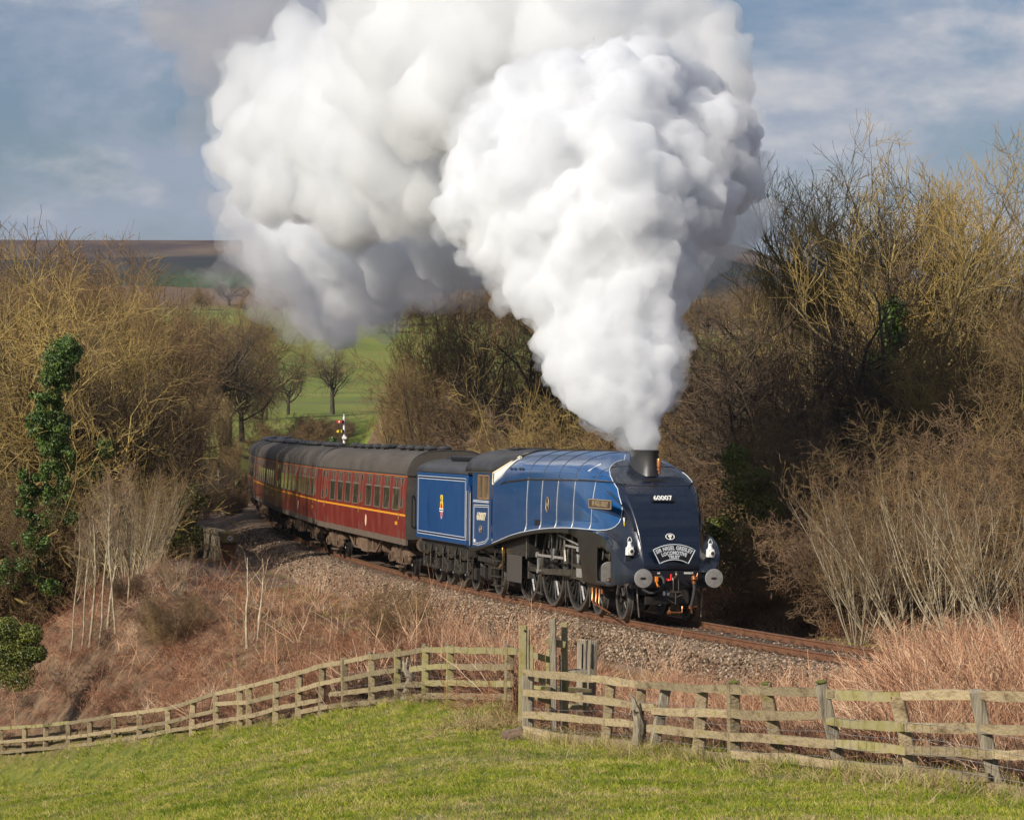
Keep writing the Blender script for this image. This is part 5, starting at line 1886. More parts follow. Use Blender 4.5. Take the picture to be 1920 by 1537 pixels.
def branch_out(rng, P_, R_, m, t0, t1, ang, length, npts, wander, up, rfac=0.62, lmin=0.5, taper=0.25, rmax=None, droop=0.0):
    """m children on every parent polyline"""
    n, k, _ = P_.shape
    t = t0 + (t1 - t0) * ((np.arange(m)[None] + rng.random((n, m))) / m)
    x = t * (k - 1)
    i = np.minimum(x.astype(int), k - 2)
    f = (x - i)[..., None]
    nn = np.arange(n)[:, None]
    S = P_[nn, i] * (1 - f) + P_[nn, i + 1] * f
    D = _norm(P_[nn, i + 1] - P_[nn, i])
    r = R_[nn, i] * (1 - f[..., 0]) + R_[nn, i + 1] * f[..., 0]
    rand = rng.normal(size=(n, m, 3))
    perp = _norm(rand - D * (rand * D).sum(-1, keepdims=True))
    A = np.radians(ang[0] + (ang[1] - ang[0]) * rng.random((n, m)))[..., None]
    d = _norm(D * np.cos(A) + perp * np.sin(A) + np.array([0, 0, up * 0.6]))
    L = length * (lmin + (1 - lmin) * rng.random((n, m))) * (1.15 - 0.45 * t)
    S = S.reshape(-1, 3); d = d.reshape(-1, 3); L = L.reshape(-1); r = r.reshape(-1) * rfac
    if rmax: r = np.minimum(r, rmax)
    N_ = len(S)
    Q = np.empty((N_, npts, 3)); Q[:, 0] = S
    cur = d
    for a in range(1, npts):
        cur = _norm(cur + rng.normal(size=(N_, 3)) * wander + np.array([0, 0, up * 0.30 - droop * a / npts]))
        Q[:, a] = Q[:, a - 1] + cur * (L / (npts - 1))[:, None]
    tt = np.linspace(0, 1, npts)[None]
    RR = r[:, None] * (1 - (1 - taper) * tt)
    return Q, RR


def join_np(name, parts, mat, smooth=True):
    vs, fs, o = [], [], 0
    for v, f in parts:
        vs.append(v); fs.append(f + o); o += len(v)
    me = np_mesh(name, np.concatenate(vs), np.concatenate(fs), smooth)
    me.materials.append(mat)
    return me


def make_tree_meshes(seed, H=12.0, r0=0.22, trunk=0.35, stems=1, spread=0.0, limbs=9, limb_l=0.5, limb_a=(25, 55), up1=0.35, n2=9, l2=0.2, n3=8, l3=0.09, n4=4, l4=0.045,
                     wander=0.13, mats=('bark', 'twig'), twig_r=0.0085, up2=0.2, a2=(30, 65), lean=0.0, rm2=0.036, rf1=0.50):
    rng = np.random.default_rng(seed)
    th = rng.random(stems) * 2 * math.pi
    th = np.arange(stems) * 2 * math.pi / max(1, stems) + rng.random(stems) * 0.9
    k = 9
    P0 = np.zeros((stems, k, 3)); R0 = np.zeros((stems, k))
    tl = H * trunk if stems == 1 else H * (0.65 + 0.3 * rng.random(stems))
    tl = np.broadcast_to(tl, (stems,))
    d = _norm(np.stack([np.cos(th) * spread + lean, np.sin(th) * spread, np.ones(stems)], -1) + rng.normal(size=(stems, 3)) * 0.04)
    P0[:, 0] = np.stack([np.cos(th) * 0.12 * (stems > 1), np.sin(th) * 0.12 * (stems > 1), -0.3 * np.ones(stems)], -1)
    cur = d
    for a in range(1, k):
        cur = _norm(cur + rng.normal(size=(stems, 3)) * 0.06 + np.array([0, 0, 0.06]))
        P0[:, a] = P0[:, a - 1] + cur * ((tl + 0.3) / (k - 1))[:, None]
    t = np.linspace(0, 1, k)
    R0[:] = r0 * (1 - (0.42 if stems == 1 else 0.8) * t)[None]
    R0[:, 0] *= 1.25
    if stems == 1:
        P1, R1 = branch_out(rng, P0, R0, limbs, 0.45, 1.0, limb_a, H * limb_l, 12, wander * 1.35, up1, rfac=rf1, lmin=0.6, taper=0.12)
    else:
        P1, R1 = branch_out(rng, P0, R0, limbs, 0.2, 1.0, limb_a, H * limb_l, 8, wander, up1, rfac=0.55, lmin=0.5, taper=0.15)
    P2, R2 = branch_out(rng, P1, R1, n2, 0.12, 1.0, a2, H * l2, 7, wander * 2.0, up2, rfac=0.55, taper=0.2, rmax=rm2)
    P3, R3 = branch_out(rng, P2, R2, n3, 0.1, 1.0, a2, H * l3, 5, wander * 1.3, up2, rfac=0.55, taper=0.3, rmax=0.014)
    R3 = np.maximum(R3, twig_r * 0.75)
    P4, R4 = branch_out(rng, P3, R3, n4, 0.1, 1.0, (25, 60), H * l4, 3, wander, up2, rfac=0.7, taper=0.5, rmax=twig_r)
    R4 = np.maximum(R4, twig_r * 0.5)
    trunk_me = join_np('trunk', [polytubes(P0, R0, 8), polytubes(P1, R1, 6)], M[mats[0]])
    crown_me = join_np('crown', [polytubes(P2, R2, 4), polytubes(P3, R3, 3), polytubes(P4, R4, 3)], M[mats[1]])
    crown_me.materials.append(M[mats[0]])
    mi = np.zeros(len(crown_me.polygons), np.int32); mi[:len(P2) * 6 * 4] = 1
    crown_me.polygons.foreach_set('material_index', mi)
    return trunk_me, crown_me


M['bark'] = noisy('lichened_bark', [(0.0960, 0.0730, 0.0360), (0.1990, 0.1590, 0.0690), (0.3010, 0.2450, 0.0850)], 2.2, 0.95, bump=0.02, bscale=9, rnd_amt=0.22, lo=0.34, hi=0.68)
M['twig'] = noisy('brown_twigs', [(0.1089, 0.0637, 0.0304), (0.2090, 0.1294, 0.0570), (0.3102, 0.2127, 0.0760)], 0.45, 0.95, rnd_amt=0.28, lo=0.34, hi=0.68, detail=3)
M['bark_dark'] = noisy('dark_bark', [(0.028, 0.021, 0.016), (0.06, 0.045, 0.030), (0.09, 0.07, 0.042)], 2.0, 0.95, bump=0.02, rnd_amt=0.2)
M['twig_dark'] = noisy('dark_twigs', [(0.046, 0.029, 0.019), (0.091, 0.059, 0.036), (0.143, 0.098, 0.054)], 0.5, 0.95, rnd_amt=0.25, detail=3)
M['bark_yellow'] = noisy('yellow_lichen_bark', [(0.1534, 0.1110, 0.0446), (0.2765, 0.2040, 0.0760), (0.3985, 0.2900, 0.0883)], 2.0, 0.95, bump=0.015, rnd_amt=0.15, lo=0.34, hi=0.68)
M['twig_yellow'] = noisy('yellow_brown_twigs', [(0.1639, 0.1110, 0.0418), (0.2970, 0.2070, 0.0684), (0.4455, 0.3100, 0.0893)], 0.6, 0.95, rnd_amt=0.18, lo=0.34, hi=0.68, detail=3)
M['twig_red'] = noisy('red_brown_twigs', [(0.085, 0.050, 0.028), (0.155, 0.095, 0.052), (0.22, 0.145, 0.075)], 0.5, 0.95, rnd_amt=0.2, detail=3)
M['bark_pale'] = noisy('pale_bark', [(0.176, 0.142, 0.090), (0.352, 0.294, 0.190), (0.495, 0.430, 0.304)], 5.0, 0.9, bump=0.008, rnd_amt=0.12)
M['twig_pale'] = noisy('pale_twigs', [(0.161, 0.100, 0.055), (0.276, 0.180, 0.102), (0.380, 0.260, 0.153)], 0.8, 0.95, rnd_amt=0.15, detail=3)

TREE = {
    'round': [make_tree_meshes(11, 11, .26, .25, limbs=12, limb_l=.50, limb_a=(25, 75), n2=11, l2=.27, n3=9, l3=.12, n4=3, l4=.06, up1=.25, up2=.12),
              make_tree_meshes(12, 11, .24, .22, limbs=13, limb_l=.48, limb_a=(30, 80), n2=11, l2=.28, n3=9, l3=.12, n4=3, l4=.05, up1=.18, up2=.10, wander=.17)],
    'yellow': [make_tree_meshes(21, 11, .22, .28, limbs=10, limb_l=.50, limb_a=(20, 70), n2=9, l2=.24, n3=8, l3=.11, n4=4, l4=.05, up1=.30, up2=.18, mats=('bark_yellow', 'twig_yellow'), wander=.17),
               make_tree_meshes(22, 9, .18, .18, limbs=12, limb_l=.62, limb_a=(35, 85), n2=9, l2=.27, n3=7, l3=.12, n4=4, l4=.06, up1=.10, up2=.08, mats=('bark_yellow', 'twig_yellow'), wander=.24)],
    'ash': [make_tree_meshes(31, 14, .27, .40, limbs=12, limb_l=.46, limb_a=(18, 48), n2=10, l2=.20, n3=7, l3=.085, n4=3, l4=.045, up1=.40, up2=.38, a2=(25, 55), wander=.14, mats=('bark', 'twig_yellow')),
            make_tree_meshes(32, 14, .25, .32, limbs=13, limb_l=.52, limb_a=(22, 55), n2=10, l2=.20, n3=7, l3=.09, n4=3, l4=.045, up1=.36, up2=.35, a2=(25, 58), wander=.15, mats=('bark', 'twig_yellow'))],
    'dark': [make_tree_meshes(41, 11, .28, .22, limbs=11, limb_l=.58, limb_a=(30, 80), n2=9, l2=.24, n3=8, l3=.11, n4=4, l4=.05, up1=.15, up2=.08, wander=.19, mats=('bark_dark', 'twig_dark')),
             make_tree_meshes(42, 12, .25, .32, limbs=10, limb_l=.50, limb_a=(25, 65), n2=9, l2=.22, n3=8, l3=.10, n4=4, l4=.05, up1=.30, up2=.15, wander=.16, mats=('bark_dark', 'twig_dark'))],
    'fan': [make_tree_meshes(51, 9, .095, stems=12, spread=.62, limbs=6, limb_l=.38, limb_a=(18, 48), n2=8, l2=.20, n3=6, l3=.09, n4=2, l4=.05, up1=.18, up2=.10, wander=.10, mats=('bark_dark', 'twig'), a2=(22, 60)),
            make_tree_meshes(52, 8, .08, stems=12, spread=.72, limbs=6, limb_l=.38, limb_a=(20, 52), n2=8, l2=.21, n3=6, l3=.10, n4=2, l4=.05, up1=.14, up2=.08, wander=.12, mats=('bark', 'twig'), a2=(25, 65))],
    'shrub': [make_tree_meshes(61, 4.2, .019, stems=20, spread=.60, limbs=4, limb_l=.40, limb_a=(8, 26), n2=5, l2=.17, n3=3, l3=.08, n4=1, l4=.04, up1=.18, up2=.12, wander=.08, mats=('bark_pale', 'twig'), twig_r=.0055, a2=(15, 45), rm2=.010)],
    'thicket': [make_tree_meshes(71, 3.5, .022, stems=19, spread=1.15, limbs=6, limb_l=.45, limb_a=(25, 75), n2=7, l2=.24, n3=5, l3=.12, n4=3, l4=.06, up1=.05, up2=.05, wander=.16, mats=('twig_red', 'twig_red'), twig_r=.008),
                make_tree_meshes(72, 3.5, .022, stems=19, spread=1.15, limbs=6, limb_l=.45, limb_a=(25, 75), n2=7, l2=.24, n3=5, l3=.12, n4=3, l4=.06, up1=.08, up2=.05, wander=.16, mats=('twig', 'twig'), twig_r=.008)],
    'birch': [make_tree_meshes(81, 6.0, .055, stems=1, trunk=.85, limbs=11, limb_l=.30, limb_a=(20, 45), n2=6, l2=.13, n3=4, l3=.06, n4=2, l4=.04, up1=.22, up2=.2, wander=.06, mats=('bark_pale', 'twig_pale'), twig_r=.007, a2=(15, 40)),
              make_tree_meshes(82, 6.0, .05, stems=1, trunk=.8, limbs=12, limb_l=.32, limb_a=(20, 50), n2=6, l2=.13, n3=4, l3=.06, n4=2, l4=.04, up1=.22, up2=.2, wander=.08, mats=('bark_pale', 'twig_pale'), twig_r=.007, a2=(15, 40), lean=.12)],
    'sapling': [make_tree_meshes(91, 2.5, .035, stems=2, spread=.05, limbs=5, limb_l=.35, limb_a=(35, 60), n2=2, l2=.18, n3=2, l3=.08, n4=1, l4=.04, up1=.35, up2=.3, wander=.05, mats=('bark_pale', 'twig_pale'), twig_r=.006)],
}
TREE_H = {'round': 11, 'yellow': 11, 'ash': 14, 'dark': 11, 'fan': 9, 'shrub': 4.2, 'thicket': 3.5, 'birch': 6, 'sapling': 2.5}


def fence_d0(px):
    return float(np.interp((px - 960) / CAM_F, _fu, _fence_px[:, 1]))


def plant(kind, px, d, top_py, name, label, cat, group=None, variant=None, rot=None, sx=1.0, lean=(0, 0)):
    """a tree whose foot stands on the ground at distance d and whose top reaches the height seen at top_py"""
    v = TREE[kind]
    i = (rnd.randrange(len(v)) if variant is None else variant)
    tm, cm = v[i]
    h = TREE_REAL[kind][i]
    for _ in range(14):
        x = (px - 960) / CAM_F * d
        z = gz(x, d)
        topz = CAM_H - (top_py - CAM_YH) / CAM_F * d
        l0, s0 = track_near(np.array([x]), np.array([d]))
        # a tree behind the train stands back until its crown clears the line
        if l0[0] > 0 and s0[0] < 165 and l0[0] - 2.3 < .95 * sx * CROWN.get(kind, .40) * (topz - z):
            d += 1.3
        else:
            break
    sc = max(0.2, (topz - z) / h)
    r = empty(name, (x, d, z))
    r.rotation_euler = (lean[0], lean[1], rnd.uniform(0, 6.28) if rot is None else rot)
    rad = TREE_RAD[kind][i]
    lt_, st_ = track_near(np.array([x]), np.array([d]))
    room = max(.7, abs(float(lt_[0])) - (2.3 if lt_[0] > 0 else 4.2)) if st_[0] < 165 else 99
    wide = min(sc * 1.35, max(sc * .45, sx * CROWN.get(kind, .40) * (topz - z) / rad))
    wide = min(wide, room / (rad * 1.12))
    sc = min(sc, wide * 2.2)
    r.scale = (wide, wide, sc)
    link('trunk', tm, r)
    link('crown', cm, r)
    tag(r, label, cat, group)
    return r


TREE_REAL, TREE_RAD = {}, {}
CROWN = {'shrub': .55, 'thicket': .62, 'birch': .20, 'sapling': .35, 'fan': .50, 'ash': .33}
for k_, v_ in TREE.items():
    hs = []
    TREE_RAD[k_] = []
    for tm, cm in v_:
        co = np.empty(len(cm.vertices) * 3, np.float32); cm.vertices.foreach_get('co', co)
        hs.append(float(np.percentile(co[2::3], 99.8)))
        TREE_RAD[k_].append(float(np.percentile(np.hypot(co[0::3], co[1::3]), 93)))
    TREE_REAL[k_] = hs

# --- left wood: individually placed trees (photograph bearing, distance, crown top)
LEFT_NEAR = [
    ('yellow', 60, 110, 445, 0, .95, 'spreading yellow-lichened tree with ivy climbing its trunk at the left of the wood'),
    ('yellow', 235, 116, 540, 0, .95, 'crooked tree with lichened limbs just left of the line'),
    ('round', 185, 121, 455, 0, 1.3, 'large round bare tree, tallest crown behind the ivy-clad trunk'),
    ('round', 305, 127, 535, 1, 1.0, 'round brown bare tree with reddish crown beside the railway'),
    ('yellow', -25, 105, 600, 1, 1.2, 'crooked bare tree with long lit branches reaching in at the left edge'),
    ('round', 25, 122, 430, 1, 1.2, 'tall bare tree rising over the ivy at the far left of the wood'),
    ('dark', 215, 113, 640, 0, 1.0, 'low dark spreading tree under the lichened crowns of the left wood'),
    ('dark', 120, 113, 600, 1, 1.0, 'dark branching tree directly behind the ivy column'),
    ('dark', 345, 126, 690, 1, .6, 'small dark bare tree overhanging the stone parapet'),
]
for kd, px, d, top, var, sx, lab in LEFT_NEAR:
    plant(kd, px, d, top, 'bare_tree', lab, 'tree', 'bare trees left of the railway', var, None, sx)
for i in range(15):
    px = rnd.uniform(-140, 345)
    plant(rnd.choice(['round', 'round', 'dark', 'yellow', 'fan']), px, rnd.uniform(127, 165), rnd.uniform(440, 510) + max(0, px - 230) * .45, 'bare_tree', 'bare brown tree deep in the crowded wood left of the train', 'tree', 'trees massed in the left wood', None, None, rnd.uniform(.95, 1.25))
for i in range(12):
    px = rnd.uniform(-60, 300)
    plant('thicket', px, rnd.uniform(100, 122), rnd.uniform(880, 960), 'bare_bush', 'low bare brown bush in the scrub under the left wood', 'bush', 'bushes under the left wood', None, None, rnd.uniform(.7, 1.0))

# --- trees beyond the bend, on the far pasture
FAR = [
    ('round', 495, 285, 560, 0, 1.05, 'broad bare parkland tree on the pasture left of the lone oak'),
    ('dark', 623, 300, 632, 1, 1.0, 'lone dark oak standing on the green pasture under the steam'),
    ('round', 490, 255, 660, 1, .9, 'smaller bare tree at the lower edge of the pasture beside the hedge'),
    ('dark', 540, 300, 655, 0, .9, 'low dark hawthorn on the pasture between the broad tree and the oak'),
]
for kd, px, d, top, var, sx, lab in FAR:
    plant(kd, px, d, top, 'pasture_tree', lab, 'tree', None, var, None, sx)
for i in range(42):
    px = 380 + i * 28 + rnd.uniform(-10, 10)
    plant(rnd.choice(['round', 'dark', 'round']), px, rnd.uniform(520, 640), rnd.uniform(520, 565), 'ridge_tree', 'bare tree in the row along the top of the far pasture', 'tree', 'trees along the top of the far pasture', None, None, 1.8)
for i in range(9):
    px = 425 + i * 27 + rnd.uniform(-8, 8)
    plant('thicket', px, rnd.uniform(215, 250), rnd.uniform(765, 800), 'hedge_bush', 'grey brown bush in the hedge between the train and the pasture', 'bush', 'hedge bushes behind the carriages', None, None, rnd.uniform(1.2, 1.7))
for i in range(8):
    plant('thicket', rnd.uniform(380, 455), rnd.uniform(165, 205), rnd.uniform(790, 830), 'hedge_bush', 'reddish bare bush closing the far end of the railway cutting', 'bush', 'bushes at the far bend', 0, None, rnd.uniform(1.2, 1.6))

for i, (px, d_, tp_) in enumerate([(375, 190, 590), (405, 205, 560), (432, 215, 600), (350, 182, 560), (448, 232, 640), (390, 222, 575), (330, 176, 555), (360, 200, 545), (418, 195, 610), (442, 222, 620), (398, 188, 590), (345, 215, 540), (380, 235, 550), (425, 240, 570), (366, 186, 620), (410, 225, 640), (452, 245, 665)]):
    plant('round' if i % 2 else 'dark', px, d_, tp_, 'bare_tree', 'bare brown tree of the clump closing the view beyond the far end of the train', 'tree', 'trees beyond the far end of the train', None, None, 1.15)

# --- centre: thickets and trees right behind the train
CENTRE = [
    ('fan', 820, 106, 452, 0, 1.3, 'tall fan-shaped bare tree with many upright stems behind the second carriage'),
    ('fan', 915, 108, 468, 1, 1.2, 'wide fan-shaped bare tree with dark crown between the carriages and the steam'),
    ('round', 735, 118, 570, 0, 1.0, 'rounded bare tree at the left of the thicket behind the carriages'),
    ('dark', 965, 104, 510, 0, 1.1, 'dark crooked tree directly behind the locomotive cab'),
    ('yellow', 1060, 104, 640, 1, 1.0, 'lichened crooked tree behind the locomotive boiler'),
    ('yellow', 880, 104, 720, 1, .9, 'low yellowish tree over the roof of the first carriage'),
    ('yellow', 1140, 98, 740, 1, .9, 'pale lichened tree just behind the chimney steam'),
    ('round', 690, 119, 650, 1, .9, 'smaller rounded tree above the third carriage'),
    ('round', 860, 116, 495, 1, 1.2, 'brown bare tree between the two fan-shaped trees'),
    ('dark', 1130, 118, 600, 1, 1.1, 'dark tree hidden behind the rising steam'),
    ('yellow', 1290, 93, 800, 1, .85, 'yellow lichened tree to the right of the chimney'),
    ('yellow', 1235, 96, 790, 0, .8, 'lichened small tree seen under the steam behind the nose'),
    ('round', 1195, 112, 640, 0, 1.1, 'bare brown tree behind the foot of the steam'),
]
for kd, px, d, top, var, sx, lab in CENTRE:
    plant(kd, px, d, top, 'bare_tree', lab, 'tree', None, var, None, sx)
for i in range(18):
    st_ = -4 + i * 3.1 + rnd.uniform(-1, 1)
    tp_ = track(st_, rnd.uniform(6.5, 10.5))
    px = tp_.x / tp_.y * CAM_F + 960
    plant(rnd.choice(['thicket', 'fan', 'thicket']), px, tp_.y, rnd.uniform(740, 800) + max(0, 690 - px) * .5, 'bare_bush', 'bare brown bush in the thicket right behind the train roofs', 'bush', 'bushes behind the train', None, None, rnd.uniform(.9, 1.3))

# --- right wood
RIGHT = [
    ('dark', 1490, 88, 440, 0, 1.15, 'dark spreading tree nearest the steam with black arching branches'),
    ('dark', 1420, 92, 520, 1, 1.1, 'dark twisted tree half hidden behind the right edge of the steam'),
    ('ash', 1500, 98, 275, 0, .8, 'tall slender ash with upswept twigs left of the ivy-clad tree'),
    ('ash', 1650, 92, 240, 1, 1.0, 'tallest ash of the right wood with crowded upswept twigs'),
    ('ash', 1760, 98, 275, 0, 1.0, 'tall ash with golden twigs second from the frame edge'),
    ('ash', 1890, 94, 255, 1, 1.0, 'golden-twigged ash at the right edge of the picture'),
    ('ash', 1575, 104, 320, 1, .8, 'thin ash behind the gap between the dark tree and the tallest ash'),
    ('dark', 1590, 86, 560, 1, 1.0, 'dark tree with forked trunk below the ashes'),
    ('yellow', 1850, 82, 640, 1, 1.0, 'low spreading tree with pale curving twigs above the brambles at the right'),
    ('yellow', 1735, 84, 600, 0, .9, 'greenish lichened tree in front of the ivy'),
    ('dark', 1370, 90, 640, 0, 1.0, 'dark low tree behind the front of the locomotive'),
    ('round', 1960, 84, 520, 0, 1.1, 'brown bare tree cut by the right edge of the picture'),
]
for kd, px, d, top, var, sx, lab in RIGHT:
    plant(kd, px, d, top, 'bare_tree', lab, 'tree', 'bare trees right of the railway', var, None, sx)
for i in range(16):
    px = rnd.uniform(1330, 2020)
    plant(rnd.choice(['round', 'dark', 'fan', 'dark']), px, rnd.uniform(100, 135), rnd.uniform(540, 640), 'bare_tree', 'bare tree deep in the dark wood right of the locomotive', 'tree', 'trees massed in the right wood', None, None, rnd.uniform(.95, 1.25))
for i in range(11):
    px = 1470 + i * 50 + rnd.uniform(-14, 14)
    plant('thicket', px, rnd.uniform(73, 84), rnd.uniform(900, 1010), 'bare_bush', 'tangled brown bush under the right wood beside the line', 'bush', 'bushes under the right wood', None, None, rnd.uniform(.9, 1.4))
plant('shrub', 1650, 63.5, 845, 'multi_stemmed_shrub', 'big fan of thin pale stems growing beside the rails right of the locomotive', 'shrub', None, 0, .4, 1.0)
plant('shrub', 1610, 68, 900, 'multi_stemmed_shrub', 'smaller shrub of pale stems left of the big fan-shaped one', 'shrub', None, 0, 2.0, .7)
plant('shrub', 1800, 60, 860, 'multi_stemmed_shrub', 'shrub of thin pale stems right of the big fan, behind the brambles', 'shrub', None, 0, 3.1, 1.0)
plant('shrub', 1720, 70, 830, 'multi_stemmed_shrub', 'shrub of thin stems just behind the big fan-shaped one', 'shrub', None, 0, 5.0, 1.0)
plant('shrub', 1900, 66, 840, 'multi_stemmed_shrub', 'thin-stemmed shrub at the right edge above the brambles', 'shrub', None, 0, 1.0, 1.0)

# small bushes standing out of the brambles on the bank
for i in range(26):
    px = rnd.uniform(30, 900); d_ = rnd.uniform(66, 94)
    x_ = (px - 960) / CAM_F * d_
    l0, s0 = track_near(np.array([x_]), np.array([d_]))
    if abs(l0[0]) < 6 or d_ < fence_d0(px) + 3 or 330 < px < 540: continue
    plant(rnd.choice(['thicket', 'shrub', 'thicket']), px, d_, CAM_YH + (CAM_H - gz(x_, d_) - rnd.uniform(1.0, 1.9)) / d_ * CAM_F, 'bank_bush', 'small leafless bush poking out of the brambles on the left bank', 'bush', 'small bushes on the left bank', None, None, rnd.uniform(.8, 1.1))

# --- birches and sapling on the bank
BIRCH = [(166, 93.5, 905, 0), (182, 92, 880, 1), (200, 93, 868, 0), (216, 91.5, 872, 1), (150, 94, 930, 1), (238, 93, 915, 0), (128, 95, 955, 1)]
BL = ['second', 'third', 'fourth', 'fifth', 'leftmost pair, the inner', 'rightmost', 'leftmost']
for i, (px, d, top, var) in enumerate(BIRCH):
    order = {128: 'leftmost', 150: 'second from the left', 166: 'third from the left', 182: 'middle', 200: 'third from the right', 216: 'second from the right', 238: 'rightmost'}[px]
    plant('birch', px, d, top, 'young_birch', f'slim pale-stemmed birch, {order} of the clump on the left bank', 'birch', 'pale birch clump on the left bank', var, None, .8)
for i in range(5):
    plant('shrub', 238 + i * 14, 97 + i * 1.8, 870 + rnd.uniform(-20, 40), 'bare_bush', 'upright thin-stemmed bush between the birches and the parapet', 'bush', 'bushes between the birches and the parapet', None, None, .75)
plant('sapling', 474, 81, 1012, 'sapling', 'lone pale forked sapling on the bank in front of the train', 'sapling', None, 0, .2, 1.0)

# ------------------------------------------------------------------ leaves: ivy, holly
def leaf_cloud(rng, centers, radii, n, size):
    """n small leaf quads folded along the middle, spread over and inside blobs"""
    k = rng.integers(0, len(centers), n)
    d = _norm(rng.normal(size=(n, 3)))
    rr = rng.random(n) ** 0.33
    c = centers[k] + d * (radii[k] * rr[:, None])
    nrm = _norm(d + rng.normal(size=(n, 3)) * .8)
    u = _norm(np.cross(nrm, rng.normal(size=(n, 3))))
    w = np.cross(nrm, u)
    s = (size * (.6 + .8 * rng.random(n)))[:, None]
    a = c - u * s; b = c + w * s * .55 + nrm * s * .15; e = c + u * s; f = c - w * s * .55 + nrm * s * .15
    v = np.stack([a, b, e, f], 1).reshape(-1, 3)
    i = np.arange(n)[:, None] * 4
    fc = np.concatenate([i + np.array([[0, 1, 2]]), i + np.array([[0, 2, 3]])])
    return v, fc


def leafy(name, label, cat, centers, radii, n, size, mat, seed, parent=None, kind=None):
    v, f = leaf_cloud(np.random.default_rng(seed), np.array(centers, float), np.array(radii, float), n, size)
    me = np_mesh(name, v, f, False)
    me.materials.append(mat)
    o = link(name, me, parent)
    if label: tag(o, label, cat)
    if kind: o['kind'] = kind
    return o


M['ivy'] = noisy('ivy_leaves', [(0.022, 0.050, 0.008), (0.06, 0.11, 0.014), (0.12, 0.18, 0.022)], 2.5, 0.5, lo=.3, hi=.7, detail=4)
M['holly'] = noisy('evergreen_leaves', [(0.04, 0.055, 0.008), (0.10, 0.12, 0.014), (0.19, 0.20, 0.025)], 2.0, 0.5, lo=.3, hi=.7, detail=4)
def ragged(line, d, n, seed, rmin=.16, rmax=.5):
    """blobs strewn round a leaning line given as (bearing, height, half width) on the photograph"""
    r = random.Random(seed); cs, rs = [], []
    for _ in range(n):
        t_ = r.random() * (len(line) - 1); k_ = int(t_); f_ = t_ - k_
        a_, b_ = line[k_], line[k_ + 1]
        px, py, w = [a_[m] * (1 - f_) + b_[m] * f_ for m in range(3)]
        rr = r.uniform(rmin, rmax) ** 1.25
        cs.append(P(px + r.gauss(0, .5) * w, py + r.gauss(0, 8), d + r.uniform(-.8, .8))); rs.append((rr * r.uniform(.7, 1.3), rr, rr * r.uniform(.6, 1.4)))
    return cs, rs


cs, rs = ragged([(70, 1100, 75), (75, 1020, 75), (90, 950, 80), (105, 880, 62), (98, 810, 45), (92, 760, 30), (100, 715, 26), (122, 672, 20), (132, 640, 10)], 104.5, 150, 3)
leafy('ivy', 'dark green ivy column smothering the trunk at the left', 'ivy', cs, rs, 42000, .052, M['ivy'], 1)
cs, rs = [], []
for px, py, r in [(215, 985, .6), (190, 940, .5), (225, 1010, .5), (170, 890, .5), (200, 840, .4)]:
    cs.append(P(px, py, 108)); rs.append((r, r, r))
leafy('ivy', 'lower green ivy patch between the ivy column and the birches', 'ivy', cs, rs, 3000, .07, M['ivy'], 2)
cs, rs = [], []
for px, py, r in [(10, 1215, .62), (35, 1230, .55), (-20, 1250, .8), (55, 1190, .4), (10, 1180, .45), (30, 1265, .6), (-30, 1200, .6), (65, 1225, .35)]:
    cs.append(P(px, py, 88)); rs.append((r, r, r * .85))
leafy('holly_bush', 'bright green holly bush at the left edge above the fence', 'bush', cs, rs, 15000, .036, M['holly'], 3)
cs, rs = ragged([(1680, 570, 8), (1672, 640, 14), (1655, 700, 26), (1635, 760, 34), (1620, 830, 42), (1625, 900, 46)], 89, 60, 5)
leafy('ivy', 'dark ivy clothing a trunk in the middle of the right wood', 'ivy', cs, rs, 8000, .07, M['ivy'], 4)
cs, rs = [], []
for px, py, r in [(1395, 905, .5), (1400, 960, .6), (1380, 1010, .6), (1420, 1030, .6), (1365, 1060, .5), (1410, 1080, .5), (1440, 960, .5), (1385, 860, .35), (1350, 1000, .4), (1430, 900, .3)]:
    cs.append(P(px - 6, py, 78.5)); rs.append((r * 1.1, r * .7, r * 1.15))
M['privet'] = noisy('yellow_green_leaves', [(0.05, 0.065, 0.010), (0.12, 0.14, 0.016), (0.20, 0.21, 0.03)], 2.0, 0.6, lo=.3, hi=.7, detail=4)
leafy('green_bush', 'yellow green leafy bush beside the right of the locomotive', 'bush', cs, rs, 11000, .042, M['privet'], 5)
cs, rs = [], []
for px, py, r in [(340, 960, .7), (350, 1000, .6), (335, 1020, .6), (365, 930, .5)]:
    cs.append(P(px, py, 112)); rs.append((r, r, r))
leafy('ivy', 'green ivy hanging behind the stone parapet', 'ivy', cs, rs, 2200, .07, M['holly'], 6)
cs, rs = [], []
for px, py, r in [(625, 835, .45), (622, 850, .5), (630, 845, .4)]:
    cs.append(P(px, py, 150)); rs.append((r * .8, r * .8, r))
leafy('conifer_bush', 'small dark green bush beside the signal post above the carriage roof', 'bush', cs, rs, 1200, .09, M['ivy'], 7)

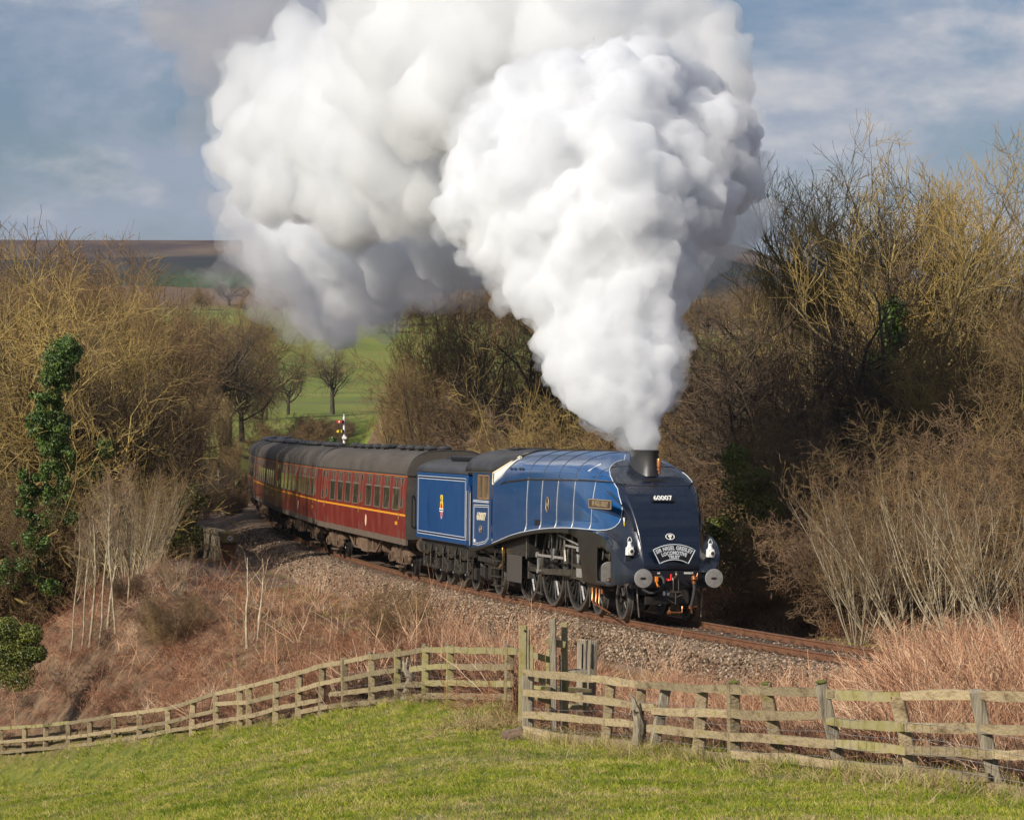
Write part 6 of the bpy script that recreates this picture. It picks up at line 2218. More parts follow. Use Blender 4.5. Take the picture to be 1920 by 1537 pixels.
# ------------------------------------------------------------------ things nobody could count: grass, brambles, stones
def instancer(name, pts, rots, scls, idxs, protos, label):
    """one object that draws copies of small tufts on scattered points"""
    col = bpy.data.collections.new(name + '_tufts')
    for i, me in enumerate(protos):
        col.objects.link(bpy.data.objects.new(f'{name}_tuft{i:02d}', me))
    pm = bpy.data.meshes.new(name)
    pts = np.asarray(pts, np.float32)
    pm.vertices.add(len(pts)); pm.vertices.foreach_set('co', pts.ravel())
    for an, ty, arr in (('rot', 'FLOAT_VECTOR', rots), ('scl', 'FLOAT_VECTOR', scls), ('idx', 'INT', idxs)):
        at = pm.attributes.new(an, ty, 'POINT')
        at.data.foreach_set('vector' if ty == 'FLOAT_VECTOR' else 'value', np.asarray(arr, np.int32 if ty == 'INT' else np.float32).ravel())
    o = link(name, pm)
    ng = bpy.data.node_groups.new(name, 'GeometryNodeTree')
    ng.interface.new_socket('Geometry', in_out='INPUT', socket_type='NodeSocketGeometry')
    ng.interface.new_socket('Geometry', in_out='OUTPUT', socket_type='NodeSocketGeometry')
    N, L = ng.nodes, ng.links
    gi = N.new('NodeGroupInput'); go = N.new('NodeGroupOutput'); ip = N.new('GeometryNodeInstanceOnPoints'); ci = N.new('GeometryNodeCollectionInfo')
    ci.inputs[0].default_value = col
    ci.inputs['Separate Children'].default_value = True
    def at(n, t):
        x = N.new('GeometryNodeInputNamedAttribute'); x.data_type = t; x.inputs[0].default_value = n; return x.outputs[0]
    L.new(gi.outputs[0], ip.inputs['Points']); L.new(ci.outputs[0], ip.inputs['Instance']); ip.inputs['Pick Instance'].default_value = True
    L.new(at('idx', 'INT'), ip.inputs['Instance Index']); L.new(at('rot', 'FLOAT_VECTOR'), ip.inputs['Rotation']); L.new(at('scl', 'FLOAT_VECTOR'), ip.inputs['Scale'])
    L.new(ip.outputs[0], go.inputs[0])
    m = o.modifiers.new('scatter', 'NODES'); m.node_group = ng
    tag(o, label, None, None, 'stuff')
    return o


def tuft(seed, n, radius, h, hvar, rad, lean, bend, segs, sides, mat, taper=.35, fork=0):
    rng = np.random.default_rng(seed)
    a = rng.random(n) * 2 * math.pi
    r = np.sqrt(rng.random(n)) * radius
    Pn = np.zeros((n, segs + 1, 3))
    Pn[:, 0, 0] = np.cos(a) * r; Pn[:, 0, 1] = np.sin(a) * r; Pn[:, 0, 2] = -0.03
    d = _norm(np.stack([rng.normal(size=n) * lean, rng.normal(size=n) * lean, np.ones(n)], -1))
    L = h * (1 - hvar * rng.random(n))
    for k in range(1, segs + 1):
        d = _norm(d + rng.normal(size=(n, 3)) * bend * .5 + np.stack([np.cos(a) * bend * .2, np.sin(a) * bend * .2, -np.full(n, bend * .35)], -1))
        Pn[:, k] = Pn[:, k - 1] + d * (L / segs)[:, None]
    R = (rad * (.7 + .6 * rng.random(n)))[:, None] * (1 - (1 - taper) * np.linspace(0, 1, segs + 1))[None]
    parts = [polytubes(Pn, R, sides)]
    if fork:
        Pf, Rf = branch_out(rng, Pn, R, fork, .35, 1.0, (20, 60), h * .35, 3, .15, .1, rfac=.7)
        parts.append(polytubes(Pf, Rf, 3))
    return join_np('tuft', parts, mat, False)


def attr_stem(name, cols, rough=.9, scale=.35):
    """colour that varies from patch to patch by world position and from copy to copy"""
    m = pbr(name, cols[0], rough, spec=.25)
    nt = m.node_tree; N, L = nt.nodes, nt.links
    g = N.new('ShaderNodeNewGeometry')
    nz = N.new('ShaderNodeTexNoise'); nz.inputs['Scale'].default_value = scale; nz.inputs['Detail'].default_value = 6; nz.inputs['Roughness'].default_value = .7
    L.new(g.outputs['Position'], nz.inputs['Vector'])
    oi = N.new('ShaderNodeObjectInfo')
    ad = N.new('ShaderNodeMath'); ad.operation = 'MULTIPLY_ADD'; ad.inputs[1].default_value = .52; L.new(oi.outputs['Random'], ad.inputs[0])
    sb = N.new('ShaderNodeMath'); sb.operation = 'SUBTRACT'; sb.inputs[1].default_value = .26; L.new(nz.outputs['Fac'], sb.inputs[0]); L.new(sb.outputs[0], ad.inputs[2])
    cr = N.new('ShaderNodeValToRGB')
    while len(cr.color_ramp.elements) < len(cols): cr.color_ramp.elements.new(.5)
    for i, c in enumerate(cols):
        cr.color_ramp.elements[i].position = .28 + .46 * i / (len(cols) - 1); cr.color_ramp.elements[i].color = (*c, 1)
    L.new(ad.outputs[0], cr.inputs[0]); L.new(cr.outputs[0], N['Principled BSDF'].inputs['Base Color'])
    return m


M['grass'] = attr_stem('grass_blades', [(0.0782, 0.1250, 0.0060), (0.1656, 0.2150, 0.0100), (0.2760, 0.2900, 0.0240), (0.4048, 0.3400, 0.1000)], scale=.8)
M['dry_grass'] = attr_stem('dry_grass', [(0.22, 0.15, 0.065), (0.36, 0.27, 0.13), (0.50, 0.40, 0.22)], scale=.8)
M['bramble'] = attr_stem('bramble_canes', [(0.0880, 0.0306, 0.0171), (0.1940, 0.0729, 0.0389), (0.3170, 0.1458, 0.0817), (0.4580, 0.2601, 0.1539)], scale=.30)
M['bracken'] = attr_stem('pinkish_dead_stems', [(0.1779, 0.0786, 0.0438), (0.3569, 0.1783, 0.1003), (0.5068, 0.2991, 0.1761), (0.6568, 0.4641, 0.3043)], scale=.35)
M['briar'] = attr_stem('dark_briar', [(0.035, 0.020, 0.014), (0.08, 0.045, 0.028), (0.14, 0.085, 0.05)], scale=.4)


def scatter(n, xr, yr, fn, seed):
    """n tries over a rectangle in (bearing, log distance); fn gives the chance to keep"""
    rng = np.random.default_rng(seed)
    Y = np.exp(rng.uniform(math.log(yr[0]), math.log(yr[1]), n))
    u = rng.uniform(xr[0], xr[1], n)
    X = (u - 960) / CAM_F * Y
    keep = rng.random(n) < fn(X, Y)
    X, Y = X[keep], Y[keep]
    return X, Y, rng


def lay(name, X, Y, rng, protos, size, label, tilt=.12, zs=None, sink=0.0):
    n = len(X)
    Z = ground(X, Y) - sink
    rot = np.stack([rng.normal(size=n) * tilt, rng.normal(size=n) * tilt, rng.random(n) * 6.283], -1)
    s = size(X, Y, rng)
    sc = np.stack([s, s, s * (zs if zs is not None else 1)], -1)
    return instancer(name, np.stack([X, Y, Z], -1), rot, sc, rng.integers(0, len(protos), n), protos, label)


def off_track(X, Y, a, b=None):
    lat, s = track_near(X, Y)
    k = sstep(a, a + .8, np.abs(lat))
    return k


# meadow grass
gp = [tuft(100 + i, 22, .16, .085, .5, .0042, .45, .35, 2, 3, M['grass']) for i in range(4)] + [tuft(110, 12, .10, .12, .4, .004, .5, .4, 2, 3, M['dry_grass'])]
def f_meadow(X, Y):
    fd = fence_dist(X, Y)
    return np.where(Y < fd + .35, 1.0, 0.0) * np.clip((60 / Y) ** .5, .3, 1) * (.55 + .45 * (vnoise(X, Y, .9, 48) + vnoise(X, Y, 3.1, 49) > -.08)) * np.where(vnoise(X, Y, 1.0, 50) > .40, .25, 1)
X, Y, rg = scatter(95000, (-160, 2080), (24, 98), f_meadow, 5)
n = len(X)
idx_ = np.where(rg.random(n) < .05 + .30 * sstep(.05, .35, vnoise(X, Y, 2.2, 44)) + .15 * sstep(.1, .35, vnoise(X, Y, .7, 43)), 4, rg.integers(0, 4, n))
rot = np.stack([rg.normal(size=n) * .15, rg.normal(size=n) * .15, rg.random(n) * 6.283], -1)
sz = (.55 + .5 * rg.random(n) + .9 * np.clip(vnoise(X, Y, 1.3, 45), 0, 1)) * np.clip(Y / 45, .9, 1.6)
instancer('meadow_grass', np.stack([X, Y, ground(X, Y)], -1), rot, np.stack([sz, sz, sz * .8], -1), idx_, gp, 'short green grass of the meadow with dry wisps')
# longer grass along the foot of the fence, and dry stalks standing in the field
lg = [tuft(120 + i, 16, .14, .26, .5, .0045, .30, .35, 3, 3, M['grass']) for i in range(2)] + [tuft(125 + i, 14, .12, .34, .5, .004, .4, .35, 3, 3, M['dry_grass']) for i in range(2)]
def f_edge(X, Y):
    fd = fence_dist(X, Y)
    return np.exp(-((Y - fd) / 1.0) ** 2) * (.35 + .65 * (vnoise(X, Y, 1.1, 51) > -.1))
X, Y, rg = scatter(52000, (-60, 2040), (28, 98), f_edge, 6)
lay('rough_grass', X, Y, rg, lg, lambda x, y, r: (.45 + .6 * r.random(len(x))), 'longer tufts of grass and dry stalks along the foot of the fences', .2)
st = [tuft(130 + i, 2, .05, .55, .4, .004, .35, .25, 4, 3, M['dry_grass'], fork=2) for i in range(4)]
X, Y, rg = scatter(1500, (-60, 2000), (26, 80), lambda X, Y: np.where(Y < fence_dist(X, Y), .55 * (vnoise(X, Y, 4, 52) > -.05), 0), 7)
lay('dry_stalks', X, Y, rg, st, lambda x, y, r: .35 + .5 * r.random(len(x)), 'thin dry stalks scattered over the meadow', .35)
# clump of tall dry grass by the stile
dg_ = [tuft(140 + i, 26, .16, .42, .5, .005, .45, .4, 4, 3, M['dry_grass']) for i in range(2)]
rg = np.random.default_rng(8)
n = 34
bx = P(915, 1378, 43.2)
X = bx[0] + rg.normal(size=n) * .30; Y = bx[1] + rg.normal(size=n) * .5
lay('dry_grass_clump', X, Y, rg, dg_, lambda x, y, r: .5 + .5 * r.random(len(x)), 'straw coloured grass clump beside the stone at the stile', .2)

# brambles and dead stems on the bank
bp_ = [tuft(200 + i, 34, .60, .95, .65, .0058, .75, .62, 5, 3, M['bramble'], fork=3) for i in range(4)]
bk = [tuft(210 + i, 40, .55, 1.0, .65, .0060, .42, .34, 4, 3, M['bracken'], fork=2) for i in range(4)]
br = [tuft(220 + i, 60, .55, .62, .5, .006, .8, .9, 5, 3, M['briar'], fork=3) for i in range(3)]
protos = bp_ + bk + br


def f_bank(X, Y):
    fd = fence_dist(X, Y)
    lat, s = track_near(X, Y)
    px = X / Y * CAM_F + 960
    k = np.where(Y > fd + .85, 1.0, 0.0)
    k = k * np.where(lat < 0, sstep(2.3, 3.4, -lat + vnoise(X, Y, 2, 61) * 1.4), sstep(3.8, 5.2, lat + vnoise(X, Y, 2, 62)))
    k = k * np.clip((75 / Y) ** 1.0, .35, 1.15)
    # bare cess and turf in front of the locomotive
    flat = sstep(1090, 1120, px) * (1 - sstep(1560, 1660, px + (Y - 50) * 9)) * sstep(44.5, 47.5, Y + vnoise(X, Y, 1.5, 64) * 2)
    k = k * (1 - flat * .97)
    k = k * (1 - (px > 1150) * (px < 1665) * (lat < 0) * sstep(6.5, 5.0, -lat) * .96)
    grav = (s > 26) & (s < 130) & (lat > -8.8) & (lat < 0)
    k = k * np.where(grav, np.where(s > 34, .05, .35), 1)
    stile = (px > 975) & (px < 1125) & (Y < 46)
    k = k * np.where(stile, .25, 1)
    return np.clip(k, 0, 1)


X, Y, rg = scatter(38000, (-220, 2250), (31, 135), f_bank, 9)
n = len(X)
px = X / Y * CAM_F + 960
lat, s_ = track_near(X, Y)
pink = sstep(1080, 1250, px) * (Y < 62) + (px < 1100) * sstep(-.05, .22, vnoise(X, Y, 5, 71)) * .45
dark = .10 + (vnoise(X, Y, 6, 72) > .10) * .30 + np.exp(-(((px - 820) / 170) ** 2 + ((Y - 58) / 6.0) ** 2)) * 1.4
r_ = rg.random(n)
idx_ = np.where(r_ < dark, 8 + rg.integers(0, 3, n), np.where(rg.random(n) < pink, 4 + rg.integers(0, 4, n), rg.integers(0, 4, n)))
idx_ = np.where((lat > 0) & (Y > 64), np.where(rg.random(n) < .75, rg.integers(0, 8, n), 8 + rg.integers(0, 3, n)), idx_)
sz = (.45 + .55 * rg.random(n)) * (1 + .5 * vnoise(X, Y, 3, 73))
near = np.exp(-((px - 1200) / 160) ** 2) * (Y < 50)
sz = sz * (.62 + .38 * sstep(.6, 3.0, Y - fence_dist(X, Y)))
sz = sz * (1 - .35 * near) * np.where(px > 1500, 1.0 + .65 * sstep(1450, 1850, px) * (Y < 60) * sstep(2, 6, Y - fence_dist(X, Y)), 1.0)
sz = sz * np.where((px < 1000) & (Y > 62), .85, 1) * np.where((lat < 0) & (lat > -5.5), .5, 1) * np.where((px > 400) & (px < 800) & (Y > 74), .62, 1) * np.where((px > 1300) & (px < 1665) & (lat < 0) & (Y > 40), .36, 1)
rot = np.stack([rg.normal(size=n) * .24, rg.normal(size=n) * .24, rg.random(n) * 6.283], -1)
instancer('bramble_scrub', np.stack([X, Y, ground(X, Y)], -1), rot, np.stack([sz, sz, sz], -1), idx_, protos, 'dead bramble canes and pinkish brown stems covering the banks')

# taller pale canes standing over the scrub
tc_ = [tuft(320 + i, 5, .35, 1.5, .5, .0075, .25, .22, 6, 3, M['bracken'], fork=3) for i in range(4)]
X, Y, rg = scatter(3600, (-220, 2250), (33, 110), lambda X, Y: f_bank(X, Y) * (1 - (X / Y * CAM_F + 960 > 1030) * (X / Y * CAM_F + 960 < 1690)), 19)
lay('tall_canes', X, Y, rg, tc_, lambda x, y, r: .6 + .5 * r.random(len(x)), 'taller pale dead canes standing above the brambles', .22)

# thin turf and litter on the flat ground by the line
X, Y, rg = scatter(46000, (430, 1900), (46, 110), lambda X, Y: (lambda lat, s: np.where(np.abs(lat) > 2.35 + .5 * vnoise(X, Y, 1.2, 77), 1, 0) * np.where(np.abs(lat) < 9, 1, 0) * .8)(*track_near(X, Y)), 10)
tp = [tuft(300 + i, 14, .2, .07, .5, .005, .8, .5, 2, 3, M['grass' if i < 1 else 'dry_grass']) for i in range(2)] + [tuft(310, 16, .25, .14, .6, .005, .9, .6, 3, 3, M['bramble'])]
lay('cess_turf', X, Y, rg, tp + [tp[2], tp[0]], lambda x, y, r: .5 + .8 * r.random(len(x)), 'thin turf and dead litter on the level ground beside the line', .2)
X, Y, rg = scatter(5000, (395, 470), (105, 210), lambda X, Y: (lambda lat, s: np.where((lat < -5.8) & (lat > -8.2), 1, 0))(*track_near(X, Y)), 11)
lay('verge_grass', X, Y, rg, gp[:2], lambda x, y, r: 2.0 + 1.5 * r.random(len(x)), 'strip of green grass between the far track and the wood', .2)
bx = P(1520, 1180, 66.5)
rg = np.random.default_rng(12)
X = bx[0] + rg.normal(size=60) * .5; Y = bx[1] + rg.normal(size=60) * .8
lay('grass_tuft', X, Y, rg, lg[:2], lambda x, y, r: .7 + .6 * r.random(len(x)), 'bright green grass tuft on the far side of the rails', .2)

# ballast stones
def stone(seed, c):
    bm = bmesh.new()
    bmesh.ops.create_icosphere(bm, subdivisions=1, radius=.5)
    r = random.Random(seed)
    for v in bm.verts: v.co = Vector((v.co.x * r.uniform(.7, 1.2), v.co.y * r.uniform(.7, 1.2), v.co.z * r.uniform(.5, .9)))
    me = bpy.data.meshes.new('stone'); bm.to_mesh(me); bm.free()
    me.materials.append(M['stone'])
    return me
M['stone'] = attr_stem('ballast_stones', [(0.060, 0.037, 0.022), (0.15, 0.095, 0.055), (0.27, 0.185, 0.115), (0.44, 0.35, 0.26)], scale=9.0)
sp_ = [stone(i, 0) for i in range(5)]
rg = np.random.default_rng(13)
n = 42000
S_ = np.where(rg.random(n) < .75, rg.uniform(-20, 22, n), rg.uniform(22, 75, n))
lt = rg.uniform(-3.2, 3.7, n)
X = np.interp(S_, _ss, _cx) + np.cos(np.interp(S_, _ss, _th)) * lt
Y = np.interp(S_, _ss, _cy) + np.sin(np.interp(S_, _ss, _th)) * lt
prof_z = np.interp(np.abs(lt), [0, .7, 1.3, 1.75, 2.5, 3.2, 4.4], [-.19, -.175, -.16, -.19, -.36, -.52, -.72])
Z = -GRADE * S_ + prof_z - CANT * np.clip(lt, -2, 2)
ok = ~((np.abs(np.abs(lt) - .7535) < .11))
X, Y, Z = X[ok], Y[ok], Z[ok]; n = len(X)
sz = rg.uniform(.04, .085, n)
instancer('ballast_stones', np.stack([X, Y, Z], -1), rg.random((n, 3)) * 6.28, np.stack([sz] * 3, -1), rg.integers(0, 5, n), sp_, 'loose brown and grey ballast stones around the rails')


# ================================================================== FENCES
def fence_d(px, table):
    return float(np.interp(px, [r[0] for r in table], [r[3] for r in table]))


def rail_mesh(name, pts, w, h, mat, seed, parent, rough=1.0):
    """a split wooden rail through the points, uneven along its length"""
    r = random.Random(seed)
    P_ = []
    for a, b_ in zip(pts[:-1], pts[1:]):
        n = max(2, int((Vector(b_) - Vector(a)).length / .45))
        P_ += [Vector(a).lerp(Vector(b_), k / n) for k in range(n)]
    P_.append(Vector(pts[-1]))
    rings = []
    for i, p in enumerate(P_):
        t = (P_[min(i + 1, len(P_) - 1)] - P_[max(i - 1, 0)]).normalized()
        side = Vector((0, 0, 1)).cross(t).normalized()
        up = t.cross(side)
        j = lambda s: r.uniform(-1, 1) * s * rough
        o = side * j(.008) + up * j(.008)
        hh = h * (1 + j(.09)); ww = w * (1 + j(.15))
        if i in (0, len(P_) - 1): hh *= .85
        rings.append([p + o + side * ww / 2 + up * (hh / 2 + j(.006)), p + o + side * ww / 2 - up * (hh / 2), p + o - side * ww / 2 - up * (hh / 2 + j(.006)), p + o - side * ww / 2 + up * hh / 2])
    b = MB(); b.loft(rings, closed=True, cap=True)
    return b.build(name, mat, parent)


def post_mesh(name, base, top, w, d, mat, seed, parent, jag=.03):
    r = random.Random(seed)
    base, top = Vector(base), Vector(top)
    ax = (top - base).normalized()
    u = Vector((1, 0, 0)); u = (u - ax * u.dot(ax)).normalized(); v = ax.cross(u)
    a0 = r.uniform(-.3, .3)
    R_ = Matrix.Rotation(a0, 3, ax)
    u, v = R_ @ u, R_ @ v
    rings = []
    n = 6
    sect = [(-.5, -.42), (-.42, -.5), (.42, -.5), (.5, -.42), (.5, .42), (.42, .5), (-.42, .5), (-.5, .42)]
    tw = r.uniform(-.02, .02)
    for i in range(n + 1):
        t = i / n
        c = base.lerp(top, t)
        s_ = 1 - .08 * t + r.uniform(-.03, .03)
        rings.append([c + u * (x * w * s_ + tw * t) + v * (y * d * s_) for x, y in sect])
    # weathered, uneven top
    rings[-1] = [p + ax * r.uniform(-jag, jag * .6) for p in rings[-1]]
    b = MB(); b.loft(rings, closed=True, cap=True)
    return b.build(name, mat, parent)


fence_l = empty('wooden_fence', P(480, 1352, 69)); tag(fence_l, 'long grey post and rail fence running away down the slope left of the stile', 'fence')
fence_r = empty('wooden_fence', P(1456, 1430, 34.3)); tag(fence_r, 'leaning mossy post and rail fence along the meadow right of the stile', 'fence')
bpy.context.view_layer.update()
for i, (px, yb, yt, d) in enumerate(LEFT_FENCE):
    a = Vector(P(px, yb + 8, d)); c = Vector(P(px + rnd.uniform(-1.5, 1.5), yt, d))
    a.z = min(a.z, gz(a.x, a.y) - .15)
    mt = M['fence_green'] if px in (843, 798, 745) else M['fence']
    o = post_mesh('post', a, c, .135 if px > 600 else .15, .12, mt, i, fence_l, .02)
    adopt(o, fence_l)
    if px in (798, 843, 954, 697):
        # notched top
        m_ = post_mesh('post_top', c + Vector((-.035, 0, -.01)), c + Vector((-.04, 0, .035)), .05, .10, M['fence_grey'], i + 50, o, .01)
        m_.parent = o
LR = [
    [[(-60, 1372), (0, 1366), (65, 1362), (130, 1355)], [(128, 1356), (208, 1343.5)], [(206, 1342), (260, 1336), (313, 1329.5)], [(311, 1330), (365, 1314), (407, 1299)], [(404, 1301), (469, 1287)], [(467, 1287), (512, 1275)], [(508, 1277), (560, 1262), (604, 1248)], [(601, 1249), (645, 1241), (697, 1231)], [(694, 1232), (744, 1226), (795, 1219.5)], [(792, 1219), (840, 1218.5), (969, 1222)]],
    [[(-60, 1397), (0, 1391.5), (130, 1382)], [(127, 1383), (208, 1372), (262, 1364)], [(259, 1365), (323, 1352.5), (366, 1341)], [(364, 1342), (408, 1332)], [(404, 1320), (462, 1317)], [(460, 1318), (521, 1303), (561, 1294)], [(558, 1296), (594, 1284), (646, 1273)], [(643, 1274), (695, 1264), (745, 1256)], [(770, 1254.5), (801, 1251.7), (845, 1249.5)], [(842, 1250), (959, 1252)]],
    [[(-60, 1417), (0, 1411), (130, 1400)], [(127, 1401), (208, 1390), (262, 1382)], [(258, 1383), (323, 1370), (360, 1364)], [(357, 1365), (406, 1353), (470, 1343)], [(467, 1344), (521, 1328), (602, 1312)], [(618, 1302), (688, 1295), (700, 1293)], [(697, 1294), (757, 1285), (801, 1281.6)], [(799, 1281), (845, 1281), (960, 1283)]],
    [[(560, 1336), (616, 1324)], [(613, 1325), (707, 1316)], [(704, 1316), (757, 1309)], [(775, 1307), (801, 1305.6), (845, 1305)], [(842, 1305), (961, 1308)]],
    [[(842, 1324), (900, 1327), (961, 1331)]],
]
k = 0
for row in LR:
    for seg in row:
        pts = []
        for px, py in seg:
            d = fence_d(px, LEFT_FENCE) if px >= 0 else 94 - px * .05
            if px > 954: d = 45 - (px - 954) * .04
            pts.append(P(px, py, d - .10))
        o = rail_mesh('rail', pts, .045, .098, M['fence'] if k % 9 else M['fence_green'], 400 + k, fence_l)
        adopt(o, fence_l)
        k += 1
RP = [(990, 1392, 1268), (1066, 1400, 1280), (1142, 1408, 1283), (1197, 1405, 1294), (1236, 1410, 1281), (1314, 1412, 1297), (1378, 1434, 1279), (1445, 1420, 1282), (1560, 1448, 1279), (1698, 1445, 1306), (1855, 1480, 1294), (2010, 1510, 1300), (2235, 1556, 1318), (2455, 1590, 1332)]
RLEAN = {1142: (1146, 1134), 1236: (1249, 1222), 1314: (1316, 1310), 1445: (1437, 1466), 1560: (1541, 1583), 1698: (1683, 1715), 1855: (1834, 1874), 2010: (1995, 2020), 1197: (1201, 1192)}
for i, (px, yb, yt) in enumerate(RP):
    d = fence_d(px, RIGHT_FENCE)
    xt, xb = RLEAN.get(px, (px, px))
    a = Vector(P(xb, yb + 14, d)); c = Vector(P(xt, yt, d))
    w = .125 if px < 1300 else .15
    if px == 990: w = .155
    if px == 1066: continue
    mt = M['fence_grey'] if px in (990, 1236, 1560, 1855) else M['fence']
    o = post_mesh('post', a, c, w, .12, mt, 80 + i, fence_r, .03)
    adopt(o, fence_r)
    if px in (1378, 1560, 1314, 1445):
        b = MB(); b.lathe([(.075, 0), (.085, .02), (.05, .045), (0, .055)], c=(0, 0, 0), n=9, cap=False)
        for j, v in enumerate(b.v): b.v[j] = tuple(Vector(v) * .8 + c + Vector((0, 0, -.015)))
        m_ = b.build('moss_cap', M['moss'], o, smooth=60)
RR = [
    [[(983, 1262), (1060, 1267), (1116, 1273)], [(1112, 1272), (1160, 1278), (1200, 1283)], [(1197, 1284), (1262, 1289), (1318, 1293)], [(1315, 1291), (1380, 1294), (1440, 1297)], [(1434, 1297), (1500, 1297), (1568, 1301)], [(1545, 1300), (1610, 1305), (1690, 1307)], [(1684, 1306), (1790, 1303), (1850, 1305)], [(1843, 1304), (1920, 1308), (2040, 1312)]],
    [[(983, 1299), (1060, 1307), (1130, 1314), (1192, 1323)], [(1197, 1324), (1230, 1327)], [(1226, 1333), (1300, 1337), (1380, 1338)], [(1375, 1338), (1440, 1342), (1550, 1341)], [(1553, 1352), (1640, 1361), (1700, 1364)], [(1695, 1365), (1780, 1366), (1842, 1366)], [(1838, 1368), (1920, 1369), (2040, 1374)]],
    [[(983, 1339), (1060, 1346), (1135, 1352)], [(1130, 1353), (1190, 1358)], [(1217, 1366), (1300, 1375), (1376, 1382)], [(1372, 1382), (1450, 1386), (1570, 1396)], [(1566, 1394), (1650, 1402), (1702, 1408)], [(1700, 1406), (1800, 1411), (1865, 1416)], [(1860, 1415), (1920, 1417), (2040, 1424)]],
    [[(983, 1368), (1020, 1376), (1062, 1384)], [(1053, 1381), (1130, 1391), (1213, 1400)], [(1217, 1408), (1300, 1412), (1373, 1420)], [(1371, 1415), (1480, 1423), (1580, 1434)], [(1573, 1432), (1650, 1443), (1713, 1448)], [(1708, 1446), (1790, 1455), (1856, 1460)], [(1856, 1476), (1920, 1486), (2040, 1500)]],
    [[(983, 1379), (1050, 1395), (1128, 1407)]],
]
for n_, row in enumerate(RR[:4]):
    x_, y_ = row[-1][-1]
    row.append([(x_ - 4, y_ + 1), (2250, y_ + 14 + 7 * n_)])
    row.append([(2244, y_ + 13 + 7 * n_), (2462, y_ + 27 + 14 * n_)])
k = 0
for row in RR:
    for seg in row:
        pts = [P(px, py, fence_d(px, RIGHT_FENCE) - .11) for px, py in seg]
        h = .098 if seg[0][0] < 1200 else .102
        o = rail_mesh('rail', pts, .05, h, M['fence'] if k % 9 != 5 else M['fence_green'], 500 + k, fence_r)
        adopt(o, fence_r)
        k += 1
# wire netting stapled to both fences
def netting(table, x0, x1, hgt, root, dx):
    b = MB()
    xs = np.arange(x0, x1, dx)
    def pt(px, h): 
        d = fence_d(px, table) - .15
        q_ = Vector(P(px, 1300, d)); q_.z = gz(q_.x, q_.y) + h + rnd.uniform(-.006, .006)
        return q_
    for px in xs: b.tube([pt(px, .02), pt(px + rnd.uniform(-.6, .6), hgt)], .0019, 3, cap=False)
    hs = [.05, .17, .30, .45, hgt]
    for h in hs:
        P_ = [pt(px, h) for px in xs[::3]]
        b.tube(P_, .0021, 3, cap=False)
    o = b.build('wire_netting', M['wire'], root); o['kind'] = 'stuff'
    adopt(o, root)
netting(LEFT_FENCE, 640, 954, .72, fence_l, 11)
netting(RIGHT_FENCE, 995, 1990, .62, fence_r, 15)

# ------------------------------------------------------------------ stile beside the big post
stile = empty('stile', P(1045, 1375, 41.5)); tag(stile, 'wooden stile with two tall hand posts between the two fences', 'stile')
bpy.context.view_layer.update()
def sp(px, py, d): return Vector(P(px, py, d))
def add_post(px0, yt, yb, d, w, mat, seed, name='post', root=None, lean=0):
    o = post_mesh(name, sp(px0 + lean, yb + 12, d), sp(px0, yt, d), w, w * .85, mat, seed, root, .015)
    adopt(o, root); return o
add_post(1036.5, 1160, 1373, 41.2, .085, M['fence_grey'], 601, 'hand_post', stile, 3)
add_post(1059, 1166, 1380, 41.4, .095, M['fence_green'], 602, 'hand_post', stile, 1)
o = rail_mesh('cross_bar', [sp(1025, 1202, 41.3), sp(1060, 1209, 41.3)], .09, .10, M['fence_green'], 603, stile); adopt(o, stile)
for n_, (a, b_, w, h) in enumerate([((1066, 1259, 42.6), (1102, 1261, 42.6), .25, .05), ((1004, 1290, 42.0), (1100, 1293, 42.4), .26, .06), ((1068, 1325, 41.6), (1100, 1327, 41.8), .25, .06)]):
    o = rail_mesh('step', [sp(*a), sp(*b_)], w, h, M['fence_green'] if n_ else M['fence_grey'], 610 + n_, stile); adopt(o, stile)
for n_, (px, yt, yb, d) in enumerate([(997, 1210, 1340, 43.2), (1027, 1218, 1330, 44), (1062, 1262, 1340, 42.6), (1098, 1262, 1340, 42.8)]):
    add_post(px, yt, yb, d, .06, M['fence_green'], 620 + n_, 'post', stile)
for n_, (a, b_) in enumerate([((983, 1223, 42.4), (1036, 1240, 42.4)), ((1003, 1272, 42.4), (1036, 1281, 42.4)), ((1003, 1308, 42.4), (1036, 1316, 42.4))]):
    o = rail_mesh('rail', [sp(*a), sp(*b_)], .04, .085, M['fence_green'], 630 + n_, stile); adopt(o, stile)
o = rail_mesh('prop', [sp(1051, 1228, 41.3), sp(1050, 1380, 41.2)], .02, .025, M['fence_grey'], 640, stile); adopt(o, stile)
gp_ = empty('gate_post', P(981, 1340, 42.0)); tag(gp_, 'tall yellow green square post between the left fence and the stile', 'post')
bpy.context.view_layer.update()
add_post(980, 1173, 1338, 42.0, .115, M['fence_green'], 650, 'post_shaft', gp_)
add_post(989, 1180, 1338, 42.2, .06, M['fence_grey'], 651, 'post_batten', gp_)
b = MB(); b.lathe([(.014, 0), (.014, .04), (0, .045)], c=tuple(sp(984, 1183, 41.9)), axis='y', n=8, cap=False); o = b.build('bolt', M['bronze'], gp_); adopt(o, gp_)
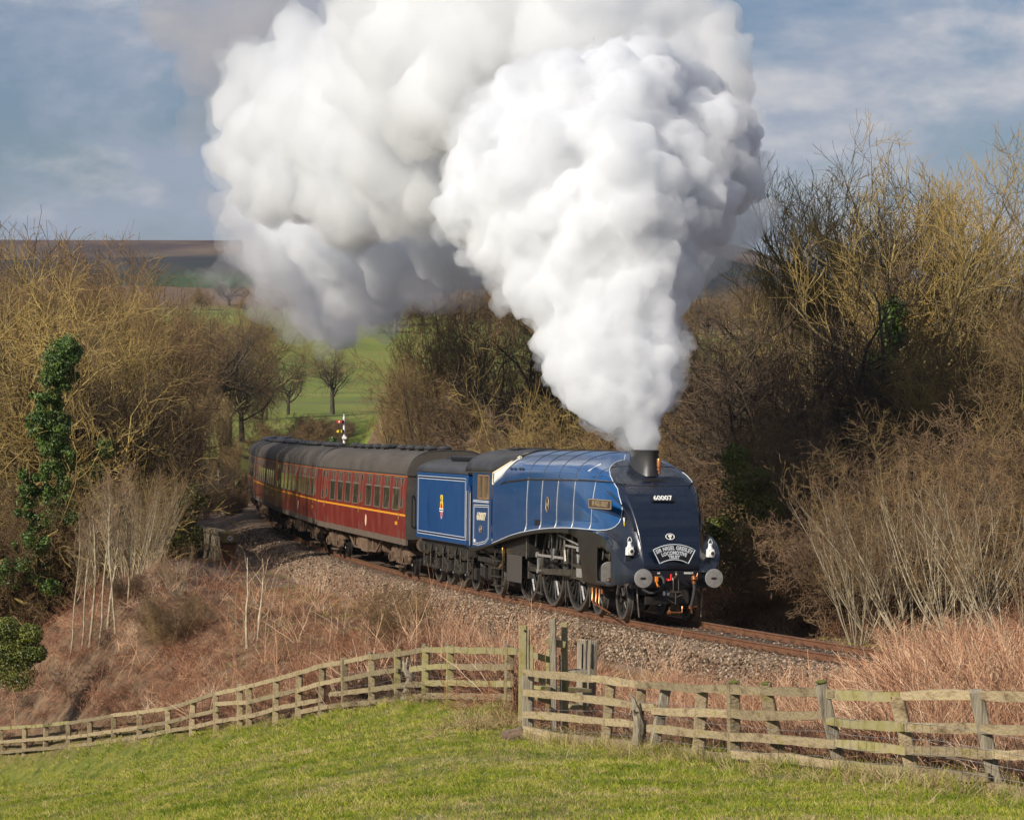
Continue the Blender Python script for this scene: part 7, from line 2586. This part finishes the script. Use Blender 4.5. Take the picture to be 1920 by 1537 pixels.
for n_, (px, yt, yb, w, lab) in enumerate([(1092, 1201, 1345, .145, 'thick silvered oak post, left one of the worn pair behind the stile'), (1110, 1201, 1345, .125, 'thick split oak post, right one of the worn pair behind the stile')]):
    g = empty('old_gate_post', P(px, yb, 43.4 - n_ * .3)); tag(g, lab, 'post', 'worn oak gate posts'); bpy.context.view_layer.update()
    o = post_mesh('post_shaft', sp(px - 1 + n_ * -3, yb + 14, 43.4 - n_ * .3), sp(px, yt, 43.4 - n_ * .3), w, .12, M['fence_grey'], 660 + n_, g, .035); adopt(o, g)
    b = MB(); b.bar(sp(px, yt + 6, 43.33 - n_ * .3), sp(px - 1, yt + 52, 43.33 - n_ * .3), .012, .012); o = b.build('split', M['lining_black'], g); adopt(o, g)

# gnarled dead stumps
def stump(name, label, trunks, seed, cat='stump'):
    r = random.Random(seed)
    b = MB()
    for pts, rad in trunks:
        P_ = [sp(*p) for p in pts]
        fine, rr = [], []
        for i in range(len(P_) - 1):
            for k_ in range(4):
                t = k_ / 4
                fine.append(P_[i].lerp(P_[i + 1], t) + Vector([r.uniform(-1, 1) * .012 for _ in range(3)]))
                rr.append((rad[i] * (1 - t) + rad[i + 1] * t) * r.uniform(.85, 1.15))
        fine.append(P_[-1]); rr.append(rad[-1])
        b.tube(fine, rr, 7)
    return tag(b.build(name, M['fence_grey'], None, smooth=50), label, cat)
stump('dead_stump', 'splintered pale dead stump leaning against the right fence', [([(1199, 1392, 37.6), (1200, 1360, 37.5), (1191, 1325, 37.5), (1182, 1300, 37.5)], [.085, .075, .045, .012]), ([(1201, 1385, 37.6), (1205, 1355, 37.6), (1203, 1330, 37.6)], [.07, .05, .015]), ([(1197, 1350, 37.5), (1189, 1330, 37.4)], [.04, .01])], 3)
stump('dead_stump', 'knotted pale dead trunk growing through the left fence', [([(762, 1318, 54.8), (763, 1295, 54.7), (768, 1272, 54.7), (760, 1255, 54.7), (756, 1238, 54.7)], [.12, .085, .07, .055, .02]), ([(768, 1272, 54.7), (771, 1255, 54.7), (769, 1243, 54.7)], [.05, .035, .01]), ([(760, 1255, 54.7), (764, 1235, 54.7), (770, 1222, 54.8)], [.035, .02, .01])], 4)
# stone at the foot of the stile
bm = bmesh.new(); bmesh.ops.create_cube(bm, size=1); bmesh.ops.subdivide_edges(bm, edges=bm.edges[:], cuts=4, use_grid_fill=True)
c0 = Vector(P(962, 1378, 41.0))
for v in bm.verts:
    co = v.co.copy()
    co = co.lerp(co.normalized() * .55, .35)
    n_ = mnoise.noise(co * 2.5) * .10
    co = co * (1 + n_)
    v.co = Matrix.Rotation(-.25, 3, 'Y') @ Vector((co.x * .30, co.y * .24, co.z * .15)) + c0
me = bpy.data.meshes.new('stone'); bm.to_mesh(me); bm.free()
M['sandstone'] = noisy('brown_sandstone', [(0.085, 0.055, 0.042), (0.17, 0.115, 0.085), (0.22, 0.15, 0.10)], 9, .9, bump=.02, bscale=14)
me.materials.append(M['sandstone'])
tag(link('fallen_stone', me), 'brown block of stone lying in the grass at the foot of the stile', 'stone')

# ------------------------------------------------------------------ stone parapet of the bridge, number plate
M['parapet'] = noisy('parapet_stone', [(0.075, 0.060, 0.042), (0.15, 0.12, 0.08), (0.235, 0.19, 0.125), (0.15, 0.15, 0.05)], 1.6, .92, bump=.02, bscale=5, rnd_amt=.22)
wall = empty('parapet_wall', tuple(track(53, -4.2, 0))); tag(wall, 'curving stone bridge parapet with flat coping left of the carriages', 'wall')
bpy.context.view_layer.update()
PS = [(49.2, -3.05), (51.2, -3.25), (54, -3.55), (57, -3.9), (60.5, -4.35), (64.5, -4.75), (69, -5.0), (74, -5.05), (80, -4.95), (87, -4.85), (95, -4.9), (104, -5.3), (114, -6.0)]
pw = []
for s_, l_ in PS: pw.append(track(s_, l_ - 1.0, 0))
def along(poly, step):
    out = []; 
    for a, b_ in zip(poly[:-1], poly[1:]):
        n = max(1, round((b_ - a).length / step))
        out += [a.lerp(b_, k / n) for k in range(n)]
    return out + [poly[-1]]
pts = along(pw, .95)
for i in range(len(pts) - 1):
    a, c = pts[i], pts[i + 1]
    d = (c - a); L_ = d.length; d.normalize()
    o = MB(); o.box((0, 0, 0), (L_ - .02, .46, .16)); cp = o.build('coping_stone', M['parapet'], wall, bevel=.015) if i == 0 else None
    if i == 0: cop_me = cp.data; base_o = cp
    else: cp = base_o.copy(); COL.objects.link(cp); cp.parent = wall
    ang = math.atan2(d.y, d.x)
    mid = (a + c) / 2 + Vector((0, 0, .36 + rnd.uniform(-.012, .012)))
    cp.matrix_basis = Matrix.Translation(mid) @ Matrix.Rotation(ang + rnd.uniform(-.01, .01), 4, 'Z') @ Matrix.Diagonal((L_ / (pts[1] - pts[0]).length * 1.0, 1, 1, 1))
    cp.matrix_parent_inverse = wall.matrix_world.inverted()
# wall courses under the coping, stone by stone
o = MB(); o.box((0, 0, 0), (.46, .36, .235)); st_me = o.mesh('wall_stone', M['parapet'])
course = along(pw[:9], .48)
for ci in range(5):
    for i in range(len(course) - 1):
        a, c = course[i], course[i + 1]
        d = (c - a).normalized()
        so_ = link('wall_stone', st_me, wall)
        mid = (a + c) / 2 + d * (.22 * (ci % 2)) + Vector((0, 0, .16 - .25 * ci)) + Vector((rnd.uniform(-.012, .012), rnd.uniform(-.012, .012), 0))
        so_.matrix_basis = Matrix.Translation(mid) @ Matrix.Rotation(math.atan2(d.y, d.x), 4, 'Z')
        so_.matrix_parent_inverse = wall.matrix_world.inverted()
pier = empty('bridge_pier_end', tuple(pw[0])); tag(pier, 'mossy stone end pillar of the parapet carrying a white number plate', 'pillar')
bpy.context.view_layer.update()
e0 = pw[0]
fw = (pw[0] - pw[1]).normalized()
ang = math.atan2(fw.y, fw.x)
Rz = Matrix.Rotation(ang, 3, 'Z')
M['pier'] = noisy('mossy_sandstone', [(0.16, 0.115, 0.05), (0.27, 0.20, 0.09), (0.32, 0.26, 0.11), (0.16, 0.17, 0.035)], 2.5, .92, bump=.02, bscale=8)
b = MB(); b.box(e0 + fw * .1 + Vector((0, 0, .22)), (.5, .56, .40), Rz); b.box(e0 + fw * .1 + Vector((0, 0, .44)), (.42, .46, .10), Rz, taper=(.6, .6))
o = b.build('pillar_cap', M['pier'], pier, bevel=.03); adopt(o, pier)
b = MB(); b.box(e0 + Vector((0, 0, -.75)), (.5, .5, 1.5), Rz); o = b.build('pillar_shaft', noisy('orange_brick', [(0.17, 0.075, 0.035), (0.28, 0.13, 0.06)], 9, .9, bump=.02), pier); adopt(o, pier)
f0 = e0 + fw * .36 + Vector((0, 0, .20))
sidev = Vector((0, 0, 1)).cross(fw)
b = MB(); n = 20
vs = [f0 + sidev * (.105 * math.cos(a)) + Vector((0, 0, .105 * math.sin(a))) for a in np.linspace(0, 2 * math.pi, n, endpoint=False)]
vs2 = [v + fw * .015 for v in vs]
b.add(vs + vs2, [tuple(range(n)), tuple(range(n, 2 * n))] + [(k, (k + 1) % n, n + (k + 1) % n, n + k) for k in range(n)])
pl = b.build('number_plate', M['white'], pier); adopt(pl, pier)
o = put_text('number', '97', .13, M['lining_black'], pier, f0 + fw * .017, sidev, (0, 0, 1), bold=.004); adopt(o, pier)

# ------------------------------------------------------------------ signal and marker post
sig = empty('semaphore_signal', P(645.5, 850, 150)); tag(sig, 'slim white signal post with a red arm over a yellow arm behind the carriages', 'signal')
bpy.context.view_layer.update()
b = MB(); a_ = Vector(P(645.5, 880, 150)); c_ = Vector(P(645, 786, 150))
b.tube([a_, c_], [.075, .05], 8); b.lathe([(.05, 0), (.07, .05), (.03, .12), (.02, .25), (0, .27)], c=tuple(c_), n=8, cap=False); o = b.build('signal_post', M['white'], sig); adopt(o, sig)
b = MB(); b.box(Vector(P(645.3, 820.5, 149.9)), (.22, .12, .12)); o = b.build('lamp_case', M['white'], sig); adopt(o, sig)
b = MB(); b.tube([Vector(P(646.8, 786, 150.1)), Vector(P(646.8, 860, 150.1))], .02, 5); o = b.build('ladder', M['frame_black'], sig); adopt(o, sig)
for nm, py, mt, st_ in (('red_arm', 790.5, M['red'], M['white']), ('yellow_arm', 808.5, M['yellow'], M['lining_black'])):
    b = MB(); b.box(Vector(P(637.2, py, 149.85)), (.32, .03, .12)); o = b.build('signal_arm', mt, sig); adopt(o, sig); o['label'] = nm.replace('_', ' ')
    b = MB(); b.box(Vector(P(636 if nm[0] == 'r' else 636.8, py, 149.82)), (.07, .02, .10)); o2 = b.build('arm_stripe', st_, sig); adopt(o2, sig)
    b = MB(); b.box(Vector(P(643.2, py, 149.86)), (.10, .05, .16)); o2 = b.build('arm_spectacle', M['lining_black'], sig); adopt(o2, sig)
mk = empty('marker_post', P(410, 905, 165)); tag(mk, 'small white marker post with a black head beside the far grass strip', 'post')
bpy.context.view_layer.update()
b = MB(); b.tube([Vector(P(409.5, 915, 165)), Vector(P(409.5, 876, 165))], .045, 6); o = b.build('post_shaft', M['white'], mk); adopt(o, mk)
b = MB(); b.box(Vector(P(410, 871, 164.95)), (.16, .1, .28)); o = b.build('post_head', M['lining_black'], mk); adopt(o, mk)


# ================================================================== STEAM: closed billowing bodies filled with scattering vapour
def puffs(lst, seed, kids=13, kids2=7, r1=.46, r2=.42, voxel=.11, disp=((1.6, .45), (.55, .16)), fine=((.30, .10),), name='steam'):
    rng = np.random.default_rng(seed)
    bm = bmesh.new(); bmesh.ops.create_icosphere(bm, subdivisions=2, radius=1)
    iv = np.array([v.co for v in bm.verts]); fi = np.array([[v.index for v in f.verts] for f in bm.faces]); bm.free()
    bm = bmesh.new(); bmesh.ops.create_icosphere(bm, subdivisions=1, radius=1)
    iv1 = np.array([v.co for v in bm.verts]); fi1 = np.array([[v.index for v in f.verts] for f in bm.faces]); bm.free()
    vs, fs, o = [], [], 0
    def put(c, r, big):
        nonlocal o
        a, f = (iv, fi) if big else (iv1, fi1)
        vs.append(a * r + c); fs.append(f + o); o += len(a)
    for px, py, d, rp in lst:
        c = np.array(P(px, py, d)); R = rp * d / CAM_F
        put(c, R * .92, True)
        n = kids
        ds = _norm(rng.normal(size=(n, 3)))
        for dd in ds:
            rr = R * r1 * rng.uniform(.6, 1.1)
            cc = c + dd * (R - rr * .45)
            put(cc, rr, True)
            for e in _norm(rng.normal(size=(kids2, 3)) + dd * .9):
                r3 = rr * r2 * rng.uniform(.6, 1.2)
                put(cc + e * (rr - r3 * .35), r3, False)
    me = np_mesh(name, np.concatenate(vs), np.concatenate(fs), True)
    ob = bpy.data.objects.new('tmp', me); COL.objects.link(ob)
    m = ob.modifiers.new('r', 'REMESH'); m.mode = 'VOXEL'; m.voxel_size = voxel; m.use_smooth_shade = True
    s_ = ob.modifiers.new('s', 'SMOOTH'); s_.iterations = 2; s_.factor = .5
    for i, (sz, st) in enumerate(disp):
        tx = bpy.data.textures.new('cloud', 'CLOUDS'); tx.noise_scale = sz; tx.noise_depth = 3
        dm = ob.modifiers.new('d%d' % i, 'DISPLACE'); dm.texture = tx; dm.texture_coords = 'GLOBAL'; dm.strength = st; dm.mid_level = .5
    m = ob.modifiers.new('r2', 'REMESH'); m.mode = 'VOXEL'; m.voxel_size = voxel; m.use_smooth_shade = True
    for i, (sz, st) in enumerate(fine):
        tx = bpy.data.textures.new('cloud', 'CLOUDS'); tx.noise_scale = sz; tx.noise_depth = 3
        dm = ob.modifiers.new('e%d' % i, 'DISPLACE'); dm.texture = tx; dm.texture_coords = 'GLOBAL'; dm.strength = st; dm.mid_level = .5
    dg = bpy.context.evaluated_depsgraph_get()
    out = bpy.data.meshes.new_from_object(ob.evaluated_get(dg))
    bpy.data.objects.remove(ob)
    out.materials.clear()
    out.name = name
    return out


def vapour(name, dens, col=(1, 1, 1), aniso=0.25, absorb=0.0):
    m = bpy.data.materials.new(name); m.use_nodes = True
    nt = m.node_tree; nt.nodes.clear()
    o = nt.nodes.new('ShaderNodeOutputMaterial'); v = nt.nodes.new('ShaderNodeVolumePrincipled')
    v.inputs['Color'].default_value = (*col, 1); v.inputs['Density'].default_value = dens; v.inputs['Anisotropy'].default_value = aniso
    nt.links.new(v.outputs[0], o.inputs['Volume'])
    return m


FRONT = [(1209, 838, 72.65, 21), (1208, 826, 72.7, 23), (1207, 812, 72.7, 25), (1203, 800, 72.8, 27), (1196, 780, 72.9, 36), (1205, 762, 73, 42), (1168, 762, 73, 38), (1150, 745, 73.1, 48), (1215, 735, 73, 45), (1180, 725, 73.2, 58),
         (1110, 722, 73.5, 48), (1138, 772, 73.1, 30), (1108, 752, 73.3, 36), (1086, 728, 73.6, 38), (1068, 700, 73.9, 42), (1060, 668, 74.1, 44), (1050, 630, 74.6, 46), (1236, 760, 73, 26), (1140, 690, 73.5, 72), (1205, 690, 73.4, 66), (1095, 672, 74, 58), (1160, 640, 73.8, 85), (1220, 640, 73.8, 56), (1085, 620, 74.4, 62), (1215, 590, 74, 64), (1130, 580, 74.3, 90), (1050, 570, 75, 66),
         (1010, 545, 75.4, 58), (1190, 530, 74.4, 90), (1240, 510, 74.8, 64), (1090, 510, 75, 90), (1010, 480, 76, 72), (1180, 450, 74.6, 105), (1250, 440, 75.2, 72), (940, 465, 77, 58), (1060, 430, 75.6, 105), (960, 400, 77, 90),
         (1170, 370, 75, 115), (1280, 370, 76.2, 88), (880, 385, 78, 62), (1340, 330, 78, 78), (1040, 340, 76.4, 110), (900, 320, 78.6, 72), (1170, 290, 76.4, 125), (1290, 270, 78, 100), (940, 260, 79.4, 82), (1060, 240, 78, 110),
         (1180, 190, 78.4, 105), (1285, 190, 80, 88), (1000, 190, 80.5, 78), (1370, 260, 80.6, 52), (1130, 140, 79.6, 60), (1215, 130, 80, 50)]
BACK = [(1110, 60, 90, 160), (1250, 60, 90, 110), (1210, 0, 90, 110), (1330, 40, 89, 58), (1345, 110, 88, 62), (1330, 180, 88, 70), (1375, 160, 88, 34), (1400, 290, 86, 30), (950, 60, 93, 150), (820, 50, 96, 140), (720, 70, 99, 100), (900, 170, 94, 140), (780, 190, 98, 140), (670, 190, 102, 115),
        (580, 220, 106, 100), (500, 250, 110, 74), (530, 150, 108, 62), (640, 110, 104, 70), (490, 340, 112, 64), (570, 340, 108, 100), (680, 330, 103, 125), (790, 330, 99, 120), (860, 420, 97, 90), (560, 440, 112, 74), (650, 450, 108, 98), (750, 450, 103, 100), (850, 480, 98, 58), (600, 520, 114, 58), (660, 540, 112, 62), (720, 510, 108, 62),
        (640, 590, 115, 30), (950, -110, 93, 170), (780, -90, 97, 150), (1120, -70, 91, 110),
        (450, 300, 113, 52), (440, 200, 113, 44), (470, 130, 112, 56), (570, 90, 110, 64), (450, 400, 114, 44), (490, 470, 114, 52), (540, 520, 115, 48), (580, 590, 116, 42), (640, 620, 117, 34), (700, 570, 113, 46), (800, 510, 106, 54), (900, 480, 96, 50)]
SHADE = [(1340, 430, 83, 66), (1395, 425, 84, 48), (1435, 405, 84.5, 28), (1452, 398, 84.5, 15), (1320, 490, 83, 44), (1350, 370, 83, 60), (1290, 520, 83, 44), (1375, 460, 84, 36)]
FRINGE = [(a, b_, c, r * 1.10 + 4) for a, b_, c, r in FRONT]
BACK = [(a, b_, c + (11 if b_ > 390 and a < 930 else 0), r) for a, b_, c, r in BACK]
BFRINGE = [(a, b_, c, r * 1.06 + 8) for a, b_, c, r in BACK if a < 1000]
WISP = [(380, 150, 124, 66), (400, 60, 124, 76), (330, 20, 125, 60), (480, 10, 122, 80), (370, 240, 125, 44), (420, 130, 122, 48), (455, 70, 122, 60), (520, 40, 120, 70), (600, 20, 116, 70), (410, 210, 122, 34), (430, 290, 122, 44), (420, 390, 122, 44), (450, 450, 122, 46), (430, 500, 122, 42), (480, 520, 120, 48), (540, 550, 118, 48), (590, 590, 117, 40), (660, 600, 116, 42), (395, 525, 123, 34), (350, 515, 124, 26), (430, 560, 121, 36), (350, 50, 124, 50), (300, 20, 124, 40), (640, 640, 116, 28), (730, 570, 112, 45), (800, 540, 109, 40), (880, 520, 106, 40), (500, 570, 119, 46), (560, 610, 118, 42), (620, 640, 117, 34), (680, 620, 116, 40), (740, 600, 112, 40), (470, 480, 121, 54), (950, 540, 92, 36)]
for nm, lst, seed, vox, dn, an, lab, kw in (
        ('steam_plume', FRONT, 1, .066, 3.8, .2, 'dense white steam column billowing from the chimney', dict(disp=((1.1, .34), (.38, .18)), fine=((.34, .13), (.14, .075)), kids=16, kids2=10)),
        ('steam_fringe', FRINGE, 7, .088, 1.1, .2, 'ragged thin vapour round the steam column', dict(disp=((1.4, .9), (.4, .45)), fine=((.5, .45), (.18, .26)), kids=10, kids2=6)),
        ('steam_trail', BACK, 2, .13, 1.2, .2, 'huge white cloud of steam trailing back over the carriages', dict(disp=((2.4, 1.0), (.8, .4)), fine=((.6, .28), (.25, .13)), kids=15, kids2=7)),
        ('trail_fringe', BFRINGE, 9, .17, .35, .2, 'soft thin vapour round the trailing steam cloud', dict(disp=((2.8, 1.6), (.9, .6)), kids=8, kids2=3, fine=((.8, .6), (.3, .3)))),
        ('smoke_lobe', SHADE, 3, .10, .7, .2, 'grey shaded lobe of steam drifting towards the right wood', dict(disp=((1.4, .7), (.5, .25), (.2, .08)))),
        ('smoke_wisp', WISP, 4, .15, .24, .2, 'thin grey smoke thinning out at the left of the steam', dict(disp=((3.0, 1.8), (1.2, .5)), kids2=3))):
    me = puffs(lst, seed, voxel=vox, name=nm, **kw)
    me.materials.append(vapour(nm, dn, aniso=an, col=(.80, .78, .80) if nm == 'smoke_wisp' else (.978, .985, .996)))
    tag(link(nm, me), lab, None, None, 'stuff')
    print(nm, len(me.polygons))

# ------------------------------------------------------------------ the air of the valley
hz_m = vapour('air_haze', 0.00007, col=(.72, .82, 1.0), aniso=0.3)
b = MB(); b.bbox((-1600, -60, -45), (1600, 4400, 150))
hb_ = b.build('haze', hz_m)
tag(hb_, 'thin blue haze of the air over the valley', None, None, 'stuff')
